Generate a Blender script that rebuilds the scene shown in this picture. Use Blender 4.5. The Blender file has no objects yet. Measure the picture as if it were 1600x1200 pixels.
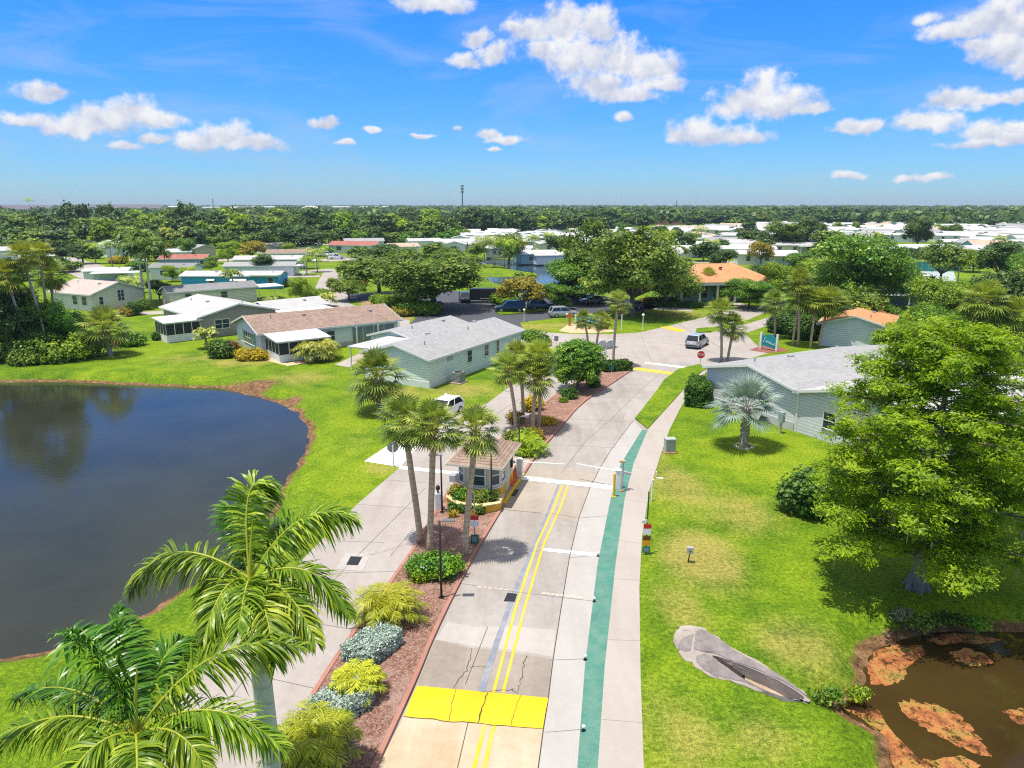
import bpy, bmesh, math, random
import numpy as np
from mathutils import Vector, Matrix
from mathutils.geometry import tessellate_polygon
PI = math.pi
R = math.radians
random.seed(7)
rng = np.random.default_rng(11)
scene = bpy.context.scene
col = scene.collection

# ------------------------------------------------------------------ camera frame
CAMH, F0, PITCH = 17.0, 1110.0, R(14.15)
CP, SP = math.cos(PITCH), math.sin(PITCH)

def ray(px, py):
    dx, dy = (px - 800) / F0, (py - 600) / F0
    return Vector((dx, CP - dy * SP, -SP - dy * CP))

def P(px, py, z=0.0):
    """surveyed ground point (height z) seen at a photograph position"""
    d = ray(px, py)
    t = (z - CAMH) / d.z
    return Vector((d.x * t, d.y * t, z))

def D(px, py, depth):
    d = ray(px, py)
    return Vector((0, 0, CAMH)) + d * depth

def hgt(p, py):
    q = (600 - py) / F0
    return CAMH + p.y * (q * CP - SP) / (CP + q * SP)

def dep(p):
    return p.y * CP - (p.z - CAMH) * SP

def mpx(p):
    return dep(p) / F0            # metres per photograph pixel at p

# ------------------------------------------------------------------ scene helpers
def tag(o, label=None, cat=None, group=None, kind=None):
    if label: o['label'] = label
    if cat: o['category'] = cat
    if group: o['group'] = group
    if kind: o['kind'] = kind
    return o

def empty(name, loc=(0, 0, 0), rz=0.0, label=None, cat=None, group=None):
    o = bpy.data.objects.new(name, None)
    col.objects.link(o)
    o.location = loc
    o.rotation_euler = (0, 0, rz)
    o.empty_display_size = .3
    return tag(o, label, cat, group)

KIDS = {}
def link(o, parent=None):
    col.objects.link(o)
    if parent is not None:
        o.parent = parent
        KIDS.setdefault(parent.name, []).append(o)
    return o

def copy_tree(o, parent=None):
    c = o.copy()
    link(c, parent)
    for ch in KIDS.get(o.name, []):
        copy_tree(ch, c)
    return c

def place(o, loc, rz=0.0, s=None, label=None, group=None):
    o.location = loc
    o.rotation_euler = (o.rotation_euler[0], o.rotation_euler[1], rz)
    if s is not None:
        o.scale = s if isinstance(s, tuple) else (s, s, s)
    tag(o, label, None, group)
    return o

class MB:
    def __init__(s):
        s.v, s.f, s.m = [], [], []
    def add(s, vs, fs, mi=0):
        b = len(s.v)
        s.v += [tuple(v) for v in vs]
        s.f += [tuple(b + i for i in f) for f in fs]
        s.m += [mi] * len(fs)
        return s
    def box(s, c, size, rz=0.0, mi=0, taper=1.0):
        x, y, z = size[0] / 2, size[1] / 2, size[2] / 2
        ca, sa = math.cos(rz), math.sin(rz)
        vs = []
        for sz in (-1, 1):
            k = taper if sz > 0 else 1
            for sx, sy in ((-1, -1), (1, -1), (1, 1), (-1, 1)):
                a, b = sx * x * k, sy * y * k
                vs.append((c[0] + a * ca - b * sa, c[1] + a * sa + b * ca, c[2] + sz * z))
        return s.add(vs, [(3, 2, 1, 0), (4, 5, 6, 7), (0, 1, 5, 4), (1, 2, 6, 5), (2, 3, 7, 6), (3, 0, 4, 7)], mi)
    def tube(s, pts, rad, n=8, mi=0, cap=True, spin=0.0):
        pts = [Vector(p) for p in pts]
        if not hasattr(rad, '__len__'): rad = [rad] * len(pts)
        vs, fs = [], []
        up = Vector((0, 0, 1))
        for i, p in enumerate(pts):
            t = (pts[min(i + 1, len(pts) - 1)] - pts[max(i - 1, 0)])
            if t.length < 1e-9: t = Vector((0, 0, 1))
            t.normalize()
            a = t.cross(Vector((1, 0, 0)) if abs(t.x) < .9 else up).normalized()
            b = t.cross(a)
            for k in range(n):
                th = 2 * PI * k / n + spin
                vs.append(p + a * (rad[i] * math.cos(th)) + b * (rad[i] * math.sin(th)))
        for i in range(len(pts) - 1):
            for k in range(n):
                k2 = (k + 1) % n
                fs.append((i * n + k, i * n + k2, (i + 1) * n + k2, (i + 1) * n + k))
        if cap:
            fs.append(tuple(range(n - 1, -1, -1)))
            fs.append(tuple((len(pts) - 1) * n + k for k in range(n)))
        return s.add(vs, fs, mi)
    def cyl(s, c, r, h, n=12, mi=0, r2=None):
        return s.tube([(c[0], c[1], c[2]), (c[0], c[1], c[2] + h)], [r, r if r2 is None else r2], n, mi)
    def poly(s, pts, z=None, mi=0):
        pts = [Vector(p) for p in pts]
        if z is not None:
            for p in pts: p.z = z
        tri = tessellate_polygon([[Vector((p.x, p.y, 0)) for p in pts]])
        fs = []
        for t in tri:
            a, b, c = (pts[i] for i in t)
            if (b - a).cross(c - a).z < 0: t = (t[0], t[2], t[1])
            fs.append(tuple(t))
        return s.add(pts, fs, mi)
    def prism(s, pts, z0, z1, mi=0, bottom=False):
        pts = [Vector((p[0], p[1], 0)) for p in pts]
        ar = sum(pts[i].x * pts[(i + 1) % len(pts)].y - pts[(i + 1) % len(pts)].x * pts[i].y for i in range(len(pts)))
        if ar < 0: pts = pts[::-1]
        s.poly(pts, z1, mi)
        n = len(pts)
        vs = [(p.x, p.y, z0) for p in pts] + [(p.x, p.y, z1) for p in pts]
        return s.add(vs, [(i, (i + 1) % n, n + (i + 1) % n, n + i) for i in range(n)], mi)
    def extrude_profile(s, prof, y0, y1, mi=0, inset=0.0):
        """prof (x,z) side outline swept along y"""
        n = len(prof)
        vs = [(x, y0, z) for x, z in prof] + [(x, y1, z) for x, z in prof]
        return s.add(vs, [tuple(range(n)), tuple(range(2 * n - 1, n - 1, -1))] +
                     [(i, n + i, n + (i + 1) % n, (i + 1) % n) for i in range(n)], mi)
    def lathe(s, c, prof, n=16, mi=0):
        vs, fs = [], []
        for r, z in prof:
            for k in range(n):
                th = 2 * PI * k / n
                vs.append((c[0] + r * math.cos(th), c[1] + r * math.sin(th), c[2] + z))
        for i in range(len(prof) - 1):
            for k in range(n):
                k2 = (k + 1) % n
                fs.append((i * n + k, i * n + k2, (i + 1) * n + k2, (i + 1) * n + k))
        fs.append(tuple((len(prof) - 1) * n + k for k in range(n)))
        return s.add(vs, fs, mi)
    def strip(s, pts, w, z, mi=0):
        pts = [Vector((p[0], p[1], 0)) for p in pts]
        vs = []
        for i, p in enumerate(pts):
            t = (pts[min(i + 1, len(pts) - 1)] - pts[max(i - 1, 0)]).normalized()
            nrm = Vector((-t.y, t.x, 0))
            ww = w[i] if hasattr(w, '__len__') else w
            a, b = p + nrm * ww / 2, p - nrm * ww / 2
            vs += [(a.x, a.y, z), (b.x, b.y, z)]
        return s.add(vs, [(2 * i, 2 * i + 1, 2 * i + 3, 2 * i + 2) for i in range(len(pts) - 1)], mi)
    def build(s, name, mats, parent=None, smooth=False, loc=None):
        me = bpy.data.meshes.new(name)
        me.from_pydata(s.v, [], s.f)
        if not isinstance(mats, (list, tuple)): mats = [mats]
        for m in mats: me.materials.append(m)
        if len(mats) > 1: me.polygons.foreach_set('material_index', s.m)
        if smooth: me.polygons.foreach_set('use_smooth', [True] * len(s.f))
        me.update()
        o = bpy.data.objects.new(name, me)
        link(o, parent)
        if loc is not None: o.location = loc
        return o

def np_mesh(name, V, Fq, mat, parent=None, var=None, smooth=False, extra=None, nv=4):
    me = bpy.data.meshes.new(name)
    V = np.asarray(V, np.float32); Fq = np.asarray(Fq, np.int32)
    nf = len(Fq); k = Fq.shape[1]
    me.vertices.add(len(V)); me.vertices.foreach_set('co', V.ravel())
    me.loops.add(nf * k); me.loops.foreach_set('vertex_index', Fq.ravel())
    me.polygons.add(nf)
    me.polygons.foreach_set('loop_start', np.arange(0, nf * k, k, dtype=np.int32))
    me.update(calc_edges=True)
    if smooth: me.polygons.foreach_set('use_smooth', np.ones(nf, bool))
    if var is not None:
        a = me.attributes.new('var', 'FLOAT', 'FACE'); a.data.foreach_set('value', np.asarray(var, np.float32))
    for nm, arr in (extra or {}).items():
        a = me.attributes.new(nm, 'FLOAT', 'POINT'); a.data.foreach_set('value', np.asarray(arr, np.float32))
    for m in (mat if isinstance(mat, (list, tuple)) else [mat]): me.materials.append(m)
    o = bpy.data.objects.new(name, me)
    link(o, parent)
    return o

# ------------------------------------------------------------------ materials
def srgb(r, g, b):
    f = lambda c: (c / 255 / 12.92) if c / 255 <= .04045 else ((c / 255 + .055) / 1.055) ** 2.4
    return (f(r), f(g), f(b))

class NT:
    def __init__(s, m):
        s.t = m.node_tree; s.t.nodes.clear(); s.l = s.t.links
    def n(s, typ, ins=None, **kw):
        nd = s.t.nodes.new(typ)
        for k, v in kw.items(): setattr(nd, k, v)
        for k, v in (ins or {}).items(): s.set(nd.inputs[k], v)
        return nd
    def set(s, sock, v):
        if isinstance(v, bpy.types.NodeSocket): s.l.new(v, sock)
        else:
            if hasattr(sock, 'default_value'):
                try:
                    if len(sock.default_value) == 4 and len(v) == 3: v = (*v, 1)
                except TypeError: pass
                sock.default_value = v
    def math(s, op, a, b=0.0, c=None, clamp=False):
        ins = {0: a, 1: b}
        if c is not None: ins[2] = c
        return s.n('ShaderNodeMath', ins, operation=op, use_clamp=clamp).outputs[0]
    def mix(s, f, a, b, bt='MIX'):
        nd = s.n('ShaderNodeMix', data_type='RGBA', blend_type=bt)
        s.set(nd.inputs[0], f); s.set(nd.inputs[6], a); s.set(nd.inputs[7], b)
        return nd.outputs[2]
    def noise(s, vec, scale, detail=4, rough=.55, dist=0.0):
        return s.n('ShaderNodeTexNoise', {'Vector': vec, 'Scale': scale, 'Detail': detail, 'Roughness': rough, 'Distortion': dist}).outputs[0]
    def ramp(s, f, stops):
        nd = s.n('ShaderNodeValToRGB', {0: f})
        e = nd.color_ramp.elements
        while len(e) < len(stops): e.new(.5)
        for i, (p, c) in enumerate(stops):
            e[i].position = p
            e[i].color = (*c, 1) if hasattr(c, '__len__') else (c, c, c, 1)
        return nd.outputs[0]
    def rng(s, f, a, b, c=0.0, d=1.0):
        return s.n('ShaderNodeMapRange', {0: f, 1: a, 2: b, 3: c, 4: d}, clamp=True).outputs[0]
    def coord(s, which='Object'):
        return s.n('ShaderNodeTexCoord').outputs[which]
    def world(s):
        return s.n('ShaderNodeNewGeometry').outputs['Position']
    def attr(s, name):
        return s.n('ShaderNodeAttribute', attribute_name=name).outputs['Fac']
    def bump(s, h, strength=.3, dist=.02):
        return s.n('ShaderNodeBump', {'Height': h, 'Strength': strength, 'Distance': dist}).outputs[0]
    def principled(s, **k):
        nd = s.n('ShaderNodeBsdfPrincipled', {kk.replace('_', ' '): v for kk, v in k.items()})
        return nd
    def out(s, sh, where='Surface'):
        o = s.n('ShaderNodeOutputMaterial'); s.l.new(sh, o.inputs[where])

MATS = {}
def newmat(name):
    m = bpy.data.materials.new(name); m.use_nodes = True
    MATS[name] = m
    return m, NT(m)

def plain(name, c, rough=.6, var=.12, scale=3.0, metal=0.0, bump=0.0, spec=.4, bscale=None):
    """solid paint / plastic / stucco with mottling and slight dirt"""
    if name in MATS: return MATS[name]
    m, t = newmat(name)
    w = t.coord('Object')
    a = t.noise(w, scale, 5); b = t.noise(w, scale * 9, 3)
    k = t.math('ADD', t.math('MULTIPLY', a, .7), t.math('MULTIPLY', b, .3))
    k = t.rng(k, .3, .7, 1 - var, 1 + var)
    cc = t.mix(1.0, c, t.n('ShaderNodeCombineXYZ', {0: k, 1: k, 2: k}).outputs[0], 'MULTIPLY')
    ins = dict(Base_Color=cc, Roughness=rough, Metallic=metal)
    p = t.principled(**ins); p.inputs['Specular IOR Level'].default_value = spec
    if bump: t.l.new(t.bump(t.noise(w, bscale or scale * 12, 3), bump), p.inputs['Normal'])
    t.out(p.outputs[0])
    return m

def siding(name, c, pitch=.25, dark=.66):
    """horizontal lap boards: a saw-tooth bump and a thin shade gap per board"""
    if name in MATS: return MATS[name]
    m, t = newmat(name)
    w = t.world()
    z = t.n('ShaderNodeSeparateXYZ', {0: w}).outputs[2]
    fr = t.math('FRACT', t.math('DIVIDE', z, pitch))
    gap = t.rng(fr, .04, .3, dark, 1.0)
    k = t.math('MULTIPLY', gap, t.rng(t.noise(w, 1.2, 5), .3, .7, .93, 1.05))
    cc = t.mix(1.0, c, t.n('ShaderNodeCombineXYZ', {0: k, 1: k, 2: k}).outputs[0], 'MULTIPLY')
    p = t.principled(Base_Color=cc, Roughness=.5)
    t.l.new(t.bump(t.math('SUBTRACT', 1.0, fr), .5, .03), p.inputs['Normal'])
    t.out(p.outputs[0])
    return m

def roofing(name, c1, c2, rough=.85, course=.22):
    """shingle courses: random tabs in rows with streaks"""
    if name in MATS: return MATS[name]
    m, t = newmat(name)
    w = t.world()
    v = t.n('ShaderNodeTexVoronoi', {'Vector': w, 'Scale': 3.2}).outputs['Color']
    b = t.noise(w, .35, 5); s = t.noise(w, 9, 3)
    f = t.math('ADD', t.math('MULTIPLY', b, .5), t.math('ADD', t.math('MULTIPLY', t.n('ShaderNodeSeparateColor', {0: v}).outputs[0], .3), t.math('MULTIPLY', s, .3)))
    cc = t.mix(t.rng(f, .3, .8), c1, c2)
    p = t.principled(Base_Color=cc, Roughness=rough); p.inputs['Specular IOR Level'].default_value = .25
    t.l.new(t.bump(t.noise(w, 14, 3), .35, .02), p.inputs['Normal'])
    t.out(p.outputs[0])
    return m

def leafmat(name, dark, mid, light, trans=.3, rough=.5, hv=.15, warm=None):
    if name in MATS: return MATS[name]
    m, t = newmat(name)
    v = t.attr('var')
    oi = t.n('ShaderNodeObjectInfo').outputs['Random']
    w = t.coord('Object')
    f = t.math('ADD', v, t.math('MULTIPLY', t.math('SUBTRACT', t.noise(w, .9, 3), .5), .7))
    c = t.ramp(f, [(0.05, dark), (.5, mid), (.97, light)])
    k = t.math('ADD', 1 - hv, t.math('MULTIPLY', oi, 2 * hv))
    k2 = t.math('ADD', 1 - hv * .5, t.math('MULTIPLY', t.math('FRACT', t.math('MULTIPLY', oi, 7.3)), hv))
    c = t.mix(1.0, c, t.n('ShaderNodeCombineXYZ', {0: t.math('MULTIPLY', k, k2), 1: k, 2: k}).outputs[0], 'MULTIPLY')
    p = t.principled(Base_Color=c, Roughness=rough); p.inputs['Specular IOR Level'].default_value = .35
    tr = t.n('ShaderNodeBsdfTranslucent', {'Color': t.mix(1.0, c, (1.25, 1.2, .6), 'MULTIPLY')}).outputs[0]
    ms = t.n('ShaderNodeMixShader', {0: trans}); t.l.new(p.outputs[0], ms.inputs[1]); t.l.new(tr, ms.inputs[2])
    t.out(ms.outputs[0])
    return m

def barkmat(name, c1, c2, scale=6, ring=0.0):
    if name in MATS: return MATS[name]
    m, t = newmat(name)
    w = t.coord('Object')
    mp = t.n('ShaderNodeMapping', {0: w, 3: (1, 1, .25)}).outputs[0]
    f = t.noise(mp, scale, 5, .65)
    if ring:
        z = t.n('ShaderNodeSeparateXYZ', {0: w}).outputs[2]
        r = t.math('FRACT', t.math('ADD', t.math('MULTIPLY', z, ring), t.math('MULTIPLY', t.noise(w, 2.0, 2), .6)))
        f = t.math('ADD', t.math('MULTIPLY', f, .75), t.math('MULTIPLY', t.rng(r, 0, .25), .25))
    cc = t.mix(t.rng(f, .3, .72), c1, c2)
    p = t.principled(Base_Color=cc, Roughness=.85); p.inputs['Specular IOR Level'].default_value = .2
    t.l.new(t.bump(f, .6, .03), p.inputs['Normal'])
    t.out(p.outputs[0])
    return m

def concrete(name, c, stain=(.55, .5, .45), k=.5, fine=.1, dirt=0.0):
    if name in MATS: return MATS[name]
    m, t = newmat(name)
    w = t.world()
    a = t.noise(w, .22, 6, .6, .6); b = t.noise(w, 2.4, 6, .65); d = t.noise(w, 28, 3, .6)
    mp = t.n('ShaderNodeMapping', {0: w, 3: (1.4, .12, 1)}).outputs[0]
    streak = t.noise(mp, .8, 4, .6)
    s = t.rng(t.math('ADD', t.math('MULTIPLY', a, .42), t.math('ADD', t.math('MULTIPLY', b, .24), t.math('MULTIPLY', streak, .34))), .42, .60)
    cc = t.mix(t.math('MULTIPLY', s, k), c, tuple(x * y for x, y in zip(c, stain)))
    g = t.rng(d, .25, .75, 1 - fine, 1 + fine)
    cc = t.mix(1.0, cc, t.n('ShaderNodeCombineXYZ', {0: g, 1: g, 2: g}).outputs[0], 'MULTIPLY')
    spots = t.rng(t.noise(w, 5.5, 2, .5), .70, .78)
    cc = t.mix(t.math('MULTIPLY', spots, .35), cc, tuple(x * .5 for x in c))
    p = t.principled(Base_Color=cc, Roughness=.8); p.inputs['Specular IOR Level'].default_value = .3
    t.l.new(t.bump(d, .15, .01), p.inputs['Normal'])
    t.out(p.outputs[0])
    return m

def roadpaint(name, c, under=(.45, .43, .4), wear=.3):
    if name in MATS: return MATS[name]
    m, t = newmat(name)
    w = t.world()
    n = t.math('ADD', t.math('MULTIPLY', t.noise(w, 14, 5, .7), .6), t.math('MULTIPLY', t.noise(w, 1.6, 4), .4))
    f = t.rng(n, .62 - wear * .3, .72 - wear * .3, 0, 1)
    cc = t.mix(t.math('MULTIPLY', f, wear), c, under)
    k = t.rng(t.noise(w, .8, 5), .3, .7, .9, 1.06)
    cc = t.mix(1.0, cc, t.n('ShaderNodeCombineXYZ', {0: k, 1: k, 2: k}).outputs[0], 'MULTIPLY')
    p = t.principled(Base_Color=cc, Roughness=.6)
    t.out(p.outputs[0])
    return m

def glassmat(name, c=(.02, .03, .04), rough=.08):
    if name in MATS: return MATS[name]
    m, t = newmat(name)
    w = t.world()
    cc = t.mix(t.noise(w, .8, 3), c, tuple(x * 2.2 for x in c))
    p = t.principled(Base_Color=cc, Roughness=rough); p.inputs['Specular IOR Level'].default_value = .6
    t.out(p.outputs[0])
    return m

def water(name, c, ripple=.12, rough=.04, c2=None):
    m, t = newmat(name)
    w = t.world()
    cc = t.mix(t.rng(t.noise(w, .12, 4), .35, .7), c, c2 or tuple(x * 1.5 for x in c))
    p = t.principled(Base_Color=cc, Roughness=rough, IOR=1.333)
    mp = t.n('ShaderNodeMapping', {0: w, 3: (1, 1.8, 1)}).outputs[0]
    h = t.math('ADD', t.noise(mp, 1.3, 3), t.math('MULTIPLY', t.noise(mp, 5, 2), .3))
    t.l.new(t.bump(h, ripple, .05), p.inputs['Normal'])
    t.out(p.outputs[0])
    return m

def grassmat():
    m, t = newmat('lawn')
    w = t.world()
    big = t.noise(w, .07, 5, .6, .8); med = t.noise(w, .55, 5, .6); fine = t.noise(w, 5, 6, .8); tuft = t.noise(w, 22, 4, .85)
    f = t.math('ADD', t.math('MULTIPLY', big, .42), t.math('ADD', t.math('MULTIPLY', med, .33), t.math('MULTIPLY', fine, .25)))
    c = t.ramp(f, [(.36, G1), (.46, G2), (.55, G3), (.66, G4)])
    dry = t.attr('dry')
    dn = t.math('ADD', t.math('MULTIPLY', med, .4), t.math('ADD', t.math('MULTIPLY', fine, .35), t.math('MULTIPLY', tuft, .25)))
    df = t.math('MULTIPLY', t.rng(t.math('ADD', dn, t.math('MULTIPLY', dry, .35)), .56, .78), t.rng(dry, .02, .5))
    c = t.mix(t.math('MULTIPLY', df, .62), c, (.36, .27, .09))
    bank = t.attr('bank')
    bf = t.rng(t.math('ADD', bank, t.math('MULTIPLY', t.math('SUBTRACT', dn, .5), 1.6)), .42, .62)
    mud = t.ramp(t.noise(w, 2.2, 5, .7), [(.3, (.05, .03, .015)), (.55, (.2, .11, .055)), (.75, (.36, .24, .14))])
    c = t.mix(bf, c, mud)
    k = t.math('MULTIPLY', t.rng(tuft, .40, .60, .55, 1.42), t.rng(fine, .40, .60, .72, 1.25))
    c = t.mix(1.0, c, t.n('ShaderNodeCombineXYZ', {0: k, 1: k, 2: k}).outputs[0], 'MULTIPLY')
    p = t.principled(Base_Color=c, Roughness=.85); p.inputs['Specular IOR Level'].default_value = .12
    hb = t.math('ADD', t.math('MULTIPLY', tuft, .5), fine)
    t.l.new(t.bump(hb, .55, .06), p.inputs['Normal'])
    t.out(p.outputs[0])
    return m
G1, G2, G3, G4 = (.038, .095, .006), (.098, .180, .006), (.165, .248, .008), (.25, .30, .018)
# ================================================================== WORLD, SUN, CAMERA
SUNV = Vector((.20, .10, -1.0)).normalized()      # the way the light travels
sun_el = math.asin(-SUNV.z); sun_az = math.atan2(-SUNV.x, -SUNV.y)

def build_world():
    w = bpy.data.worlds.new("World"); scene.world = w; w.use_nodes = True
    t = NT(w)
    sky = t.n('ShaderNodeTexSky', sky_type='NISHITA', sun_disc=False, sun_elevation=sun_el, sun_rotation=sun_az, altitude=10, air_density=1.0, dust_density=.25, ozone_density=2.2)
    skyc = t.mix(1.0, sky.outputs[0], SKY_TINT, 'MULTIPLY')
    g = t.n('ShaderNodeNewGeometry').outputs['Incoming']
    d = t.n('ShaderNodeTexCoord').outputs['Generated']
    xyz = t.n('ShaderNodeSeparateXYZ', {0: d})
    az = t.math('ARCTAN2', xyz.outputs[0], xyz.outputs[1]); el = t.math('ARCSINE', xyz.outputs[2])
    uv = t.n('ShaderNodeCombineXYZ', {0: az, 1: el, 2: 0.0}).outputs[0]
    # lighter towards the horizon, deeper blue higher up, neutral above the frame for whiter fill
    grad = t.ramp(t.rng(el, 0.0, .5), [(0, SKY_H), (.22, SKY_M), (.52, SKY_T), (.75, (.8, .95, 1.0)), (1, (.9, .95, .95))])
    skyc = t.mix(1.0, skyc, grad, 'MULTIPLY')
    # domain-warped coordinates make ragged cumulus edges
    n1 = t.n('ShaderNodeTexNoise', {'Vector': uv, 'Scale': 20.0, 'Detail': 6.0, 'Roughness': .58})
    wv = t.n('ShaderNodeVectorMath', {0: n1.outputs['Color'], 1: (.5, .5, .5)}, operation='SUBTRACT').outputs[0]
    wuv = t.n('ShaderNodeVectorMath', {0: wv, 1: (.034, .026, 0), 2: uv}, operation='MULTIPLY_ADD').outputs[0]
    dm = None; hm = None
    for (px, py, rx, ry) in CLOUDS:
        r = ray(px, py).normalized()
        a, e = math.atan2(r.x, r.y), math.asin(r.z)
        sc = 1 / F0
        sx, sy = 1 / (rx * sc), 1 / (ry * sc)
        off = (-a * sx, -e * sy, 0)
        if dm is not None:      # chained so that the node stack stays small
            off = t.n('ShaderNodeVectorMath', {0: dm, 1: (1e-7, 1e-7, 0), 2: off}, operation='MULTIPLY_ADD').outputs[0]
        q = t.n('ShaderNodeVectorMath', {0: wuv, 1: (sx, sy, 0), 2: off}, operation='MULTIPLY_ADD').outputs[0]
        q2 = t.n('ShaderNodeVectorMath', {0: q, 1: (-1.0, -1.45, 0)}, operation='MULTIPLY').outputs[0]   # flat base, billowing top
        q2 = t.n('ShaderNodeVectorMath', {0: q, 1: q2}, operation='MAXIMUM').outputs[0]
        L = t.n('ShaderNodeVectorMath', {0: q2}, operation='LENGTH').outputs['Value']
        h = t.n('ShaderNodeSeparateXYZ', {0: q}).outputs[1]
        wgt = t.math('SUBTRACT', h, t.math('MULTIPLY', L, 2.2))     # height inside the nearest puff
        dm = L if dm is None else t.n('ShaderNodeMath', {0: dm, 1: L, 2: .22}, operation='SMOOTH_MIN').outputs[0]
        hm = wgt if hm is None else t.n('ShaderNodeMath', {0: hm, 1: wgt, 2: .5}, operation='SMOOTH_MAX').outputs[0]
    nA = t.noise(uv, 46, 8, .60)
    uv2 = t.n('ShaderNodeVectorMath', {0: uv, 1: (-.004, .011, 0)}, operation='ADD').outputs[0]
    nB = t.noise(uv2, 46, 8, .60)
    nC = t.noise(wuv, 17, 5, .55)
    nD = t.noise(t.n('ShaderNodeVectorMath', {0: wuv, 1: (-.006, .016, 0)}, operation='ADD').outputs[0], 17, 5, .55)
    dens = t.math('ADD', t.math('SUBTRACT', 1.0, dm), t.math('MULTIPLY', t.math('SUBTRACT', nA, .5), 1.7))
    alpha = t.n('ShaderNodeMapRange', {0: dens, 1: -.20, 2: .55}, interpolation_type='SMOOTHSTEP').outputs[0]
    hl = t.math('ADD', hm, t.math('MULTIPLY', dm, 2.2))
    lit = t.math('ADD', t.math('ADD', t.math('MULTIPLY', t.math('SUBTRACT', nC, nD), 2.4), t.math('MULTIPLY', t.math('SUBTRACT', nA, nB), .9)), t.math('ADD', t.math('MULTIPLY', hl, .48), t.math('MULTIPLY', t.math('SUBTRACT', n1.outputs[0], .5), .9)))
    shade = t.ramp(t.rng(lit, -.45, .62), [(0, (.62, .67, .83)), (.35, (.78, .81, .91)), (.7, (.97, .97, 1.0)), (1, (1.06, 1.05, 1.04))])
    cl = t.mix(1.0, shade, (CLOUD_V,) * 3, 'MULTIPLY')
    # thin high veils
    mp = t.n('ShaderNodeMapping', {0: uv, 3: (2.2, 9, 1), 2: (0, 0, .25)}).outputs[0]
    veil = t.rng(t.noise(mp, 1.6, 6, .6, 1.0), .48, .85)
    skyc = t.mix(t.math('MULTIPLY', veil, .6), skyc, (VEIL * .75, VEIL * .92, VEIL * 1.05))
    # broken bright cloud added overhead, unseen above the frame, to whiten the fill light
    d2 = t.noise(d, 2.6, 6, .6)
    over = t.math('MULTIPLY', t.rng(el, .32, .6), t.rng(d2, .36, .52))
    skyc = t.mix(t.math('MULTIPLY', over, .85), skyc, (OVER_FILL, OVER_FILL * .97, OVER_FILL * .93))
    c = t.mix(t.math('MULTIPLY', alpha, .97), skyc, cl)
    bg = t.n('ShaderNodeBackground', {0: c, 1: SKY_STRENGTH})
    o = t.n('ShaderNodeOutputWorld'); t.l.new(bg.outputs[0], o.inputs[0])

SKY_STRENGTH = .10
SKY_TINT = (.62, .95, 1.25)
SKY_H = (.84, .87, 1.0); SKY_M = (.50, .84, 1.16); SKY_T = (.26, .86, 1.42)
CLOUD_V = 7.6; VEIL = 5.4; OVER_FILL = 7.8
CLOUDS = [  # photo x, y and half-widths of each puff
 (120,198,48,17),(165,190,46,22),(205,180,40,24),(245,190,42,16),(60,147,30,14),(85,145,18,11),(36,186,28,9),
 (320,224,44,20),(355,216,40,22),(395,228,48,14),(240,218,24,8),(196,228,20,7),(510,190,24,11),(580,202,15,5),
 (668,215,18,6),(540,224,12,5),(790,219,34,8),(765,210,20,9),(773,234,14,4),(715,200,8,5),
 (670,4,60,16),(700,10,36,10),(745,62,24,14),(775,88,30,18),(730,96,24,14),(800,46,20,12),
 (835,50,40,24),(880,42,40,34),(935,40,32,34),(900,90,60,34),(965,95,50,34),(1015,110,50,26),(940,135,48,26),(975,150,58,17),(1030,133,44,12),
 (850,80,30,22),(975,188,18,9),
 (1195,140,36,26),(1165,158,44,22),(1225,165,50,24),(1265,172,30,12),(1145,168,36,18),
 (1080,205,38,24),(1120,212,50,20),(1165,215,34,12),
 (1500,50,44,16),(1545,32,46,26),(1590,40,40,40),(1450,28,16,12),(1570,75,40,26),(1600,100,20,20),(1530,72,26,10),
 (1490,158,34,18),(1540,155,26,10),(1580,152,40,12),(1330,200,26,11),(1365,196,22,12),(1430,192,38,16),(1475,194,32,13),
 (1545,208,30,18),(1585,215,36,14),(1540,224,46,8),(1590,200,24,12),
 (1325,276,28,7),(1420,281,26,6),(1455,275,22,5),(660,215,14,6)]
build_world()

sd = bpy.data.lights.new('sun', 'SUN'); sd.energy = 5.0; sd.angle = R(.5); sd.color = (1, .93, .82)
so = bpy.data.objects.new('sun', sd); col.objects.link(so)
so.rotation_euler = SUNV.to_track_quat('-Z', 'Y').to_euler(); so.location = (0, 0, 80)

cam = bpy.data.cameras.new('camera'); co = bpy.data.objects.new('camera', cam); col.objects.link(co)
cam.sensor_width = 36; cam.lens = 36 * F0 / 1600; cam.clip_end = 20000; cam.clip_start = .1
co.location = (0, 0, CAMH); co.rotation_euler = (PI / 2 - PITCH, 0, 0)
scene.camera = co
vs = scene.view_settings
vs.view_transform = 'Standard'; vs.look = 'None'; vs.gamma = 1; vs.use_curve_mapping = False
vs.exposure = .28
cy = scene.cycles
cy.use_denoising = False; cy.filter_width = 1.15
cy.max_bounces = 6; cy.diffuse_bounces = 4; cy.glossy_bounces = 2; cy.transmission_bounces = 3; cy.transparent_max_bounces = 6; cy.volume_bounces = 0
cy.caustics_reflective = False; cy.caustics_refractive = False
cy.sample_clamp_indirect = 6

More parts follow.
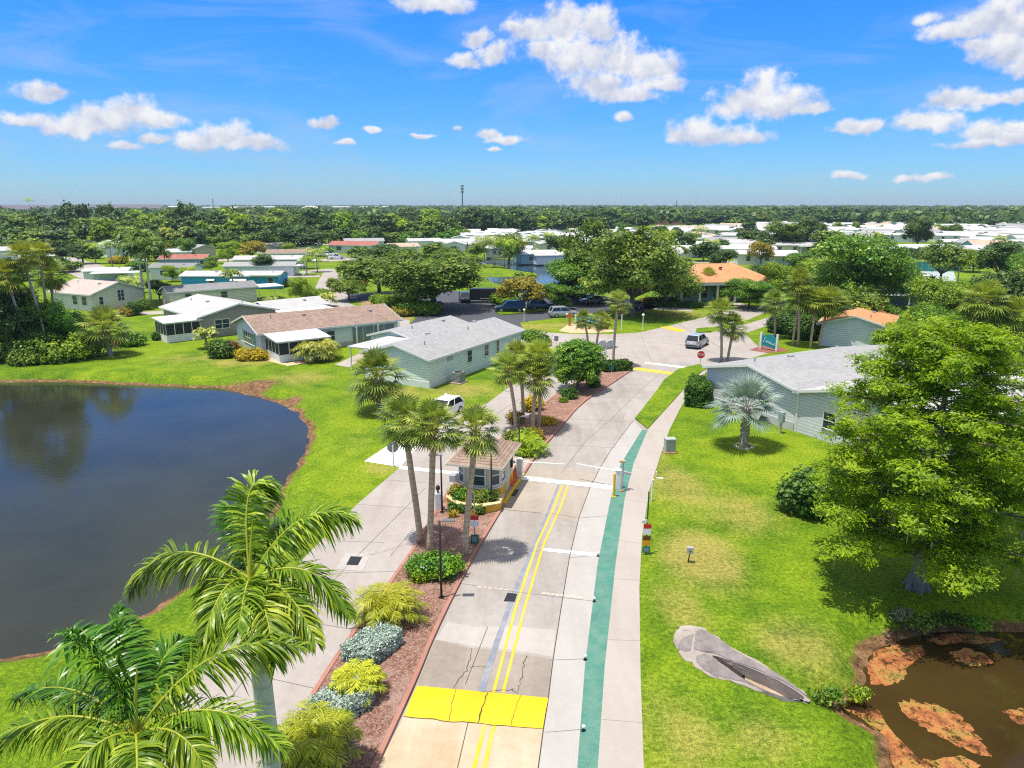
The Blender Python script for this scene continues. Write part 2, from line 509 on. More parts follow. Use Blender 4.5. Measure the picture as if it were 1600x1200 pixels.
# ================================================================== TERRAIN
WL = -.75                                   # water level of the two near ponds
def PP(pts, z=0.0): return [P(x, y, z) for x, y in pts]
pondL = PP([(-40,596),(0,598),(60,597),(130,598),(200,602),(280,605),(340,607),(390,618),(436,630),(466,648),(482,672),(478,700),(456,735),(440,760),(424,800),(392,845),(340,890),(258,937),(214,964),(96,1012),(26,1027),(0,1029),(-60,1035)], WL)
pondL += [Vector((-60, 25, WL)), Vector((-90, 40, WL)), Vector((-85, 66, WL))]
pondR = PP([(1309,1106),(1336,1098),(1358,1092),(1356,1071),(1352,1048),(1367,1017),(1398,1003),(1445,992),(1503,984),(1561,988),(1600,994),(1680,990),(1760,1020),(1780,1150),(1700,1330),(1420,1330),(1405,1240),(1396,1195),(1379,1149),(1336,1127)], WL)
LAKE_Z = -.5
lake = PP([(712,404),(800,405),(860,407),(930,411),(950,425),(930,445),(880,462),(846,463),(822,461),(796,449),(768,440),(760,433),(800,432),(836,434),(838,427),(800,421),(786,415),(730,412)], LAKE_Z)
CULV_OUT = PP([(1060,983),(1085,978),(1110,989),(1140,1010),(1180,1035),(1225,1062),(1262,1089),(1262,1097),(1230,1092),(1190,1083),(1150,1068),(1112,1058),(1086,1042),(1062,1022),(1056,1004)])
CULV_IN = PP([(1114,1027),(1145,1035),(1187,1052),(1225,1071),(1254,1092),(1228,1091),(1190,1077),(1150,1054)])

def sdf(X, Y, poly):
    d = np.full(X.shape, 1e9); ins = np.zeros(X.shape, bool)
    n = len(poly)
    for i in range(n):
        ax, ay = poly[i].x, poly[i].y; bx, by = poly[(i + 1) % n].x, poly[(i + 1) % n].y
        ex, ey = bx - ax, by - ay
        L = ex * ex + ey * ey + 1e-9
        tt = np.clip(((X - ax) * ex + (Y - ay) * ey) / L, 0, 1)
        d = np.minimum(d, np.hypot(X - ax - tt * ex, Y - ay - tt * ey))
        c = ((ay > Y) != (by > Y)) & (X < (bx - ax) * (Y - ay) / (by - ay + 1e-12) + ax)
        ins ^= c
    return np.where(ins, -d, d)

def wob(X, Y, s=1.0):
    return (np.sin(X * 1.7 * s + 1.3 * np.sin(Y * .9 * s)) + np.sin(Y * 2.1 * s + 1.7 * np.sin(X * 1.1 * s)) + .6 * np.sin(X * 4.3 * s + Y * 3.7 * s)) / 2.6

def axis(segs):
    out = []
    for a, b, st in segs:
        n = max(1, int(round((b - a) / st)))
        out += list(np.linspace(a, b, n, endpoint=False))
    out.append(segs[-1][1])
    return np.array(out)
def grow(a, b, n, pw=2.2): return list(a + (b - a) * (np.linspace(0, 1, n) ** pw))

def build_ground():
    xs = np.concatenate([-np.array(grow(100, 6000, 26))[::-1][:-1], axis([(-100, -46, 1.2), (-46, 5.5, .45), (5.5, 11.5, .13), (11.5, 44, .45), (44, 130, 1.5)]), np.array(grow(130, 6000, 26))[1:]])
    ys = np.concatenate([axis([(-300, -30, 15), (-30, 12, 2), (12, 19.5, .45), (19.5, 26.5, .13), (26.5, 78, .45), (78, 130, 1.1), (130, 270, 1.9)]), np.array(grow(270, 9000, 40))[1:]])
    X, Y = np.meshgrid(xs, ys)
    Z = np.zeros_like(X); B = np.zeros_like(X)
    wv = wob(X, Y)
    sm = lambda a: np.clip(a, 0, 1) ** 2 * (3 - 2 * np.clip(a, 0, 1))
    for poly, wl, bw, dp in ((pondL, WL, 2.0, 1.0), (pondR, WL, 1.8, .9), (lake, LAKE_Z, 4.0, 1.2)):
        s = sdf(X, Y, poly) + .22 * wv
        z = np.where(s > 0, wl * (1 - sm(s / bw)), wl - dp * np.clip(-s / 3, 0, 1))
        Z = np.minimum(Z, z)
        if wl == WL: B = np.maximum(B, np.where(s > 0, np.clip(1 - s / 1.1, 0, 1), 1))
        else: B = np.maximum(B, .7 * np.where(s > 0, np.clip(1 - s / 1.5, 0, 1), 1))
    s = sdf(X, Y, CULV_OUT)
    s2 = sdf(X, Y, CULV_IN); Z = np.where(s2 < .10, np.minimum(Z, -1.2), Z)
    B = np.maximum(B, .42 * np.clip(1 - s / .5, 0, 1))
    # worn red bank below the porch house, dry and trampled lawn patches
    for (px, py, rx, ry, k) in ((400,600,3.6,2.6,.75),(442,622,2.6,2.5,.7),(360,598,2.8,1.8,.6),(475,655,1.2,2.4,.6)):
        c = P(px, py); B = np.maximum(B, k * np.exp(-((X - c.x) / rx) ** 2 - ((Y - c.y) / ry) ** 2))
    Dr = np.zeros_like(X)
    for (px, py, rx, ry, k) in ((1095,870,2.2,3.5,1.0),(1060,760,2.4,5,.7),(1150,800,3,4,.6),(1060,950,1.6,3,.6),(1070,1150,2,3,.55),(1250,1010,2.5,2.5,.6),(380,565,5,3.5,.7),(470,590,4,4,.6),(620,615,5,4,.6),(720,610,5,4,.65),(840,510,5,4,.7),(900,508,5,3,.8),(1060,490,8,8,.55),(560,690,2,4,.3),(480,850,2,4,.4),(1020,700,1,4,.6),(1190,1150,2,2,.5),(300,560,6,3,.5),(595,730,1.5,2,.6),(750,640,2,3,.5)):
        c = P(px, py); Dr = np.maximum(Dr, k * np.exp(-((X - c.x) / rx) ** 2 - ((Y - c.y) / ry) ** 2))
    ny, nx = X.shape
    V = np.stack([X, Y, Z], -1).reshape(-1, 3)
    I = np.arange(ny * nx).reshape(ny, nx)
    Fq = np.stack([I[:-1, :-1], I[:-1, 1:], I[1:, 1:], I[1:, :-1]], -1).reshape(-1, 4)
    o = np_mesh('ground', V, Fq, grassmat(), smooth=True, extra={'bank': B.ravel(), 'dry': Dr.ravel()})
    tag(o, 'green lawn ground with dry patches and muddy pond banks', 'ground', kind='structure')
build_ground()

def sheet(name, pts, z, m, label=None, kind='structure', cat=None):
    o = MB().poly(pts, z).build(name, m)
    return tag(o, label, cat, kind=kind)

W_L = water('pond_water', (.024, .027, .020), .2, .03, (.038, .041, .029))
W_R = water('brown_water', (.034, .021, .007), .05, .02, (.062, .040, .012))
W_C = water('lake_water', (.02, .05, .08), .25, .06, (.03, .07, .10))
def grown(poly, k):
    c = sum(poly, Vector()) / len(poly)
    return [c + (p - c) * k for p in poly]
def offset(poly, dist):
    pts = [Vector((p.x, p.y, 0)) for p in poly]; n = len(pts)
    ar = sum(pts[i].x * pts[(i + 1) % n].y - pts[(i + 1) % n].x * pts[i].y for i in range(n))
    sg = 1 if ar > 0 else -1
    out = []
    for i in range(n):
        a = (pts[i] - pts[i - 1]).normalized(); b = (pts[(i + 1) % n] - pts[i]).normalized()
        na, nb = Vector((a.y, -a.x, 0)) * sg, Vector((b.y, -b.x, 0)) * sg
        m_ = na + nb
        m_ = m_ / max(.35, m_.length_squared / 2) if m_.length > .05 else na
        out.append(pts[i] + m_ * dist)
    return out
sheet('pond_water', offset(pondL, .8), WL, W_L, 'dark pond with mirror reflections on the left', cat='pond')
sheet('pond_water', offset(pondR, .7), WL, W_R, 'brown pond with orange algae in the right corner', cat='pond')
sheet('lake_water', offset(lake, 1.5), LAKE_Z, W_C, 'blue lake behind the parking area', cat='lake')

def blotch(name, pts, z, m, jag=.16, label=None, sub=7):
    """floating mat with a ragged, finely notched outline"""
    out = []
    n = len(pts)
    for i in range(n):
        a, b = pts[i], pts[(i + 1) % n]
        for k in range(sub):
            p = a.lerp(b, k / sub)
            c = sum(pts, Vector()) / n
            r = (p - c)
            q = p + r.normalized() * random.gauss(0, jag)
            out.append(q)
    return sheet(name, out, z, m, label, 'stuff', 'algae')
def algae_mat():
    m, t = newmat('algae')
    w = t.world()
    f = t.noise(w, 1.1, 6, .65, .5)
    c = t.ramp(f, [(.3, (.11, .04, .014)), (.44, (.33, .11, .032)), (.54, (.40, .17, .045)), (.64, (.28, .19, .035)), (.74, (.16, .17, .028))])
    k = t.rng(t.noise(w, 22, 4, .7), .25, .75, .65, 1.25)
    c = t.mix(1.0, c, t.n('ShaderNodeCombineXYZ', {0: k, 1: k, 2: k}).outputs[0], 'MULTIPLY')
    p = t.principled(Base_Color=c, Roughness=.7)
    t.l.new(t.bump(t.noise(w, 16, 4), .5, .03), p.inputs['Normal'])
    al = t.math('ADD', t.math('MULTIPLY', t.noise(w, 2.6, 8, .72, .8), .7), t.math('MULTIPLY', t.noise(w, 17, 4, .7), .3))
    ms = t.n('ShaderNodeMixShader', {0: t.rng(al, .415, .505)})
    t.l.new(t.n('ShaderNodeBsdfTransparent').outputs[0], ms.inputs[1]); t.l.new(p.outputs[0], ms.inputs[2])
    t.out(ms.outputs[0]); return m
ALG = algae_mat()
AZ = WL + .012
blotch('algae_mat', PP([(1353,1040),(1368,1018),(1398,1006),(1440,1008),(1446,1022),(1420,1040),(1412,1062),(1388,1072),(1362,1068)], AZ), AZ, ALG, .06, 'round orange algae mat at the upper left pond corner')
blotch('algae_mat', PP([(1404,1096),(1425,1094),(1460,1100),(1500,1118),(1530,1150),(1548,1182),(1525,1178),(1480,1158),(1432,1130),(1410,1112)], AZ), AZ, ALG, .06, 'long orange algae mat slanting across the brown pond')
blotch('algae_mat', PP([(1485,1020),(1510,1012),(1540,1022),(1553,1036),(1525,1042),(1495,1034)], AZ), AZ, ALG, .05, 'small yellowish algae mat beside the dark reflection')
blotch('algae_mat', PP([(1396,1200),(1385,1155),(1350,1125),(1320,1108),(1340,1104),(1375,1112),(1384,1130),(1400,1150),(1440,1190),(1500,1180),(1530,1195),(1540,1260),(1410,1260)], AZ), AZ, ALG, .06, 'rust coloured algae along the near pond shore')
blotch('algae_mat', PP([(1568,1112),(1590,1106),(1625,1110),(1620,1136),(1590,1130)], AZ), AZ, ALG, .05, 'orange algae clump at the right edge of the pond')
blotch('algae_mat', PP([(1446,1000),(1480,990),(1530,992),(1566,1000),(1540,1006),(1500,1004),(1470,1008)], AZ), AZ, ALG, .05, 'olive algae strip under the far pond bank')

# ================================================================== ROADS AND PATHS
C_ROAD = concrete('road_concrete', (.355, .330, .318), (.66, .62, .58), .75, .09)
C_ROAD2 = concrete('road_concrete_far', (.37, .34, .325), (.7, .66, .62), .6, .08)
C_GUT = concrete('gutter_concrete', (.40, .385, .375), (.75, .73, .70), .5, .07)
C_WALK = concrete('walk_concrete', (.385, .35, .325), (.78, .75, .70), .5, .07)
C_DARK = concrete('aged_concrete', (.31, .27, .235), (.6, .58, .55), .8, .16)
C_WARM = concrete('warm_concrete', (.50, .42, .32), (.75, .66, .5), .75, .08)
C_LIGHT = concrete('fresh_patch', (.41, .385, .37), (.7, .68, .66), .6, .1)
ASPH = concrete('asphalt', (.075, .08, .095), (.7, .72, .8), .6, .18)
JOINT = plain('joint_tar', (.06, .05, .045), .9)
JOINT2 = plain('joint_soft', (.24, .22, .205), .9)
YEL = roadpaint('yellow_paint', (.70, .46, .005), (.42, .36, .22), .5)
YELF = roadpaint('faded_yellow', (.62, .47, .12), (.47, .44, .42), .9)
HUMP = roadpaint('hump_yellow', (.74, .46, .0), (.40, .29, .05), .35)
WHT = roadpaint('white_paint', (.78, .78, .76), (.5, .48, .45), .22)
GREEN = roadpaint('green_paint', (.045, .20, .155), (.14, .24, .19), .6)
SEAL = roadpaint('grey_sealant', (.19, .215, .28), (.36, .35, .35), .5)
RED_KERB = concrete('red_kerb', (.38, .19, .15), (.7, .62, .6), .6, .12)
YEL_KERB = roadpaint('yellow_kerb', (.75, .5, .01), (.5, .45, .3), .2)

medR = [(560,1262),(580,1222),(598,1182),(654,1060),(679,995),(734,883),(786,795),(817,747),(839,712),(873,674),(907,632),(951,604),(985,581)]
medL = [(967,574),(955,576),(920,590),(877,611),(856,627),(800,672),(760,705),(722,745),(690,781),(661,832),(627,886),(547,993),(481,1094),(429,1186),(385,1262)]
walkR = [(1012,1262),(1006,1200),(1001,1060),(999,920),(1003,840),(1015,765),(1032,712),(1046,672),(1062,640),(1078,612),(1100,582),(1104,575)]
greenR = [(930,1262),(934,1200),(945,1040),(962,880),(976,780),(990,725),(1012,672)]
greenL = [(896,1262),(902,1200),(914,1040),(934,880),(954,780),(970,725),(1003,672)]
gutL = [(832,1262),(841,1200),(849,1140),(857,1090),(864,1032),(876,955),(890,870),(905,808),(922,762),(938,731),(955,703),(990,657)]
vergeL = [(992,655),(1000,645),(1024,614),(1038,594),(1061,577),(1092,570)]
vergeR = [(1104,576),(1088,588),(1073,603),(1060,618),(1040,640),(1012,671)]
exitL = [(794,606),(760,631),(700,654),(652,700),(625,730),(558,788),(468,879),(395,958),(320,1045),(230,1165),(170,1262)]
road = PP(medR) + PP([(1020,566),(1092,568)]) + PP(walkR[::-1])
sheet('entrance_road', road, .012, C_ROAD, 'two lane concrete entrance road through the gate', cat='road')
sheet('exit_road', PP(medL) + PP(exitL[::-1]) + PP([(830,588),(850,560),(900,552)]), .010, C_ROAD2, 'concrete exit road left of the planted median', cat='road')
sheet('intersection', PP([(800,522),(821,517),(885,521.5),(952,522.5),(1000,519.5),(1028,513),(1096,497),(1130,486),(1190,477),(1215,474),(1240,476),(1190,491),(1166,500.5),(1112,511),(1088,516),(1086,520),(1110,520),(1166,506.5),(1224,488.5),(1262,481),(1268,486),(1220,501),(1190,512),(1164,521),(1180,537),(1200,552),(1104,580),(1096,590),(990,590),(960,580),(920,594),(870,616),(820,590),(850,560),(845,545),(800,534)]), .008, C_ROAD2, 'wide concrete intersection beyond the gate', cat='road')
sheet('gutter', PP(gutL) + PP([(1003,672)]) + PP(greenL[::-1])[1:], .016, C_GUT, 'pale concrete gutter strip beside the road', cat='road')
sheet('green_lane', PP(greenL) + PP(greenR[::-1]), .020, GREEN, 'painted green lane line beside the sidewalk', cat='lane')
sheet('sidewalk', PP(greenR) + PP(vergeR[::-1]) + PP(walkR[::-1]), .024, C_WALK, 'pale pink concrete sidewalk along the lawn', cat='sidewalk')
MB().prism(PP(vergeL + vergeR), .0, .10).build('grass_verge', MATS['lawn'])
tag(bpy.data.objects['grass_verge'], 'curved grass verge between road and sidewalk', 'verge', kind='structure')
MB().prism(PP([(1088,514),(1108,512),(1112,518),(1090,521)]), 0, .10).build('grass_island', MATS['lawn'])
tag(bpy.data.objects['grass_island'], 'tiny grass island in the intersection', 'island', kind='structure')
sheet('street', PP([(508,420),(522,420),(549,458),(546,474),(600,496),(640,500),(640,508),(600,515),(470,508),(484,470),(497,440)]), .010, C_ROAD2, 'pale concrete street between the homes on the left', cat='road')
sheet('parking_area', PP([(546,459),(620,456),(700,454),(748,456.5),(800,462),(851,459),(880,455),(930,462),(1000,470),(1030,480),(1005,487),(985,487),(940,487.5),(898,492.5),(860,498),(812,504),(818,515),(790,525),(730,520),(640,506),(655,492),(640,476),(600,470),(546,470)]), .014, ASPH, 'dark asphalt parking area beside the lake', cat='parking')
MB().prism(PP([(776,488),(800,483),(840,480),(860,479),(858,485),(800,491.5),(780,493)]), 0, .14).build('parking_island', MATS['lawn'])
tag(bpy.data.objects['parking_island'], 'narrow grass island in the parking area', 'island', kind='structure')
sheet('white_apron', PP([(569,721),(637,676),(655,697),(625,730)]), .018, roadpaint('white_apron_paint', (.8, .8, .79), (.6, .6, .6), .12), 'white painted triangle beside the exit road', cat='pavement')
# more roads of the neighbourhood
sheet('driveway', PP([(118,415),(209,431),(209,440),(130,437),(90,420)]), .012, C_ROAD2, 'broad pale driveway behind the left palms', cat='driveway')
sheet('side_street', PP([(100,402),(114,402),(150,412),(215,432),(200,440),(128,418)]), .010, C_ROAD2, 'pale side street between white homes', cat='road')
for nm, pts, lb in (
    ('driveway', [(466,455),(510,450),(510,453),(466,459)], 'short driveway beside the blue home'),
    ('driveway', [(540,470),(470,478),(468,483),(535,486)], 'driveway by the street corner'),
    ('front_walk', [(523,570),(560,553),(578,556),(545,574)], 'concrete walk beside the mint home'),
    ('front_walk', [(190,489),(285,484),(285,489),(190,494)], 'pale walk behind the cream home'),
    ('driveway', [(468,424),(514,420),(515,424),(470,428)], 'driveway beside the long grey home'),
    ('front_walk', [(1000,472),(1050,478),(1085,484),(1080,487),(1040,484),(985,482)], 'footpath from the parking area to the clubhouse'),
    ('front_walk', [(1140,468),(1165,476),(1200,482),(1185,486),(1150,480)], 'white footpath beside the clubhouse lawn'),
    ('pool_deck', [(1395,455),(1420,447),(1500,445),(1520,455),(1500,475),(1420,475)], 'white deck round the swimming pool'),
    ('sport_court', [(1385,424),(1490,424),(1495,440),(1395,442)], 'grey sports court behind the pool')):
    sheet(nm, PP(pts), .014, C_WALK if 'court' not in nm else concrete('court', (.38, .46, .46)), lb, cat=nm.replace('_', ' '))
sheet('pool_water', PP([(1425,463),(1440,456),(1500,455),(1500,464),(1450,468)]), .03, water('pool_blue', (.02, .30, .36), .2, .05), 'turquoise swimming pool behind the trees', cat='pool')
sheet('sand_bed', PP([(873,517),(886,508),(905,505),(925,507),(950,512),(962,518),(930,520.5),(890,520)]), .012, concrete('sand', (.55, .42, .26), (.8, .75, .65), .5, .25), 'sandy planting bed under the welcome sign', cat='planting bed')
sheet('sand_bed', PP([(404,560),(449,572),(490,566),(483,560),(449,567.5),(410,556)]), .014, MATS['sand'], 'sandy border below the screened porch', cat='planting bed')
sheet('mulch_bed', PP([(545,463),(575,462),(640,478),(655,490),(640,500),(600,492),(560,474)]), .012, concrete('dry_bed', (.30, .22, .10), (.7, .8, .5), .9, .3), 'dry grassy island beside the parking area', cat='planting bed')
RB = concrete('red_bed', (.26, .10, .08), (.7, .6, .6), .5, .2)
sheet('red_bed', PP([(1170,547),(1190,540),(1215,542),(1235,548),(1200,552)]), .016, RB, 'red bed below the teal sign', cat='planting bed')

# road slabs that differ in colour, and markings
def lane_pt(px_list): return PP(px_list)
sheet('road_patch', PP([(598,1182),(631,1121),(848,1140),(841,1200),(832,1262),(560,1262)]), .014, C_WARM, 'warm buff road slab before the speed hump', cat='road')
sheet('road_patch', PP([(652,1072),(680,1000),(686,1001),(730,1012),(790,1018),(862,1030),(857,1091)]), .014, C_DARK, 'darker aged road slab beyond the speed hump', cat='road')
sheet('road_patch', PP([(680,1000),(700,972),(740,980),(800,978),(868,985),(864,1027),(800,1016),(740,1010)]), .0150, C_LIGHT, 'pale repaired road patch', cat='road')
sheet('road_patch', PP([(786,796),(817,750),(920,765),(905,808),(902,816),(846,802)]), .014, concrete('tan_concrete', (.37, .33, .29), (.72, .68, .62), .7, .1), 'tan road slab before the gate', cat='road')
sheet('road_patch', PP([(820,744),(832,727),(940,737),(925,757)]), .0148, MATS['tan_concrete'], 'tan road slab under the barrier arms', cat='road')
def line(name, pts, w, z, m, label=None, cat='road marking'):
    if hasattr(w, '__len__'): pass
    o = MB().strip(PP(pts), w, z).build(name, m)
    return tag(o, label, cat, kind='structure')
line('yellow_line', [(879,758),(865,795),(839,850),(806,950),(771,1083)], .115, .024, YEL, 'left yellow centre line beyond the hump')
line('yellow_line', [(888,758),(875,795),(850,850),(820,950),(786,1083)], .115, .024, YEL, 'right yellow centre line beyond the hump')
line('yellow_line', [(757,1134),(741,1200),(725,1262)], .125, .024, YEL, 'left yellow centre line before the hump')
line('yellow_line', [(772,1134),(757,1200),(742,1262)], .125, .024, YEL, 'right yellow centre line before the hump')
line('sealed_joint', [(873,758),(850,815),(806,919),(776,1005),(752,1081)], [.12,.14,.2,.24,.26], .020, SEAL, 'grey sealed joint along the road')
sheet('stop_line', PP([(816,744),(959,759),(956,765),(814,750)]), .026, WHT, 'white stop line at the barrier', cat='road marking')
sheet('stop_line', PP([(850,857),(934,865),(933,870),(848,861.5)]), .026, WHT, 'short white line across the right lane', cat='road marking')
sheet('stop_line', PP([(626,728),(717,738),(715,742),(622,733)]), .022, WHT, 'white stop line across the exit road', cat='road marking')
sheet('stop_line', PP([(1009,566),(1073,573.5),(1070,576),(1006,568)]), .026, WHT, 'white line across the road at the intersection', cat='road marking')
sheet('yellow_bar', PP([(992,574),(1058,583),(1052,586.5),(988,578)]), .026, YEL, 'yellow crossing bar at the intersection', cat='road marking')
sheet('yellow_bar', PP([(1030,511),(1046,510),(1075,517),(1060,519)]), .024, YEL, 'yellow crossing bar beyond the parked car', cat='road marking')
def dashes(a, b, n, label):
    mb = MB()
    for i in range(n):
        p = a.lerp(b, (i + .5) / n)
        mb.box((p.x, p.y, .0245), (.16 + random.random() * .06, .12 + random.random() * .08, .003), -.1 + random.random() * .1)
    tag(mb.build('faded_dashes', YELF), label, 'road marking', kind='structure')
dashes(P(745,917), P(795,923), 6, 'faded yellow dashes left of the grate')
dashes(P(846,927), P(911,935), 9, 'faded yellow dashes right of the centre line')
# joints
mb = MB()
for pts, w in (([(832,1262),(841,1200),(849,1140),(857,1090),(864,1032),(876,955),(890,870),(905,808),(922,762),(938,731),(955,703),(990,657)], .035),
               ([(734,1118),(715,1200),(698,1262)], .025),
               ([(727,1070),(762,980)], .02),
               ([(722,1020),(733,1065)], .0)):
    if w: mb.strip(PP(pts), w, .0265)
tag(mb.build('road_joint', JOINT), 'dark joint lines between road slabs', 'road joint', kind='structure')
mb = MB()
for pts, w in (([(720,912),(795,924),(876,934),(930,940)], .02), ([(783,796),(846,802)], .04), ([(858,802),(905,810),(952,806)], .025), ([(742,877),(848,860)], .02), ([(690,985),(745,985)], .0),
               ([(918,1030),(860,1032)], .02), ([(914,1140),(852,1145)], .02), ([(934,868),(888,872)], .02),
               ([(945,1000),(1000,1002)], .02), ([(958,905),(999,907)], .02), ([(940,1125),(1003,1130)], .02), ([(966,845),(1003,850)], .02), ([(977,780),(1012,786)], .02), ([(990,730),(1025,735)], .02), ([(1015,672),(1046,676)], .02), ([(1040,640),(1066,643)], .02),
               ([(876,740),(915,690),(955,655),(1000,610),(1040,577)], .03), ([(865,695),(962,700)], .025), ([(895,655),(992,660)], .025), ([(930,620),(1020,622)], .025), ([(955,600),(1040,603)], .025),
               ([(664,763),(560,867),(468,962),(395,1045),(300,1170)], .025), ([(558,788),(642,795)], .02), ([(505,845),(600,848)], .02), ([(395,960),(560,985)], .02), ([(330,1040),(500,1078)], .02), ([(470,898),(620,893)], .02), ([(600,750),(690,756)], .02),
               ([(700,690),(760,705)], .02), ([(760,640),(820,655)], .02), ([(725,680),(830,612)], .025), ([(815,610),(870,622)], .02),
               ([(960,530),(1080,540),(1140,560)], .04), ([(900,545),(1000,560)], .04), ([(1000,520),(1020,570)], .04), ([(1060,507),(1130,545)], .04)):
    if w: mb.strip(PP(pts), w, .0275)
tag(mb.build('road_joint', JOINT2), 'thin grey joints across the concrete', 'road joint', kind='structure')
def crack(pts, w, z=.0275, n=9):
    P0 = PP(pts); out = []
    for a, b in zip(P0[:-1], P0[1:]):
        for k in range(n):
            p = a.lerp(b, k / n); out.append(p + Vector((random.gauss(0, .03), random.gauss(0, .03), 0)))
    out.append(P0[-1])
    return out, [w * random.uniform(.5, 1.5) for _ in out]
mb = MB()
for pts, w in (([(738,1013),(730,1045),(709,1075)], .022), ([(822,1025),(815,1060),(808,1084)], .022), ([(733,1043),(765,1043)], .014), ([(752,1082),(800,1078),(806,1083)], .014), ([(884,738),(905,700),(975,610)], .006), ([(960,690),(985,620)], .006), ([(640,850),(600,862),(560,872)], .012), ([(650,820),(610,870)], .012)):
    mb.strip(*crack(pts, w), .0278)
tag(mb.build('road_crack', JOINT), 'ragged cracks in the road slabs', 'crack', kind='structure')

# speed hump: a low rounded rise with painted top and cracks
def hump():
    a0, a1, b1, b0 = PP([(652,1072),(857,1091),(848,1140),(631,1121)])
    mb = MB(); n = 10
    vs = []
    for i in range(n + 1):
        t_ = i / n
        z = .020 + .075 * math.sin(PI * t_)
        for k in range(13):
            s_ = k / 12
            p = a0.lerp(a1, s_).lerp(b0.lerp(b1, s_), t_)
            jag = random.gauss(0, .012) if i in (n,) else 0
            vs.append((p.x, p.y + jag, z))
    fs = [(i * 13 + k, (i + 1) * 13 + k, (i + 1) * 13 + k + 1, i * 13 + k + 1) for i in range(n) for k in range(12)]
    mb.add(vs, fs)
    h = mb.build('speed_hump', HUMP, smooth=True)
    tag(h, 'yellow painted speed hump across the road', 'speed hump')
    mb = MB()
    for s0, s1, w in ((.30, .33, .02), (.545, .54, .05), (.79, .775, .02)):
        pts, ws = [], []
        for i in range(13):
            t_ = i / 12; s_ = s0 + (s1 - s0) * t_
            p = a0.lerp(a1, s_).lerp(b0.lerp(b1, s_), t_); p.z = .026 + .075 * math.sin(PI * t_)
            pts.append(p + Vector((random.gauss(0, .015), 0, 0)))
        vs = []
        for p in pts:
            ww = w * random.uniform(.6, 1.2)
            vs += [(p.x - ww / 2, p.y, p.z), (p.x + ww / 2, p.y, p.z)]
        mb.add(vs, [(2 * i, 2 * i + 1, 2 * i + 3, 2 * i + 2) for i in range(12)])
    mb.strip([b0.lerp(b1, k / 14) + Vector((0, random.gauss(0, .02), 0)) for k in range(15)], [random.uniform(.01, .04) for _ in range(15)], .0285)
    mb.build('crack', plain('crack_brown', (.10, .07, .02), .9), h)
hump()

# median island: red kerb, mulch
def mulchmat():
    m, t = newmat('mulch')
    w = t.world()
    f = t.noise(w, 13, 6, .85); g = t.noise(w, .9, 5, .65)
    c = t.ramp(f, [(.34, (.05, .022, .015)), (.45, (.17, .085, .06)), (.54, (.32, .19, .15)), (.66, (.58, .44, .38))])
    c = t.mix(t.rng(g, .5, .68, 0, .6), c, (.40, .28, .25))
    p = t.principled(Base_Color=c, Roughness=.95); p.inputs['Specular IOR Level'].default_value = .1
    t.l.new(t.bump(f, 1.0, .05), p.inputs['Normal'])
    t.out(p.outputs[0]); return m
MULCH = mulchmat()
def resample(pts, step=1.2):
    out = []
    for a, b in zip(pts[:-1], pts[1:]):
        n = max(1, int((b - a).length / step))
        out += [a.lerp(b, k / n) for k in range(n)]
    return out + [pts[-1]]
def smooth_line(pts, it=2):
    for _ in range(it):
        o = [pts[0]]
        for a, b in zip(pts[:-1], pts[1:]): o += [a.lerp(b, .25), a.lerp(b, .75)]
        pts = o + [pts[-1]]
    return pts
med_poly = smooth_line(PP(medR)) + smooth_line(PP(medL))
inner = offset(med_poly, -.17)
mb = MB()
n = len(med_poly)
vs = [(p.x, p.y, 0) for p in med_poly] + [(p.x, p.y, .14) for p in med_poly] + [(p.x, p.y, .14) for p in inner] + [(p.x, p.y, .05) for p in inner]
gold = [(P(786,797) - Vector((0, .2, 0))).y, (P(817,747)).y]
for i in range(n):
    j = (i + 1) % n
    rightside = i < len(smooth_line(PP(medR)))
    y = med_poly[i].y
    mi = 1 if rightside and gold[0] <= y <= gold[1] else 0
    mb.add([vs[i], vs[j], vs[n + j], vs[n + i], vs[2 * n + j], vs[2 * n + i], vs[3 * n + j], vs[3 * n + i]],
           [(0, 1, 2, 3), (3, 2, 4, 5), (5, 4, 6, 7)], mi)
o = mb.build('median_kerb', [RED_KERB, YEL_KERB])
tag(o, 'red kerb round the planted median, yellow beside the gatehouse', 'kerb', kind='structure')
sheet('mulch_bed', inner, .11, MULCH, 'reddish mulch in the planted median', cat='planting bed')
pad = PP([(722,748),(760,708),(800,676),(838,710),(816,746),(788,790),(783,796),(745,790),(715,762)])
sheet('gatehouse_pad', pad, .13, concrete('pad', (.42, .36, .3)), 'concrete pad under the gatehouse', cat='pavement')
# drain pad on the exit road
sheet('drain_pad', PP([(540,864),(579,867),(566,893),(524,890)]), .020, C_LIGHT, 'pale concrete pad round the drain grate', cat='pavement')
GRATE = plain('cast_iron', (.03, .032, .04), .6, metal=.3)
def grate(pts, z, label):
    a, b, c, d = PP(pts)
    mb = MB()
    for i in range(7):
        t0, t1 = (i + .1) / 7, (i + .78) / 7
        mb.prism([a.lerp(b, t0), a.lerp(b, t1), d.lerp(c, t1), d.lerp(c, t0)], z - .02, z)
    mb.prism([a, b, c, d], z - .02, z - .012)
    tag(mb.build('drain_grate', GRATE), label, 'drain grate')
grate([(793,927),(808,929),(804,941),(787,940)], .04, 'black drain grate on the sealed road joint')
grate([(548,870),(566,871),(559,884),(541,883)], .04, 'black drain grate on the exit road')

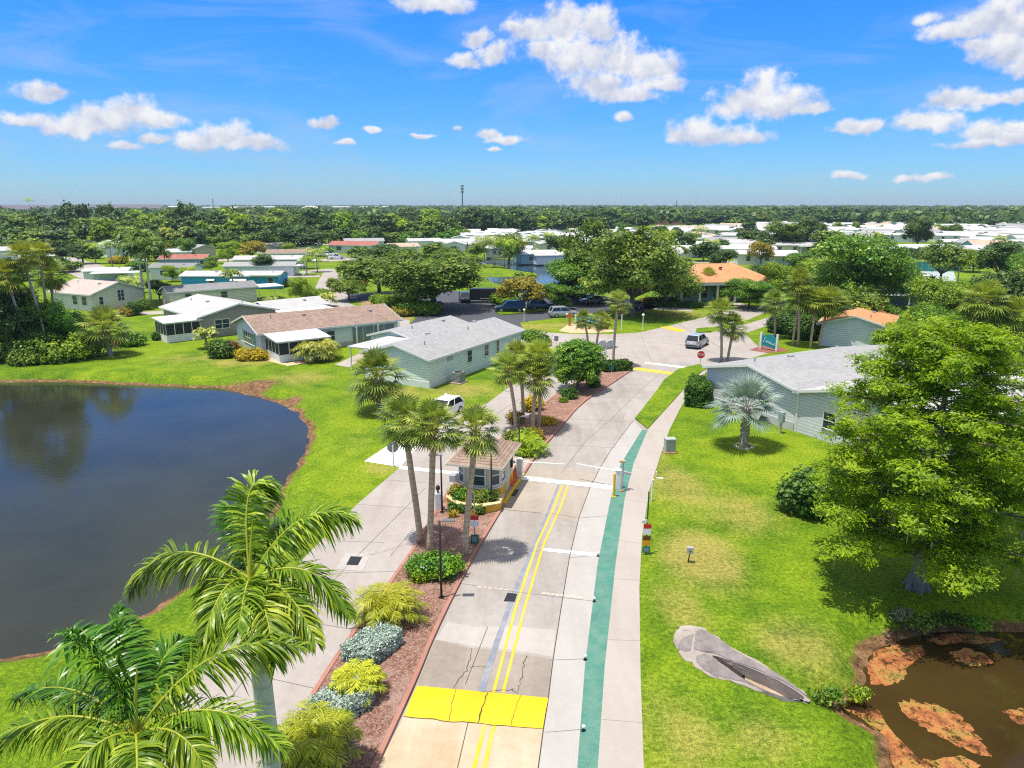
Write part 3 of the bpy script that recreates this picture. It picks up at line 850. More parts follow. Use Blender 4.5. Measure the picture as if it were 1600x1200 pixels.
# culvert end: sloping concrete collar with an open trough
def catmull(pts, n=5):
    out = []; m = len(pts)
    for i in range(m):
        a, b, c, d = pts[i - 1], pts[i], pts[(i + 1) % m], pts[(i + 2) % m]
        for k in range(n):
            t = k / n
            out.append(.5 * ((2 * b) + (c - a) * t + (2 * a - 5 * b + 4 * c - d) * t * t + (3 * b - a - 3 * c + d) * t ** 3))
    return out
def slab(pts, z0, z1, jit, c):
    """thin weathered slab with a worn, sloping rim"""
    q = [p + Vector((random.gauss(0, jit), random.gauss(0, jit), 0)) for p in catmull(pts)]
    inn = offset(q, -.07)
    mb = MB(); n = len(q)
    vs = [(p.x - c.x, p.y - c.y, z0) for p in q] + [(p.x - c.x, p.y - c.y, z1 + random.gauss(0, .006)) for p in inn]
    mb.add(vs, [(i, (i + 1) % n, n + (i + 1) % n, n + i) for i in range(n)])
    mb.poly([Vector(v) for v in vs[n:]])
    return mb
def culvert():
    CC = concrete('old_concrete', (.27, .24, .232), (.42, .42, .45), 1.0, .3)
    CL = concrete('old_concrete_pale', (.38, .34, .31), (.5, .47, .45), .9, .25)
    root = empty('culvert', CULV_OUT[0], label='weathered grey concrete culvert end in the right lawn', cat='culvert')
    c = root.location.copy()
    slab(PP([(1085,988),(1098,984),(1120,996),(1150,1017),(1185,1037),(1215,1053),(1240,1070),(1264,1090),(1260,1092),(1244,1081),(1222,1068),(1190,1053),(1160,1041),(1140,1034),(1118,1025),(1095,1020),(1082,1016),(1084,1002)]), -.12, .075, .012, c).build('upper_slab', CC, root)
    slab(PP([(1060,1003),(1072,994),(1086,992),(1083,1003),(1081,1018),(1070,1021),(1058,1015)]), -.1, .06, .01, c).build('round_slab', CC, root)
    slab(PP([(1060,980),(1072,978),(1090,984),(1097,989),(1083,989),(1064,987)]), -.1, .055, .01, c).build('end_slab', CL, root)
    slab(PP([(1088,1025),(1100,1023),(1114,1027),(1130,1039),(1150,1053),(1172,1067),(1200,1081),(1230,1091),(1252,1097),(1232,1096),(1200,1086),(1165,1070),(1140,1064),(1115,1058),(1096,1046),(1086,1035)]), -.12, .065, .012, c).build('lower_slab', CC, root)
    bm = bmesh.new()
    o_, i_ = [catmull(q, 3) for q in (CULV_OUT, PP([(1112,1026),(1142,1034),(1190,1053),(1225,1070),(1257,1092),(1232,1092),(1200,1082),(1170,1067),(1145,1051)]))]
    def rg(pts, z, j=0): return [bm.verts.new((p.x - c.x + random.gauss(0, j), p.y - c.y + random.gauss(0, j), z)) for p in pts]
    r0, r1, r2 = rg(o_, .035, .055), rg(i_, .035), rg(o_, -.1)
    bmesh.ops.triangle_fill(bm, edges=[bm.edges.new((r[k], r[(k + 1) % len(r)])) for r in (r0, r1) for k in range(len(r))], use_beauty=True)
    for k in range(len(r0)): bm.faces.new((r2[k], r2[(k + 1) % len(r0)], r0[(k + 1) % len(r0)], r0[k]))
    bmesh.ops.recalc_face_normals(bm, faces=bm.faces[:])
    me = bpy.data.meshes.new('collar'); bm.to_mesh(me); bm.free(); me.materials.append(CL); link(bpy.data.objects.new('collar', me), root)
    ring = PP([(1112,1026),(1142,1034),(1190,1053),(1225,1070),(1257,1092),(1232,1092),(1200,1082),(1170,1067),(1145,1051)])
    ring = catmull(ring, 3); n = len(ring)
    mb = MB(); vs = [(p.x - c.x, p.y - c.y, .05) for p in ring] + [(p.x - c.x, p.y - c.y, -.5) for p in offset(ring, -.04)]
    mb.add(vs, [(i, n + i, n + (i + 1) % n, (i + 1) % n) for i in range(n)]); mb.build('trough_wall', CC, root)
    MB().poly([Vector(v) for v in vs[n:]], -.42).build('trough_floor', concrete('silt', (.46, .36, .27), (.5, .42, .33), .8, .2), root)
    a, b = P(1116,1028) - c, P(1160,1052) - c
    MB().tube([Vector((a.x, a.y, -.2)), Vector((b.x, b.y, -.30))], [.26, .22], 12).build('pipe', plain('pipe_dark', (.03, .02, .018), .9), root)
    MB().tube([Vector((b.x - .2, b.y - .1, -.30)), Vector((b.x + .25, b.y - .35, -.36))], [.03, .02], 6).build('debris', plain('stick_brown', (.12, .05, .03), .9), root)
culvert()
# ================================================================== VEGETATION
BARK = barkmat('oak_bark', (.10, .075, .055), (.24, .20, .16))
BARKD = barkmat('cypress_bark', (.16, .12, .10), (.36, .30, .26), 8)
PALMB = barkmat('sabal_bark', (.26, .185, .13), (.54, .41, .31), 7, 3.5)
PALMG = barkmat('grey_palm_bark', (.24, .19, .15), (.46, .40, .34), 7, 3.0)
ROYALB = barkmat('royal_bark', (.40, .37, .34), (.62, .58, .54), 3, 2.2)
BOOT = barkmat('palm_boots', (.10, .07, .04), (.38, .27, .15), 14)
SHAFT = plain('crownshaft', (.16, .26, .03), .35, .15)
RACH = plain('rachis', (.30, .34, .03), .45, .15)
L_OAK = leafmat('oak_leaf', (.045, .11, .012), (.135, .23, .022), (.32, .42, .042), .25)
L_OAKD = leafmat('dark_oak_leaf', (.016, .056, .010), (.055, .13, .017), (.15, .24, .03), .2)
L_LIME = leafmat('lime_leaf', (.07, .15, .010), (.21, .34, .012), (.40, .52, .02), .32)
L_CYP = leafmat('cypress_leaf', (.10, .20, .008), (.31, .47, .012), (.55, .66, .02), .5)
L_FIC = leafmat('ficus_leaf', (.03, .11, .008), (.10, .24, .014), (.28, .46, .02), .25, .38)
L_GOLD = leafmat('golden_leaf', (.120, .120, .010), (.288, .240, .014), (.504, .408, .024), .3)
L_YEL = leafmat('yellow_leaf', (.220, .200, .008), (.480, .380, .008), (.660, .500, .012), .3)
L_SILV = leafmat('silver_leaf', (.200, .270, .220), (.420, .500, .450), (.660, .700, .660), .15)
L_HEDGE = leafmat('hedge_leaf', (.017, .063, .008), (.063, .161, .014), (.182, .308, .020), .2)
L_RED = leafmat('red_leaf', (.050, .010, .010), (.160, .030, .030), (.260, .100, .040), .2)
L_PALE = leafmat('pale_leaf', (.100, .120, .060), (.240, .260, .160), (.420, .400, .300), .2)
L_SABAL = leafmat('sabal_leaf', (.070, .12, .018), (.20, .27, .042), (.44, .50, .11), .22, .42)
L_SABALY = leafmat('sabal_yellow_leaf', (.08, .13, .014), (.22, .29, .03), (.46, .49, .085), .22, .42)
L_DEAD = leafmat('dead_frond', (.100, .055, .022), (.280, .170, .075), (.460, .330, .170), .1)
L_BIS = leafmat('bismarck_leaf', (.11, .165, .14), (.235, .305, .265), (.43, .50, .45), .12, .5)
L_ROY = leafmat('royal_leaf', (.041, .115, .008), (.155, .270, .014), (.486, .567, .047), .3, .36)
L_ROYD = leafmat('dark_royal_leaf', (.018, .08, .010), (.06, .18, .014), (.22, .38, .03), .25, .32)
L_DATE = leafmat('date_leaf', (.078, .130, .008), (.247, .325, .013), (.546, .572, .039), .3, .42)

def unit(a): return a / (np.linalg.norm(a, axis=-1, keepdims=True) + 1e-9)

def leaf_quads(C, N, S, asp=1.5):
    n = len(C)
    T = unit(np.cross(N, rng.normal(size=(n, 3))))
    B = np.cross(N, T)
    S = S[:, None]
    V = np.stack([C - T * S * asp * .5, C + B * S * .5, C + T * S * asp * .5, C - B * S * .5], 1).reshape(-1, 3)
    return V, np.arange(4 * n).reshape(n, 4)

def crown_mesh(name, lobes, nclump, per, cr, leaf, mat, parent=None, flat=.6, shell=.72, low=-.75, up=.5, asp=1.5, tier=0.0):
    """leaf clusters spread over and inside the given lobes (centre, radii)"""
    w = np.array([(l[1][0] * l[1][1] + l[1][0] * l[1][2]) for l in lobes]); w = w / w.sum()
    idx = rng.choice(len(lobes), nclump, p=w)
    d = unit(rng.normal(size=(nclump * 3, 3))); d = d[d[:, 2] > low][:nclump]
    idx = idx[:len(d)]
    ctr = np.array([l[0] for l in lobes])[idx]; rad = np.array([l[1] for l in lobes])[idx]
    r = shell + (1 - shell) * rng.random(len(d)) ** .6
    r = np.where(rng.random(len(d)) < .18, rng.random(len(d)) * .8, r)
    c0 = ctr + d * rad * r[:, None]
    if tier: c0[:, 2] += tier * np.sin(c0[:, 2] * 4 + c0[:, 0])
    cv = rng.random(len(d))
    k = np.repeat(np.arange(len(d)), per)
    g = rng.normal(size=(len(k), 3)) * cr * (.6 + .8 * rng.random(len(d)))[k][:, None]; g[:, 2] *= flat
    C = c0[k] + g
    N = unit(d[k] * .9 + np.array([0, 0, up + .1]) + rng.normal(size=C.shape) * .45)
    S = leaf * (.6 + .8 * rng.random(len(C)))
    V, Fq = leaf_quads(C, N, S, asp)
    var = np.clip(.55 * cv[k] + .45 * rng.random(len(C)), 0, 1)
    return np_mesh(name, V, Fq, mat, parent, var)

class Stock:
    """keeps one built thing; the first use moves it, later uses copy it"""
    def __init__(s, make): s.make, s.root, s.used = make, None, False
    def get(s):
        if s.root is None: s.root = s.make()
        if not s.used: s.used = True; return s.root
        return copy_tree(s.root)

def limbs(mb, base_r, h0, lobes, bend=.3, n=7, tr=None):
    tr = tr or base_r * .75
    mb.tube([(0, 0, -.15), (0, 0, .08), (base_r * .3, 0, h0 * .5), (0, base_r * .3, h0)], [base_r * 1.5, base_r * 1.05, base_r * .9, tr], n)
    for c, r in lobes:
        c = Vector(c); a = Vector((0, 0, h0 * .93))
        m_ = a.lerp(c, .45) + Vector((random.uniform(-bend, bend), random.uniform(-bend, bend), -abs(c.z - h0) * .12))
        mb.tube([a, m_, c, c + (c - m_) * .5], [tr * .62, tr * .42, tr * .22, tr * .08], 6)
        for k in range(3):
            e = c + Vector((random.uniform(-1, 1) * r[0] * .7, random.uniform(-1, 1) * r[1] * .7, random.uniform(.0, .7) * r[2]))
            mb.tube([m_.lerp(c, .6), (m_ + e) / 2 + Vector((0, 0, .2)), e], [tr * .25, tr * .15, tr * .05], 5)
    return mb

def tree_maker(name, lobes, r, h0, leafm, nclump, per, cr, leaf, bark=BARK, cat='tree', **kw):
    def make():
        root = empty(name); root['category'] = cat
        limbs(MB(), r, h0, lobes).build('trunk', bark, root, smooth=True)
        crown_mesh('crown', lobes, nclump, per, cr, leaf, leafm, root, **kw)
        return root
    return Stock(make)

def rand_lobes(n, R0, z0, z1, r0, r1, seed):
    rr = random.Random(seed); out = []
    for i in range(n):
        a = 2 * PI * (i + rr.random() * .7) / n; d = R0 * (.45 + .55 * rr.random()) if i else 0
        q = rr.uniform(r0, r1)
        out.append(((d * math.cos(a), d * math.sin(a), rr.uniform(z0, z1) + (0 if d else (z1 - z0) * .3)), (q, q, q * rr.uniform(.6, .8))))
    return out

# unit trees: about 10 m wide and 10 m tall
OAKS = [tree_maker('oak_tree', rand_lobes(13, 3.6, 3.2, 7.8, 1.6, 2.4, s), .32, 2.4, L_OAKD if s % 2 else L_OAK, 400, 26, .42, .30) for s in (1, 2, 3, 4)]
LOWT = [tree_maker('woodland_tree', rand_lobes(11, 3.4, 2.8, 7.9, 1.7, 2.6, 20 + s), .3, 2.2, (L_OAKD, L_OAK, L_OAKD, L_LIME)[s], 230, 15, .5, .60) for s in range(4)]
LIMET = [tree_maker('bright_tree', rand_lobes(14, 3.5, 2.6, 8.2, 1.4, 2.2, 40 + s), .2, 2.0, (L_LIME, L_FIC)[s], 620, 40, .36, .17) for s in range(2)]
BIGOAK = [tree_maker('live_oak', rand_lobes(22, 3.9, 3.0, 7.8, 1.3, 2.1, 60 + s), .30, 2.2, L_OAK, 800, 34, .34, .19, low=-.95) for s in range(3)]
LOWB = [tree_maker('understory_tree', rand_lobes(9, 3.6, 1.6, 6.5, 2.2, 3.0, 90 + s), .2, 1.0, (L_OAK, L_FIC, L_OAKD)[s], 200, 16, .5, .55, low=-.95) for s in range(3)]
GOLDT = tree_maker('golden_tree', rand_lobes(9, 3.4, 3.6, 7.2, 1.6, 2.2, 70), .28, 2.4, L_GOLD, 240, 24, .42, .3)

LAB = {}
def put_tree(stock, px, py, top, wpx, label, group=None, unit_w=9.6, unit_h=9.6, name=None, rz=None):
    p = P(px, py); H = hgt(p, top); W = wpx * mpx(p)
    o = stock.get()
    if group is None and 'group' in o: del o['group']
    place(o, p, random.uniform(0, 6.28) if rz is None else rz, (W / unit_w, W / unit_w, H / unit_h), label, group)
    return o

# ------------------------------------------------------------------ palms
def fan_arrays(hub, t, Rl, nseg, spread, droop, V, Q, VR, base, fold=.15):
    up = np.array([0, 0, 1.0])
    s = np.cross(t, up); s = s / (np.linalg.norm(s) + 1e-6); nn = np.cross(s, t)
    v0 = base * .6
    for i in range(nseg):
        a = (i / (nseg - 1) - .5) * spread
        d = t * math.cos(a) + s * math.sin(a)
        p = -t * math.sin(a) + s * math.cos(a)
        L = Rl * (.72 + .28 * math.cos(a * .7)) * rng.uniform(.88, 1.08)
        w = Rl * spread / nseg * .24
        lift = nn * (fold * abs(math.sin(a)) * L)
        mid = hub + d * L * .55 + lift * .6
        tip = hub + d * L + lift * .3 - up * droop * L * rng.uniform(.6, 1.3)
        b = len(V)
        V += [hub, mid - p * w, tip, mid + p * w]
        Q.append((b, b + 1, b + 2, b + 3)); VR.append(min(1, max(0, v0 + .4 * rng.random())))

def fan_crown(nleaf, Rl, pet, el0, el1, leafm, parent, name='fronds', nseg=15, spread=3.9, droop=.35, dead=0, petm=None, start=0.0, fold=.15, petw=.02):
    V, Q, VR = [], [], []; mb = MB()
    for i in range(nleaf):
        f = (i + .5) / nleaf
        az = i * 2.39996 + rng.uniform(-.2, .2); el = el0 + (el1 - el0) * f + rng.uniform(-.12, .12)
        t = np.array([math.cos(az) * math.cos(el), math.sin(az) * math.cos(el), math.sin(el)])
        pl = pet * rng.uniform(.8, 1.15)
        hub = t * pl + np.array([0, 0, start - .10 * pl * math.cos(el)])
        mb.tube([(0, 0, start), tuple(t * pl * .5 + np.array([0, 0, start])), tuple(hub)], [petw * 1.4, petw, petw * .8], 4, cap=False)
        t2 = t + np.array([0, 0, -.15]); t2 /= np.linalg.norm(t2)
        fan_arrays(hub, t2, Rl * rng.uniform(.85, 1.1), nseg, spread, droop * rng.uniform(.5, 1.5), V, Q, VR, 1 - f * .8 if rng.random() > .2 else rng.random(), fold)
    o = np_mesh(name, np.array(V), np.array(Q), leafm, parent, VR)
    mb.build('petioles', petm or RACH, parent)
    if dead:
        V, Q, VR = [], [], []
        for i in range(dead):
            az = rng.uniform(0, 2 * PI); el = rng.uniform(-1.35, -.8)
            t = np.array([math.cos(az) * math.cos(el), math.sin(az) * math.cos(el), math.sin(el)])
            hub = t * pet * .75 + np.array([0, 0, start - .1])
            fan_arrays(hub, t, Rl * .8, 10, 2.0, .2, V, Q, VR, rng.random())
        np_mesh('dead_fronds', np.array(V), np.array(Q), L_DEAD, parent, VR)
    return o

SAB = []
for s_ in range(4):
    def mk(s_=s_):
        r = empty('sabal_palm'); r['category'] = 'palm'
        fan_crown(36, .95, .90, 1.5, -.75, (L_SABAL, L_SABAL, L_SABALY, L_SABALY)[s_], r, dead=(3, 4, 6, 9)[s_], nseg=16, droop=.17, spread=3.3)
        return r
    SAB.append(mk)
SAB_CROWN = {}
def sabal(px, py, cx, cy, wpx, label, group='sabal palms', kind=0, bark=None, r0=.17, lean=None, name='sabal_palm', boots=True):
    """fan palm: crown (shared mesh) hangs at the trunk's own top"""
    p = P(px, py); Hc = hgt(p, cy); m_ = mpx(p)
    s = wpx * m_ / 3.3
    dx = (cx - px) * m_
    if kind not in SAB_CROWN:
        tmp = SAB[kind](); SAB_CROWN[kind] = [o for o in KIDS[tmp.name]]; KIDS[tmp.name] = []
        for o in SAB_CROWN[kind]: o.parent = None; col.objects.unlink(o)
        bpy.data.objects.remove(tmp)
    root = empty(name, p, 0, label, 'palm tree', group)
    top = Vector((dx, 0, Hc))
    n = 8; pts = []; rad = []
    for i in range(n + 1):
        t_ = i / n
        pts.append(Vector((dx * t_ ** 1.6 + .06 * math.sin(3 * t_ + px), .05 * math.sin(4 * t_ + px), Hc * t_ - .1 * (i == 0))))
        rad.append(r0 * (1.15 if i == 0 else (1.0 - .12 * t_)))
    pts[-1] = top
    rzz = random.uniform(0, 6.28)
    MB().tube(pts, rad, 10).build('trunk', bark or PALMB, root, smooth=True)
    if boots:
        mb = MB()
        for k in range(26):
            a = k * 2.4; z = Hc - .05 - .045 * k * s
            c = top + Vector((0, 0, z - Hc))
            d = Vector((math.cos(a), math.sin(a), .0))
            q = c + d * r0 * .8
            mb.tube([q, q + d * .10 * s + Vector((0, 0, .16 * s)), q + d * .17 * s + Vector((0, 0, .34 * s))], [.055 * s, .045 * s, .015], 5)
        mb.build('boots', BOOT, root)
    for o in SAB_CROWN[kind]:
        c = o.copy(); link(c, root); c.location = top; c.rotation_euler = (0, 0, rzz); c.scale = (s, s, s * .95)
    return root

def pinnate(rach, m, Lmax, V, Q, VR, base=.5, wind=(0, 0, 0), droop=.5, width=.03, ang0=.35, ang1=.95, plume=.5, prof=None, sides=(1, -1), t0=.12):
    """leaflets along a curved rachis"""
    pts = np.array([tuple(p) for p in rach]); n = len(pts)
    up = np.array([0, 0, 1.0]); wind = np.array(wind, float)
    for i in range(m):
        t_ = t0 + (1 - t0) * (i + .5) / m
        f = t_ * (n - 1); k = min(int(f), n - 2); u = f - k
        p = pts[k] * (1 - u) + pts[k + 1] * u
        T = pts[min(k + 2, n - 1)] - pts[max(k - 1, 0)]; T /= np.linalg.norm(T)
        S = np.cross(T, up); S /= (np.linalg.norm(S) + 1e-6); N = np.cross(S, T)
        L0 = Lmax * (prof(t_) if prof else (min(1, (t_ + .25) * 1.6) * (1 - .62 * max(0, (t_ - .55) / .45) ** 1.5)))
        for sg in sides:
            a = ang0 + (ang1 - ang0) * t_ + rng.uniform(-.1, .1)
            d = S * sg * math.cos(a) + T * math.sin(a) + N * rng.uniform(-plume, plume * 1.1) + wind * rng.uniform(.7, 1.3)
            d /= np.linalg.norm(d)
            L = L0 * rng.uniform(.82, 1.1)
            W = np.cross(d, N); W /= (np.linalg.norm(W) + 1e-6)
            W = W * math.cos(.5) + N * math.sin(.5) * rng.uniform(-1, 1); w = width * rng.uniform(.8, 1.2)
            dr = droop * rng.uniform(.6, 1.4)
            p1 = p + d * L * .4 - up * dr * L * .06; p2 = p + d * L * .75 - up * dr * L * .28; p3 = p + d * L * .96 - up * dr * L * .58
            b = len(V)
            V += [p - W * w * .4, p + W * w * .4, p1 - W * w, p1 + W * w, p2 - W * w * .7, p2 + W * w * .7, p3 - W * w * .08, p3 + W * w * .08]
            for j in (0, 2, 4): Q.append((b + j, b + j + 1, b + j + 3, b + j + 2))
            vv = min(1, max(0, base + rng.uniform(-.3, .3)))
            VR += [vv, vv, min(1, vv + .12)]

def bez(a, c, b, n=14):
    a, b, c = Vector(a), Vector(b), Vector(c)
    return [a * (1 - t) ** 2 + c * 2 * t * (1 - t) + b * t * t for t in (i / n for i in range(n + 1))]

def feather_crown(nf, L, leafm, parent, rlen=.38, m=26, el0=1.25, el1=-.35, start=0.0, droop=.5, width=.022, dead=0, plume=.35, rr=.02, nseg=10):
    V, Q, VR = [], [], []; mb = MB()
    for i in range(nf):
        f = (i + .5) / nf; az = i * 2.39996 + rng.uniform(-.15, .15); el = el0 + (el1 - el0) * f
        h = Vector((math.cos(az), math.sin(az), 0)); l = L * rng.uniform(.85, 1.1)
        a = Vector((0, 0, start)); c = a + h * l * .5 * math.cos(el * .8) + Vector((0, 0, l * .55 * math.sin(max(el, .1)) + .12 * l))
        b = a + h * l * (.55 + .4 * math.cos(el)) + Vector((0, 0, l * (.62 * math.sin(el) - .18)))
        rch = bez(a, c, b, nseg)
        mb.tube(rch, [rr * (1 - .8 * k / nseg) for k in range(nseg + 1)], 4, cap=False)
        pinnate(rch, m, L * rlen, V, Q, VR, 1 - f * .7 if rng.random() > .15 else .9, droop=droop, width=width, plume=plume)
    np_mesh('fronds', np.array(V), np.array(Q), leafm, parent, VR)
    mb.build('rachises', RACH, parent)

def royal_mid(px, py, top, wpx, label, trunk_r=.2, leafm=None, L=2.6, nf=13, group=None, bark=None, name='royal_palm', gs=True, lean=0.0, m=22, width=.05):
    p = P(px, py); m_ = mpx(p); H = hgt(p, top); W = wpx * m_
    root = empty(name, p, random.uniform(0, 6), label, 'palm tree', group)
    L = W * .55; hc = max(H - L * .55, H * .35)
    pts = [Vector((lean * t_ * t_, 0, hc * t_ - .1 * (t_ == 0))) for t_ in (0, .25, .5, .75, 1)]
    MB().tube(pts, [trunk_r * 1.2, trunk_r, trunk_r * 1.02, trunk_r * .9, trunk_r * .75], 10).build('trunk', bark or ROYALB, root, smooth=True)
    if gs: MB().tube([(lean, 0, hc), (lean, 0, hc + L * .35)], [trunk_r * .7, trunk_r * .4], 8).build('crownshaft', SHAFT, root, smooth=True)
    V, Q = None, None
    hold = empty('tmp'); feather_crown(nf, L, leafm or L_OAK, hold, start=0, width=width, m=m, droop=.7, plume=.5)
    for o in KIDS[hold.name]:
        o.parent = root; KIDS.setdefault(root.name, []).append(o); o.location = (lean, 0, hc + (L * .3 if gs else 0))
    KIDS[hold.name] = []
    bpy.data.objects.remove(hold)
    return root

# ------------------------------------------------------------------ shrubs
def bush(name, p, rx, ry, h, leafm, label, cat='shrub', group=None, nclump=None, per=22, leaf=.09, cr=.13, boxy=False, stems=True, rz=0.0, share=None):
    root = empty(name, p, rz, label, cat, group)
    if boxy:
        # clipped hedge: leaf clusters over the faces of a rounded block
        n = nclump or int(220 * (rx * ry * 4 + 2 * h * (rx + ry)) / 6)
        pts, nr = [], []
        A = [4 * rx * ry, 4 * rx * h, 4 * ry * h]; A = np.array(A) / sum(A)
        for i in range(n):
            k = rng.choice(3, p=A); u, v = rng.uniform(-1, 1, 2); sg = rng.choice((-1, 1))
            if k == 0: q, nn = (u * rx, v * ry, h), (0, 0, 1)
            elif k == 1: q, nn = (u * rx, sg * ry, (v + 1) / 2 * h), (0, sg, .2)
            else: q, nn = (sg * rx, u * ry, (v + 1) / 2 * h), (sg, 0, .2)
            pts.append(q); nr.append(nn)
        pts, nr = np.array(pts), unit(np.array(nr, float))
        e = np.abs(pts) / np.array([rx, ry, h]); corner = np.clip(np.sort(e, 1)[:, 1] - .8, 0, 1)
        pts = pts - nr * corner[:, None] * .35 * min(rx, ry)
        k = np.repeat(np.arange(n), per)
        C = pts[k] + rng.normal(size=(n * per, 3)) * cr * .7
        N = unit(nr[k] * .8 + rng.normal(size=C.shape) * .6)
        V, Fq = leaf_quads(C, N, leaf * (.6 + .8 * rng.random(len(C))))
        cv = rng.random(n)
        np_mesh('foliage', V, Fq, leafm, root, np.clip(.5 * cv[k] + .5 * rng.random(len(C)), 0, 1))
        MB().box((0, 0, h * .46), (rx * 1.75, ry * 1.75, h * .88)).build('twigs', plain('twig_core', (.035, .05, .015), .95, .4), root)
    else:
        lobes = [((0, 0, h * .5), (rx * .8, ry * .8, h * .5))]
        for i in range(5):
            a = i * 2 * PI / 5 + random.random(); q = random.uniform(.38, .55)
            lobes.append(((math.cos(a) * rx * .55, math.sin(a) * ry * .55, h * random.uniform(.4, .62)), (rx * q, ry * q, h * random.uniform(.3, .42))))
        ar = rx * ry + (rx + ry) * h
        crown_mesh('foliage', lobes, nclump or int(70 * ar) + 30, per, cr, leaf, leafm, root, flat=.8, shell=.78, low=-.9)
        if stems:
            mb = MB()
            for i in range(5):
                a = i * 1.3; mb.tube([(0, 0, -.05), (math.cos(a) * rx * .2, math.sin(a) * ry * .2, h * .3), (math.cos(a) * rx * .5, math.sin(a) * ry * .5, h * .7)], [.03, .025, .01], 5)
            mb.build('stems', BARK, root)
    return root

def pygmy(p, L, label, group='dwarf date palms along the median', nf=34, leafm=None, h=.35, m=26, width=.012, name='dwarf_palm', el1=-.3):
    root = empty(name, p, random.uniform(0, 6), label, 'palm', group)
    MB().tube([(0, 0, -.1), (0, 0, h)], [.10, .07], 8).build('trunk', BOOT, root)
    V, Q, VR = [], [], []; mb = MB()
    hold = root
    feather_crown(nf, L, leafm or L_DATE, root, rlen=.30, m=m, start=h, el1=el1, droop=.55, width=width, plume=.4, rr=.012)
    return root

def spiky(name, p, h, leafm, label, group=None, n=60, w=.03, spread=1.0, cat='plant'):
    root = empty(name, p, 0, label, cat, group)
    V, Q, VR = [], [], []
    for i in range(n):
        a = rng.uniform(0, 2 * PI); el = rng.uniform(.5, 1.45); l = h * rng.uniform(.7, 1.2)
        d = np.array([math.cos(a) * math.cos(el) * spread, math.sin(a) * math.cos(el) * spread, math.sin(el)]); s = np.array([-math.sin(a), math.cos(a), 0]) * w
        b = len(V); o0 = np.array([math.cos(a), math.sin(a), 0]) * .05
        m_ = o0 + d * l * .6; e = o0 + d * l * np.array([1.15, 1.15, .86])
        V += [o0 - s * .6, o0 + s * .6, m_ + s, m_ - s, e + s * .1, e - s * .1]
        Q += [(b, b + 1, b + 2, b + 3), (b + 3, b + 2, b + 4, b + 5)]; v = rng.random(); VR += [v, v]
    np_mesh('leaves', np.array(V), np.array(Q), leafm, root, VR)
    return root
# ================================================================== HOMES
WHITE = plain('white_trim', (.72, .72, .71), .45, .06)
WROOF = plain('white_metal_roof', (.64, .64, .65), .4, .07, 1.5)
GROOF = roofing('pale_grey_roof', (.25, .255, .265), (.35, .355, .365))
MROOF = roofing('mid_grey_roof', (.17, .175, .185), (.26, .265, .275))
LROOF = roofing('light_roof', (.36, .36, .37), (.47, .47, .48))
BROOF = roofing('brown_roof', (.19, .13, .105), (.34, .25, .205))
TROOF = roofing('tan_roof', (.38, .28, .21), (.54, .42, .34))
OROOF = roofing('orange_roof', (.42, .19, .085), (.56, .30, .155))
RROOF = roofing('red_roof', (.28, .09, .075), (.40, .16, .13))
S_MINT = siding('mint_siding', (.70, .80, .75)); S_WHITE = siding('white_siding', (.80, .80, .79)); S_PALE = siding('pale_blue_siding', (.72, .76, .80))
S_TAUPE = siding('taupe_siding', (.34, .295, .27)); S_CREAM = siding('cream_siding', (.78, .71, .55)); S_BLUE = siding('blue_siding', (.03, .40, .70))
S_BEIGE = siding('beige_siding', (.52, .47, .36)); S_GREY = siding('grey_siding', (.62, .64, .69)); S_BLGR = siding('blue_grey_siding', (.30, .36, .44)); S_AQUA = siding('aqua_siding', (.30, .52, .56))
SKIRT = plain('skirting', (.42, .43, .44), .8)
PANE = glassmat('window_glass'); SCREEN = plain('porch_screen', (.022, .026, .034), .5, .2)
BLIND = glassmat('blind_glass', (.30, .30, .29), .3)
TEAL = plain('teal_paint', (.02, .33, .34), .5)
DARK = plain('dark_void', (.02, .02, .022), .8)

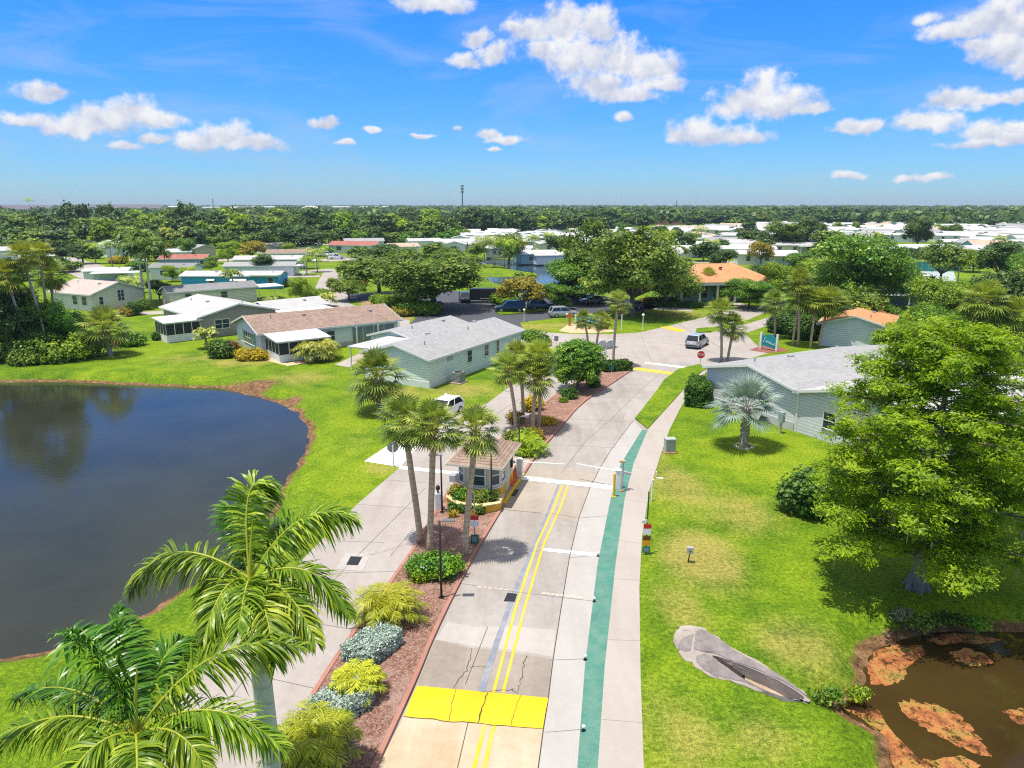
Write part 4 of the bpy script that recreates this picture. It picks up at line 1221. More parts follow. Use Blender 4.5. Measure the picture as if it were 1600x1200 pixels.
def add_window(root, L, W, side, t, w, z0, h, cols=1, rows=2, pane=None, shutters=None, awning=None, whole=False, frame=None):
    """white framed window on one wall of a home; local x along the long wall, y away from it"""
    ax = {'f': ((t, 0), (1, 0), (0, -1)), 'b': ((t, W), (-1, 0), (0, 1)), 'l': ((0, t), (0, -1), (-1, 0)), 'r': ((L, t), (0, 1), (1, 0))}[side]
    (cx, cy), (ux, uy), (nx, ny) = ax
    rz = math.atan2(uy, ux)
    at = lambda a, o, z: (cx + ux * a + nx * o, cy + uy * a + ny * o, z)
    fr = MB(); b = .075; zc = z0 + h / 2
    fr.box(at(0, .035, z0 + h - b / 2), (w, .07, b), rz); fr.box(at(0, .045, z0 + b / 2), (w + .06, .09, b), rz)
    for s in (-1, 1): fr.box(at(s * (w / 2 - b / 2), .035, zc), (b, .07, h - 2 * b), rz)
    for c in range(1, cols): fr.box(at(-w / 2 + w * c / cols, .032, zc), (.07, .064, h - 2 * b), rz)
    for r in range(1, rows):
        for c in range(cols):
            fr.box(at(-w / 2 + w * (c + .5) / cols, .028, z0 + h * r / rows), (w / cols - .09, .05, .05), rz)
    gl = MB().box(at(0, .012, zc), (w - .1, .02, h - .1), rz)
    if whole:
        m_ = MB(); m_.add(fr.v, fr.f, 0); m_.add(gl.v, gl.f, 1)
        return m_.build('window', [frame or WHITE, pane or PANE], root)
    f = fr.build('window', frame or WHITE, root)
    gl.build('pane', pane or PANE, f)
    if shutters:
        for s in (-1, 1): MB().box(at(s * (w / 2 + .2), .02, zc), (.3, .04, h), rz).build('shutter', shutters, root)
    if awning:
        m_ = MB(); d = .75
        vs = [at(-w / 2 - .1, .02, z0 + h + .1), at(w / 2 + .1, .02, z0 + h + .1), at(w / 2 + .1, d, z0 + h - .35), at(-w / 2 - .1, d, z0 + h - .35)]
        m_.add(vs + [(x, y, z - .04) for x, y, z in vs], [(0, 3, 2, 1), (4, 5, 6, 7), (3, 7, 6, 2), (0, 4, 7, 3), (1, 2, 6, 5)])
        m_.build('awning', awning, root)
    return f

def gable(root, L, W, h, rise, wallm, roofm, axis='x', over=.35, x0=0, y0=0, trim=WHITE, skirt=None, vents=True, z0=-.1, roofname='roof', wallname='wall', end_over=None):
    """walls with gable ends and a two-slope roof; ridge along axis"""
    eo = over if end_over is None else end_over
    A, B = (L, W) if axis == 'x' else (W, L)         # along ridge, across
    def mp(a, b, z): return (x0 + a, y0 + b, z) if axis == 'x' else (x0 + b, y0 + a, z)
    sl = rise / (B / 2)
    wl = MB()
    prof = [(0, z0), (B, z0), (B, h - .17), (B / 2, h + rise - .18), (0, h - .17)]
    vs = [mp(0, b, z) for b, z in prof] + [mp(A, b, z) for b, z in prof]
    fs = [(4, 3, 2, 1, 0), (5, 6, 7, 8, 9)] + [(i, (i + 1) % 5, 5 + (i + 1) % 5, 5 + i) for i in (1, 4)]
    if axis == 'y': fs = [f[::-1] for f in fs]
    wl.add(vs, fs)
    wall = wl.build(wallname, wallm, root)
    e = h - over * sl
    prof = [(-over, e), (B / 2, h + rise), (B + over, e), (B + over, e - .15), (B / 2, h + rise - .16), (-over, e - .15)]
    vs = [mp(-eo, b, z) for b, z in prof] + [mp(A + eo, b, z) for b, z in prof]
    fs = [(0, 1, 4, 5), (1, 2, 3, 4), (6, 11, 10, 7), (7, 10, 9, 8)] + [(i, 6 + i, 6 + (i + 1) % 6, (i + 1) % 6) for i in range(6)]
    if axis == 'y': fs = [f[::-1] for f in fs]
    rf = MB().add(vs, fs).build(roofname, roofm, root)
    tm = MB()
    for b in (-over - .02, B + over + .02):
        q0, q1 = mp(-eo, b, e - .09), mp(A + eo, b, e - .09)
        c = [(x + y) / 2 for x, y in zip(q0, q1)]
        tm.box(c, ((A + 2 * eo, .04, .2) if axis == 'x' else (.04, A + 2 * eo, .2)))
    for a in (-eo - .02, A + eo + .02):
        for b0, b1 in ((-over, B / 2), (B / 2, B + over)):
            z_0, z_1 = (e, h + rise) if b0 < B / 4 else (h + rise, e)
            vs = [mp(a - .02, b0, z_0 + .015), mp(a + .02, b0, z_0 + .015), mp(a + .02, b1, z_1 + .015), mp(a - .02, b1, z_1 + .015)]
            vs += [(x, y, z - .2) for x, y, z in vs]
            tm.add(vs, [(0, 1, 2, 3), (7, 6, 5, 4), (0, 4, 5, 1), (1, 5, 6, 2), (2, 6, 7, 3), (3, 7, 4, 0)])
    tm.build('fascia', trim, rf)
    if vents:
        for k in range(max(2, int(A / 4))):
            a = A * (k + .5) / max(2, int(A / 4)) + random.uniform(-.5, .5); b = B * random.choice((.3, .36, .64, .7))
            z = h + rise - abs(b - B / 2) * sl
            q = mp(a, b, z + .08)
            vm = MB()
            if k % 2: vm.box(q, (.45, .4, .18))
            else: vm.cyl((q[0], q[1], q[2] - .1), .07, .4, 8)
            vm.build('roof_vent', plain('vent_grey', (.33, .33, .34), .5), rf)
    if skirt:
        sk = MB(); t = .03
        X0, X1 = (x0 - t, x0 + (A if axis == 'x' else B) + t); Y0, Y1 = (y0 - t, y0 + (B if axis == 'x' else A) + t)
        sk.prism([(X0, Y0), (X1, Y0), (X1, Y1), (X0, Y1)], -.12, .62)
        sk.build('skirting', skirt, root)
    return wall, rf

def posts(root, pts, h, s=.1, m=None):
    for x, y in pts: MB().box((x, y, h / 2), (s, s, h)).build('carport_post', m or WHITE, root)

def frame_of(A, B):
    u = (B - A); L = Vector((u.x, u.y, 0)).length
    return math.atan2(u.y, u.x), L

def flat_roof(root, x0, x1, y0, y1, z, m=None, name='porch_roof', tilt=0.0, t=.12):
    vs = [(x0, y0, z - tilt), (x1, y0, z - tilt), (x1, y1, z), (x0, y1, z)]
    vs += [(a, b, c - t) for a, b, c in vs]
    return MB().add(vs, [(0, 1, 2, 3), (7, 6, 5, 4), (0, 4, 5, 1), (1, 5, 6, 2), (2, 6, 7, 3), (3, 7, 4, 0)]).build(name, m or WROOF, root)

def screen_porch(root, x0, x1, y0, y1, z_sill, z_top, sides, basem, n=4, tilt=.25, roofm=None):
    """low wall, dark screens between white posts and a sloping white roof"""
    MB().prism([(x0, y0), (x1, y0), (x1, y1), (x0, y1)], -.1, z_sill).build('porch_wall', basem, root)
    cor = {'f': ((x0, y0), (x1, y0)), 'l': ((x0, y1), (x0, y0)), 'r': ((x1, y0), (x1, y1)), 'b': ((x1, y1), (x0, y1))}
    for s in sides:
        (ax, ay), (bx, by) = cor[s]; rz = math.atan2(by - ay, bx - ax); L = math.hypot(bx - ax, by - ay)
        k = max(1, round(L / 1.05)); ps = MB()
        for i in range(k + 1):
            t = i / k; ps.box((ax + (bx - ax) * t, ay + (by - ay) * t, (z_sill + z_top) / 2), (.09, .09, z_top - z_sill), rz)
        ps.box(((ax + bx) / 2, (ay + by) / 2, z_top - .04), (L, .11, .1), rz)
        pst = ps.build('post', WHITE, root)
        for i in range(k):
            t = (i + .5) / k
            MB().box((ax + (bx - ax) * t, ay + (by - ay) * t, (z_sill + z_top) / 2), (L / k - .09, .02, z_top - z_sill - .12), rz).build('screen_panel', SCREEN, root)
    flat_roof(root, x0 - .3, x1 + .3, y0 - .35, y1 + .3, z_top + .15 + tilt, roofm, tilt=tilt)

# ================================================================== CARS
TYRE = plain('tyre', (.018, .018, .02), .85); RIM = plain('rim', (.45, .46, .48), .35, .1, metal=.7)
CGLASS = glassmat('car_glass', (.012, .016, .022), .05)
LAMPR = plain('tail_lamp', (.35, .015, .015), .25); LAMPW = plain('head_lamp', (.7, .7, .72), .15); BUMP = plain('car_trim', (.03, .03, .032), .6); PLATE = plain('plate', (.7, .7, .68), .5)
def carpaint(name, c):
    if name in MATS: return MATS[name]
    m, t = newmat(name)
    w = t.coord('Object')
    k = t.rng(t.noise(w, 2.5, 4), .3, .7, .93, 1.05)
    p = t.principled(Base_Color=t.mix(1.0, c, t.n('ShaderNodeCombineXYZ', {0: k, 1: k, 2: k}).outputs[0], 'MULTIPLY'), Roughness=.3, Metallic=.15)
    p.inputs['Coat Weight'].default_value = .6; p.inputs['Coat Roughness'].default_value = .06
    t.out(p.outputs[0]); return m

KIND = {  # length, half width, roof height, belt, bonnet height, roof x-range bottom (rear, front), top (rear, front)
 'suv': (4.55, .91, 1.68, 1.02, .98, (-2.12, 1.05), (-1.75, .25), 1.0),
 'sedan': (4.7, .90, 1.44, .93, .86, (-1.65, 1.05), (-.95, .25), .90),
 'hatch': (4.2, .88, 1.50, .95, .92, (-1.98, 1.05), (-1.45, .2), .92),
 'van': (5.0, .97, 1.85, 1.05, 1.05, (-2.42, 1.35), (-2.25, .45), 1.0),
 'pickup': (5.4, .98, 1.85, 1.1, 1.12, (-.65, 1.15), (-.45, .4), 1.05)}
def car(kind, paint, px, py, heading, label, group=None):
    L, w, H, belt, bon, (g0, g1), (r0, r1), tail = KIND[kind]
    root = empty('parked_car' if group else 'car', P(px, py), heading, label, 'car', group)
    hl = L / 2
    st = [(-hl, .82, .42, tail * .78), (-hl + .06, .92, .30, tail * .93), (-hl + .35, 1, .24, tail), (g0 + .1, 1, .2, belt), (0, 1, .2, belt), (g1 - .15, 1, .2, belt), (g1 + .1, .99, .22, bon), (hl - .45, .95, .24, bon - .06), (hl - .12, .88, .3, bon - .2), (hl, .76, .4, bon - .36)]
    if kind == 'pickup': st[2] = (-hl + .2, 1, .24, belt - .02)
    vs, fs = [], []
    for x, k, zb, zt in st:
        ww = w * k; mid = zb + (zt - zb) * .5
        vs += [(x, -ww * .88, zb), (x, -ww, mid - .08), (x, -ww * .985, mid + .12), (x, -ww * .93, zt - .03), (x, -ww * .8, zt), (x, ww * .8, zt), (x, ww * .93, zt - .03), (x, ww * .985, mid + .12), (x, ww, mid - .08), (x, ww * .88, zb)]
    n = 10
    for i in range(len(st) - 1):
        for k in range(n): fs.append((i * n + k, (i + 1) * n + k, (i + 1) * n + (k + 1) % n, i * n + (k + 1) % n))
    fs += [tuple(range(n)), tuple(range(len(st) * n - 1, len(st) * n - n - 1, -1))]
    body = MB().add(vs, fs)
    # roof panel and pillars in body colour
    wb, wt = w * .90, w * .74
    zt = H
    rf = [(r0 - .03, wt + .03), (r1 + .03, wt + .03)]
    body.add([(r0 - .04, -wt - .03, zt - .07), (r1 + .06, -wt - .03, zt - .07), (r1 + .06, wt + .03, zt - .07), (r0 - .04, wt + .03, zt - .07), (r0 + .12, -wt + .08, zt), (r1 - .1, -wt + .08, zt - .01), (r1 - .1, wt - .08, zt - .01), (r0 + .12, wt - .08, zt)],
             [(3, 2, 1, 0), (4, 5, 6, 7), (0, 1, 5, 4), (1, 2, 6, 5), (2, 3, 7, 6), (3, 0, 4, 7)])
    for s in (-1, 1):
        for (xb, xt, t_) in ((g0, r0, .09), (g1, r1, .05), ((g0 + g1) / 2 + .1, (r0 + r1) / 2, .045)):
            body.tube([(xb, s * wb, belt - .05), (xt, s * wt, zt - .05)], t_, 5)
        body.box((g1 - .25, s * (w + .06), belt + .06), (.16, .16, .12))
        if kind == 'pickup': body.box((-hl + 1.0, s * (w - .06), belt), (1.9, .1, .1))
    b = body.build('body', carpaint(*paint), root, smooth=False)
    gl = [(g0 + .02, -wb, belt - .03), (g1, -wb, belt - .03), (g1, wb, belt - .03), (g0 + .02, wb, belt - .03), (r0, -wt, zt - .06), (r1, -wt, zt - .06), (r1, wt, zt - .06), (r0, wt, zt - .06)]
    MB().add(gl, [(0, 1, 5, 4), (1, 2, 6, 5), (2, 3, 7, 6), (3, 0, 4, 7)]).build('window', CGLASS, root)
    if kind == 'pickup': MB().box((-hl + 1.05, 0, belt - .02), (1.75, w * 1.6, .03)).build('bed', BUMP, root)
    for sx in (-L * .29, L * .305):
        for s in (-1, 1):
            r = .34 if kind not in ('van', 'pickup') else .38
            m_ = MB(); m_.tube([(sx, s * (w - .20), r), (sx, s * (w + .012), r)], r, 14)
            wh = m_.build('wheel', TYRE, root)
            MB().tube([(sx, s * (w - .02), r), (sx, s * (w + .022), r)], [r * .66, r * .6], 10).build('rim', RIM, wh)
    for s in (-1, 1):
        MB().box((hl - .13, s * w * .62, bon - .27), (.18, .34, .15), 0).build('headlight', LAMPW, root)
        MB().box((-hl + .09, s * w * .74, tail * .80), (.16, .2, .22), 0).build('taillight', LAMPR, root)
    MB().box((hl - .05, 0, .42), (.12, w * 1.3, .2)).build('grille', BUMP, root)
    MB().box((-hl + .02, 0, .45), (.1, w * 1.6, .16)).build('bumper', BUMP, root)
    MB().box((-hl + .01, 0, tail * .68), (.06, .34, .14)).build('number_plate', PLATE, root)
    return root

# ================================================================== SIGNS AND POSTS
BLACKM = plain('black_metal', (.018, .018, .02), .45); GALV = plain('galvanised', (.42, .43, .45), .5, .1, metal=.3)
WPAINT = plain('white_post', (.75, .75, .73), .5); ORNG = plain('safety_orange', (.72, .10, .01), .5); CYEL = plain('bollard_yellow', (.70, .46, .01), .5)
SIGNG = plain('sign_green', (.02, .14, .10), .5); SIGNR = plain('sign_red', (.55, .02, .03), .45); SIGNW = plain('sign_white', (.75, .75, .75), .5); SIGNO = plain('sign_orange', (.70, .30, .01), .5)
SIGNT = plain('sign_teal', (.01, .26, .28), .5); LTBLUE = plain('sign_lettering', (.45, .68, .72), .5)

def text(name, s, size, m, parent, loc, rot, align='CENTER', ext=.004):
    c = bpy.data.curves.new(name, 'FONT'); c.body = s; c.size = size; c.align_x = align; c.align_y = 'CENTER'; c.extrude = ext
    tmp = bpy.data.objects.new(name, c); col.objects.link(tmp)
    dg = bpy.context.evaluated_depsgraph_get()
    me = bpy.data.meshes.new_from_object(tmp.evaluated_get(dg))
    bpy.data.objects.remove(tmp)
    me.materials.clear(); me.materials.append(m)
    o = bpy.data.objects.new(name, me); link(o, parent)
    o.location = loc; o.rotation_euler = rot
    return o

def octo(mb, c, r, t, mi=0):
    pts = [(r * math.cos(PI / 8 + i * PI / 4), r * math.sin(PI / 8 + i * PI / 4)) for i in range(8)]
    vs = [(c[0] + x, c[1] - t / 2, c[2] + z) for x, z in pts] + [(c[0] + x, c[1] + t / 2, c[2] + z) for x, z in pts]
    return mb.add(vs, [tuple(range(8)), tuple(range(15, 7, -1))] + [(i, 8 + i, 8 + (i + 1) % 8, (i + 1) % 8) for i in range(8)], mi)

def lamp_post(px, py, top, arm, label, group='black lamp posts beside the gatehouse'):
    p = P(px, py); H = hgt(p, top)
    r = empty('lamp_post', p, 0, label, 'lamp post', group)
    MB().tube([(0, 0, 0), (0, 0, H)], [.055, .045], 10).build('post', BLACKM, r, smooth=True)
    MB().box((0, 0, .06), (.24, .24, .12)).build('base', BLACKM, r)
    m_ = MB().tube([(0, 0, H - .05), (arm * .18, 0, H + .02)], .025, 6).box((arm * .42, 0, H + .03), (.52, .26, .07), 0, 0, .85)
    h_ = m_.build('lamp_head', plain('lamp_grey', (.16, .16, .17), .4), r)
    MB().box((arm * .44, 0, H - .012), (.4, .18, .012)).build('lens', SIGNW, h_)
    return r

def post_sign(name, px, py, top, plates, label, cat='sign', postm=None, rz=0.0, pr=.035, group=None, faces=-1):
    """post with flat plates: (centre height fraction, width, height, material)"""
    p = P(px, py); H = hgt(p, top)
    r = empty(name, p, rz, label, cat, group)
    MB().tube([(0, 0, -.05), (0, 0, H)], pr, 8).build('post', postm or GALV, r)
    for (z, w, h, m) in plates:
        MB().box((0, faces * (pr + .015), H * z), (w, .02, h)).build('plate', m, r)
    return r, H
# ================================================================== PLACING THE NEAR HOMES
def home(name, label, A, rz, group=None):
    return empty(name, A, rz, label, 'house', group)

# mint home
r = home('mint_home', 'mint green home with pale grey shingle roof and air conditioner', P(671,607), math.atan2(16.5, 9.08))
gable(r, 18.6, 7.8, 2.95, 1.05, S_MINT, GROOF, skirt=plain('mint_skirt', (.66, .72, .69), .8))
for t, w, z0, h in ((7.2,1.0,1.15,1.35), (10.6,.95,1.2,1.3), (13.0,.75,.95,1.75)): add_window(r, 18.6, 7.8, 'f', t, w, z0, h, shutters=S_MINT)
MB().box((3.6, -.02, 2.25), (1.0, .06, .35)).build('vent_grille', SKIRT, r)
gable(r, 11.5, 6.4, 2.5, .8, S_MINT, GROOF, x0=9.6, y0=8.6, roofname='rear_roof', wallname='rear_wall')
flat_roof(r, 2.4, 10.0, 8.2, 12.2, 2.55, LROOF, 'carport_roof')
posts(r, ((2.6, 11.9), (2.6, 8.5), (6, 11.9), (9.5, 11.9)), 2.43)
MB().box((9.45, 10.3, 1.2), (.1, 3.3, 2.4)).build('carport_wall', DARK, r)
MB().box((.0 - .08, 6.5, 1.9), (.14, .3, .5)).build('electric_box', GALV, r)
ac = empty('air_conditioner', P(709,597), math.atan2(16.5, 9.08), 'grey air conditioner unit on a slab beside the mint home', 'air conditioner')
MB().box((0, -.55, .06), (1.5, 1.3, .14)).build('slab', MATS['pad'], ac)
MB().box((0, -.55, .62), (1.0, .95, .95)).build('cabinet', plain('ac_grey', (.20, .21, .22), .6), ac)
m_ = MB()
for k in range(7): m_.box((0, -.55, .22 + k * .125), (1.03, .98, .03))
m_.build('louvres', GALV, ac)
MB().cyl((0, -.55, 1.095), .36, .04, 14).build('fan_guard', BLACKM, ac)

# white home with the brown roof
rz = math.atan2(.59, .81)
r = home('brown_roof_home', 'white home with brown shingle roof, teal shutters and screened porch', P(410,557), rz)
gable(r, 17.5, 9.8, 2.85, 1.35, S_PALE, BROOF, skirt=SKIRT, over=.5)
add_window(r, 17.5, 9.8, 'l', 4.6, 4.2, .75, 1.5, cols=5, rows=2, shutters=TEAL)
add_window(r, 17.5, 9.8, 'f', 8.4, 1.1, .9, 1.3)
screen_porch(r, .5, 6.2, -4.6, -.02, .85, 2.25, 'lfr', S_PALE, tilt=.35)
posts(r, ((11.4, -.9), (14.3, -.9), (17.2, -.9)), 2.5, .12)
for k in range(4): MB().box((11.9 + k * 1.45, -.03, 1.25), (1.3, .05, 1.9)).build('glass_panel', glassmat('pale_glass', (.12, .14, .16), .15), r)

# taupe home with white porch
u = Vector((.72, .69, 0)); rz = math.atan2(u.y, u.x)
r = home('taupe_home', 'taupe home with pale grey roof and white screened porch', Vector((-40.7, 91.7, 0)), rz)
gable(r, 10.5, 13.5, 2.95, 1.25, S_TAUPE, LROOF, axis='y', over=.45, skirt=plain('taupe_skirt', (.30, .27, .25), .8))
add_window(r, 10.5, 13.5, 'f', 2.9, 2.0, 1.0, 1.3, cols=2); add_window(r, 10.5, 13.5, 'f', 8.0, 2.9, 1.0, 1.3, cols=3)
screen_porch(r, -4.3, -.05, -.2, 3.6, .95, 2.45, 'fl', S_WHITE, tilt=.3)
gable(r, 9.0, 6.5, 2.5, .8, S_TAUPE, LROOF, x0=11.2, y0=3.0, roofname='annex_roof', wallname='annex_wall')
add_window(r, 20.2, 13.5, 'r', 5.5, 1.0, 1.0, 1.2)
w_ = add_window(r, 20.2, 13.5, 'f', 15.2, 1.2, .95, 1.25, shutters=WHITE); w_.location.y += 3.0
for c in KIDS[r.name]:
    if c.name.startswith('shutter'): c.location.y += 3.0
flat_roof(r, 11.0, 19.5, -1.8, 2.9, 2.35, WROOF, 'carport_roof', .2)

def simple_home(name, label, a, b, W, h, rise, wallm, roofm, axis='x', wins=(), group=None, white=None, over=.35, post=True, L=None):
    A, B = P(*a), P(*b); rz, LL = frame_of(A, B); L = L or LL
    r = home(name, label, A, rz, group)
    gable(r, L, W, h, rise, wallm, roofm, axis=axis, over=over)
    for wdef in wins: add_window(r, L, W, *wdef[:5], **(wdef[5] if len(wdef) > 5 else {}))
    if white:
        x0, x1, y0, y1, z = white
        flat_roof(r, x0, x1, y0, y1, z, WROOF, 'carport_roof', .1)
        if post:
            posts(r, [(x, y) for x in (x0 + .1, x1 - .1) for y in (y0 + .1, y1 - .1)], z - .2)
    return r, L
simple_home('beige_home', 'long beige home with mid grey roof and white carport', (267,481), (402,470), 5.2, 2.75, .75, S_CREAM, MROOF, wins=[('f', 3, 1.2, 1, 1.2), ('f', 9, 1.2, 1, 1.2)], white=(15.2, 20, .2, 5, 2.5))
simple_home('blue_home', 'bright blue home with white window awnings', (285,451), (436,451), 6.4, 2.75, .7, S_BLUE, LROOF,
            wins=[('f', 6.2, 1.5, 1.0, 1.1, dict(awning=WROOF)), ('f', 12.0, 3.2, 1.0, 1.1, dict(awning=WROOF, cols=2)), ('f', 18.6, 1.2, .8, 1.5)], white=(14.6, 20.6, -1.2, 3.4, 3.0), post=False)
simple_home('grey_roof_home', 'pale home with light grey roof right behind the blue home', (351,432), (459,431), 6, 2.6, .7, S_PALE, GROOF, white=(13.5, 19, -.4, 3, 2.6))
simple_home('grey_roof_home', 'long home with light grey roof second behind the blue home', (366,421), (470,420), 6.5, 2.7, .8, S_GREY, LROOF, white=(17, 22, -2, 3, 2.4))
simple_home('red_roof_home', 'blue grey home with dull red roof left of the blue home', (250,421), (322,420), 7, 2.9, .9, S_BLGR, RROOF, wins=[('f', 11, 1.2, 1, 1.3)])
simple_home('white_home', 'white home with blue grey roof behind the royal palms', (236,437), (300,437), 6, 3.0, .7, S_WHITE, MROOF, wins=[('f', 3, 1.4, 1, 1.2)])
simple_home('carport_home', 'low home with broad white carport roof behind the cream home', (132,441), (200,439), 8, 2.5, .4, S_WHITE, WROOF, white=(2, 12, -4, 0, 2.3))
nc = P(146,487); u = Vector((.90, -.44, 0))
r = home('cream_home', 'cream home with faded brown roof behind the left palm thicket', nc - u * 10.5, math.atan2(u.y, u.x))
gable(r, 10.5, 9.5, 3.0, 1.5, S_CREAM, roofing('faded_brown_roof', (.38, .30, .27), (.52, .43, .39)), over=.5)
for t in (6.2, 8.6): add_window(r, 10.5, 9.5, 'f', t, 1.3, .9, 1.5)
add_window(r, 10.5, 9.5, 'r', 1.6, .8, .9, 1.4); add_window(r, 10.5, 9.5, 'r', 5.2, 1.3, 1.2, 1.9, cols=2, rows=3)
# homes in the upper left
simple_home('white_home', 'white home with pale roof furthest left among the trees', (-20,407), (36,405), 8, 3, 1.0, S_WHITE, LROOF)
simple_home('white_home', 'white gabled home behind the left palms with brown roof', (106,398), (165,394), 9, 3.2, 1.6, S_WHITE, TROOF, axis='y')
simple_home('white_home', 'white home with green grey roof in the upper left', (168,402), (236,397), 9, 3.4, 1.8, S_WHITE, plain('sage_roof', (.36, .42, .40), .7), axis='y', white=(8, 16, -4, 0, 2.6))
simple_home('tan_roof_home', 'long home with tan roof in front of the tree belt', (291,381), (372,380), 9, 3, 1.2, S_WHITE, TROOF)
simple_home('grey_roof_home', 'white home with pale grey roof left of the golden tree', (305,402), (338,400), 10, 3, 1.0, S_BEIGE, GROOF, axis='y')
simple_home('orange_roof_home', 'home with orange tan roof in front of the tree belt', (396,386), (445,385), 9, 3, 1.2, S_BLUE, OROOF)
simple_home('white_home', 'pale home with lilac grey roof behind the golden tree', (418,398), (460,396), 9, 2.8, 1.0, S_WHITE, MROOF)
simple_home('red_roof_home', 'white home with faded red roof at the end of the street', (514,395), (585,396), 9, 3, 1.1, S_WHITE, RROOF, wins=[('f', 4, 2, 1, 1.4), ('f', 14, 2, 1, 1.4)])
simple_home('tan_roof_home', 'home with tan roof peeking over the live oak', (610,398), (655,397), 9, 2.8, 1.0, S_WHITE, TROOF)
simple_home('aqua_home', 'pale home with aqua end wall on the lake shore', (814,412), (872,411), 9, 2.9, .8, S_AQUA, WROOF, wins=[('f', 3, 1.4, .9, 1.2), ('f', 8, 1.4, .9, 1.2)], white=(9, 14, -3, 0, 2.5))
simple_home('white_home', 'white home with arched entrance beside the lake', (838,413), (885,412), 8, 2.6, .7, S_WHITE, LROOF)

simple_home('brown_roof_home', 'white home with dull brown roof right of the golden tree', (418,410), (478,409), 7, 2.8, .9, S_WHITE, BROOF, white=(12, 18, -3, 0, 2.4))
simple_home('white_home', 'pale home with white roof behind the red roof home', (262,408), (300,407), 7, 2.8, .8, S_CREAM, WROOF)
simple_home('white_home', 'long white home with pale roof left of the street end', (455,392), (500,391), 8, 2.8, .9, S_WHITE, LROOF, white=(8, 15, -3, 0, 2.4))
simple_home('tan_roof_home', 'home with tan roof between the upper left trees', (238,391), (285,390), 8, 3, 1.1, S_WHITE, TROOF)
simple_home('white_home', 'white home with grey roof beyond the street end', (540,388), (600,387), 8, 2.9, .9, S_WHITE, GROOF)
simple_home('white_home', 'white home with light roof behind the live oak', (640,388), (690,387), 8, 2.9, .9, S_WHITE, LROOF)
simple_home('carport_home', 'white home with wide carport behind the palms at the far left', (34,418), (86,416), 8, 2.7, .6, S_WHITE, WROOF, white=(3, 12, -4, 0, 2.4))
for k, q in enumerate(([(170,404),(235,404),(235,407),(165,407)], [(330,405),(440,404),(440,407),(330,408)], [(420,431),(500,430),(500,433),(420,434)], [(300,442),(470,440),(470,442),(300,445)], [(500,405),(640,398),(640,401),(505,409)])):
    sheet('driveway', PP(q), .013, C_ROAD2, ('driveway before the green grey roof home', 'driveway before the golden tree', 'driveway by the street below the long grey home', 'driveway behind the blue home', 'driveway right of the street end')[k], cat='driveway')

# big grey home on the right: two gables along one facade
A = P(1103,628); u = (P(1296,692) - A); rz = math.atan2(u.y, u.x)
r = home('grey_home', 'large grey sided home with two gables beside the silver palm', A, rz)
g1 = 9.7
SK2 = plain('stone_skirt', (.52, .52, .54), .8)
gable(r, g1, 17, 3.35, 1.05, S_GREY, GROOF, axis='y', over=.3, end_over=.4)
gable(r, 10.5, 17, 3.35, 1.3, S_GREY, LROOF, axis='y', over=.3, x0=g1 + .05, end_over=.4, roofname='white_roof', wallname='right_wall')
MB().box((g1, -.03, 1.6), (.16, .06, 3.2)).build('corner_trim', WHITE, r)
MB().box((-.02, -.02, 1.6), (.14, .08, 3.2)).build('corner_trim', WHITE, r)
m_ = MB()
m_.box((g1 / 2, -.05, .3), (g1 - .3, .06, .75)); m_.build('skirting', SK2, r)
add_window(r, g1, 17, 'f', 6.6, .9, 1.5, 1.0); add_window(r, g1, 17, 'f', 12.6, 1.15, .95, 1.35, rows=2); add_window(r, g1, 17, 'f', 16.6, 1.15, .95, 1.35)
mb_ = empty('meter_box', P(1219,677), rz, 'grey electric meter box beside the grey home corner', 'meter box')
MB().box((0, 0, .45), (.14, .14, .95)).build('post', GALV, mb_); MB().box((0, 0, 1.3), (.42, .3, .8)).build('cabinet', plain('meter_grey', (.33, .40, .44), .5), mb_); MB().cyl((0, -.16, 1.2), .02, .4, 8).build('lid', GALV, mb_)
flat_roof(r, -1.0, 6.5, 17.6, 22, 2.7, WROOF, 'carport_roof')

u = Vector((.87, -.5, 0))
r = home('orange_gable_home', 'pale grey gabled home with orange roof behind the palms', P(1280,540), math.atan2(u.y, u.x))
gable(r, 7.5, 17, 3.0, 1.1, S_PALE, OROOF, axis='y', over=.5)
add_window(r, 7.5, 17, 'f', 6.2, 1.0, 1.0, 1.4, pane=PANE)
# pavilion by the pool
r = empty('pool_pavilion', P(1372,485), -.15, 'open pavilion with white flat roof beside the pool', 'pavilion')
flat_roof(r, 0, 9.5, 0, 6.5, 2.9, WROOF, 'roof', .3)
for x in (.2, 4.7, 9.3):
    for y in (.2, 6.3): MB().box((x, y, 1.3), (.16, .16, 2.6)).build('post', WHITE, r)
MB().box((5, 5.5, 1.2), (8.5, .15, 2.3)).build('back_wall', plain('slate_wall', (.16, .19, .23), .7), r)

# clubhouse: hipped orange roof on white columns, teal walls
r = empty('clubhouse', P(1062,474), .10, 'clubhouse with orange hipped roof and white columns', 'clubhouse')
L, W = 17.0, 12.0
MB().prism([(0, 2.4), (L, 2.4), (L, W), (0, W)], -.1, 3.5).build('wall', plain('club_wall', (.30, .44, .42), .7), r)
m_ = MB(); e = 3.75
vs = [(-.9, -.9, e), (L + .9, -.9, e), (L + .9, W + .9, e), (-.9, W + .9, e), (5.2, W / 2, 6.5), (L - 5.2, W / 2, 6.5)]
m_.add(vs, [(0, 1, 5, 4), (1, 2, 5), (2, 3, 4, 5), (3, 0, 4)]); m_.build('roof', OROOF, r)
MB().prism([(-.85, -.85), (L + .85, -.85), (L + .85, W + .85), (-.85, W + .85)], e - .55, e - .01).build('fascia', WHITE, r)
for k in range(6): MB().box((.3 + k * (L - .6) / 5, .1, 1.6), (.4, .4, 3.2)).build('column', WHITE, r)
for k in range(5): add_window(r, L, W, 'f', 2 + k * 3.2, 1.6, .5, 2.2, whole=True).location.y = 2.4
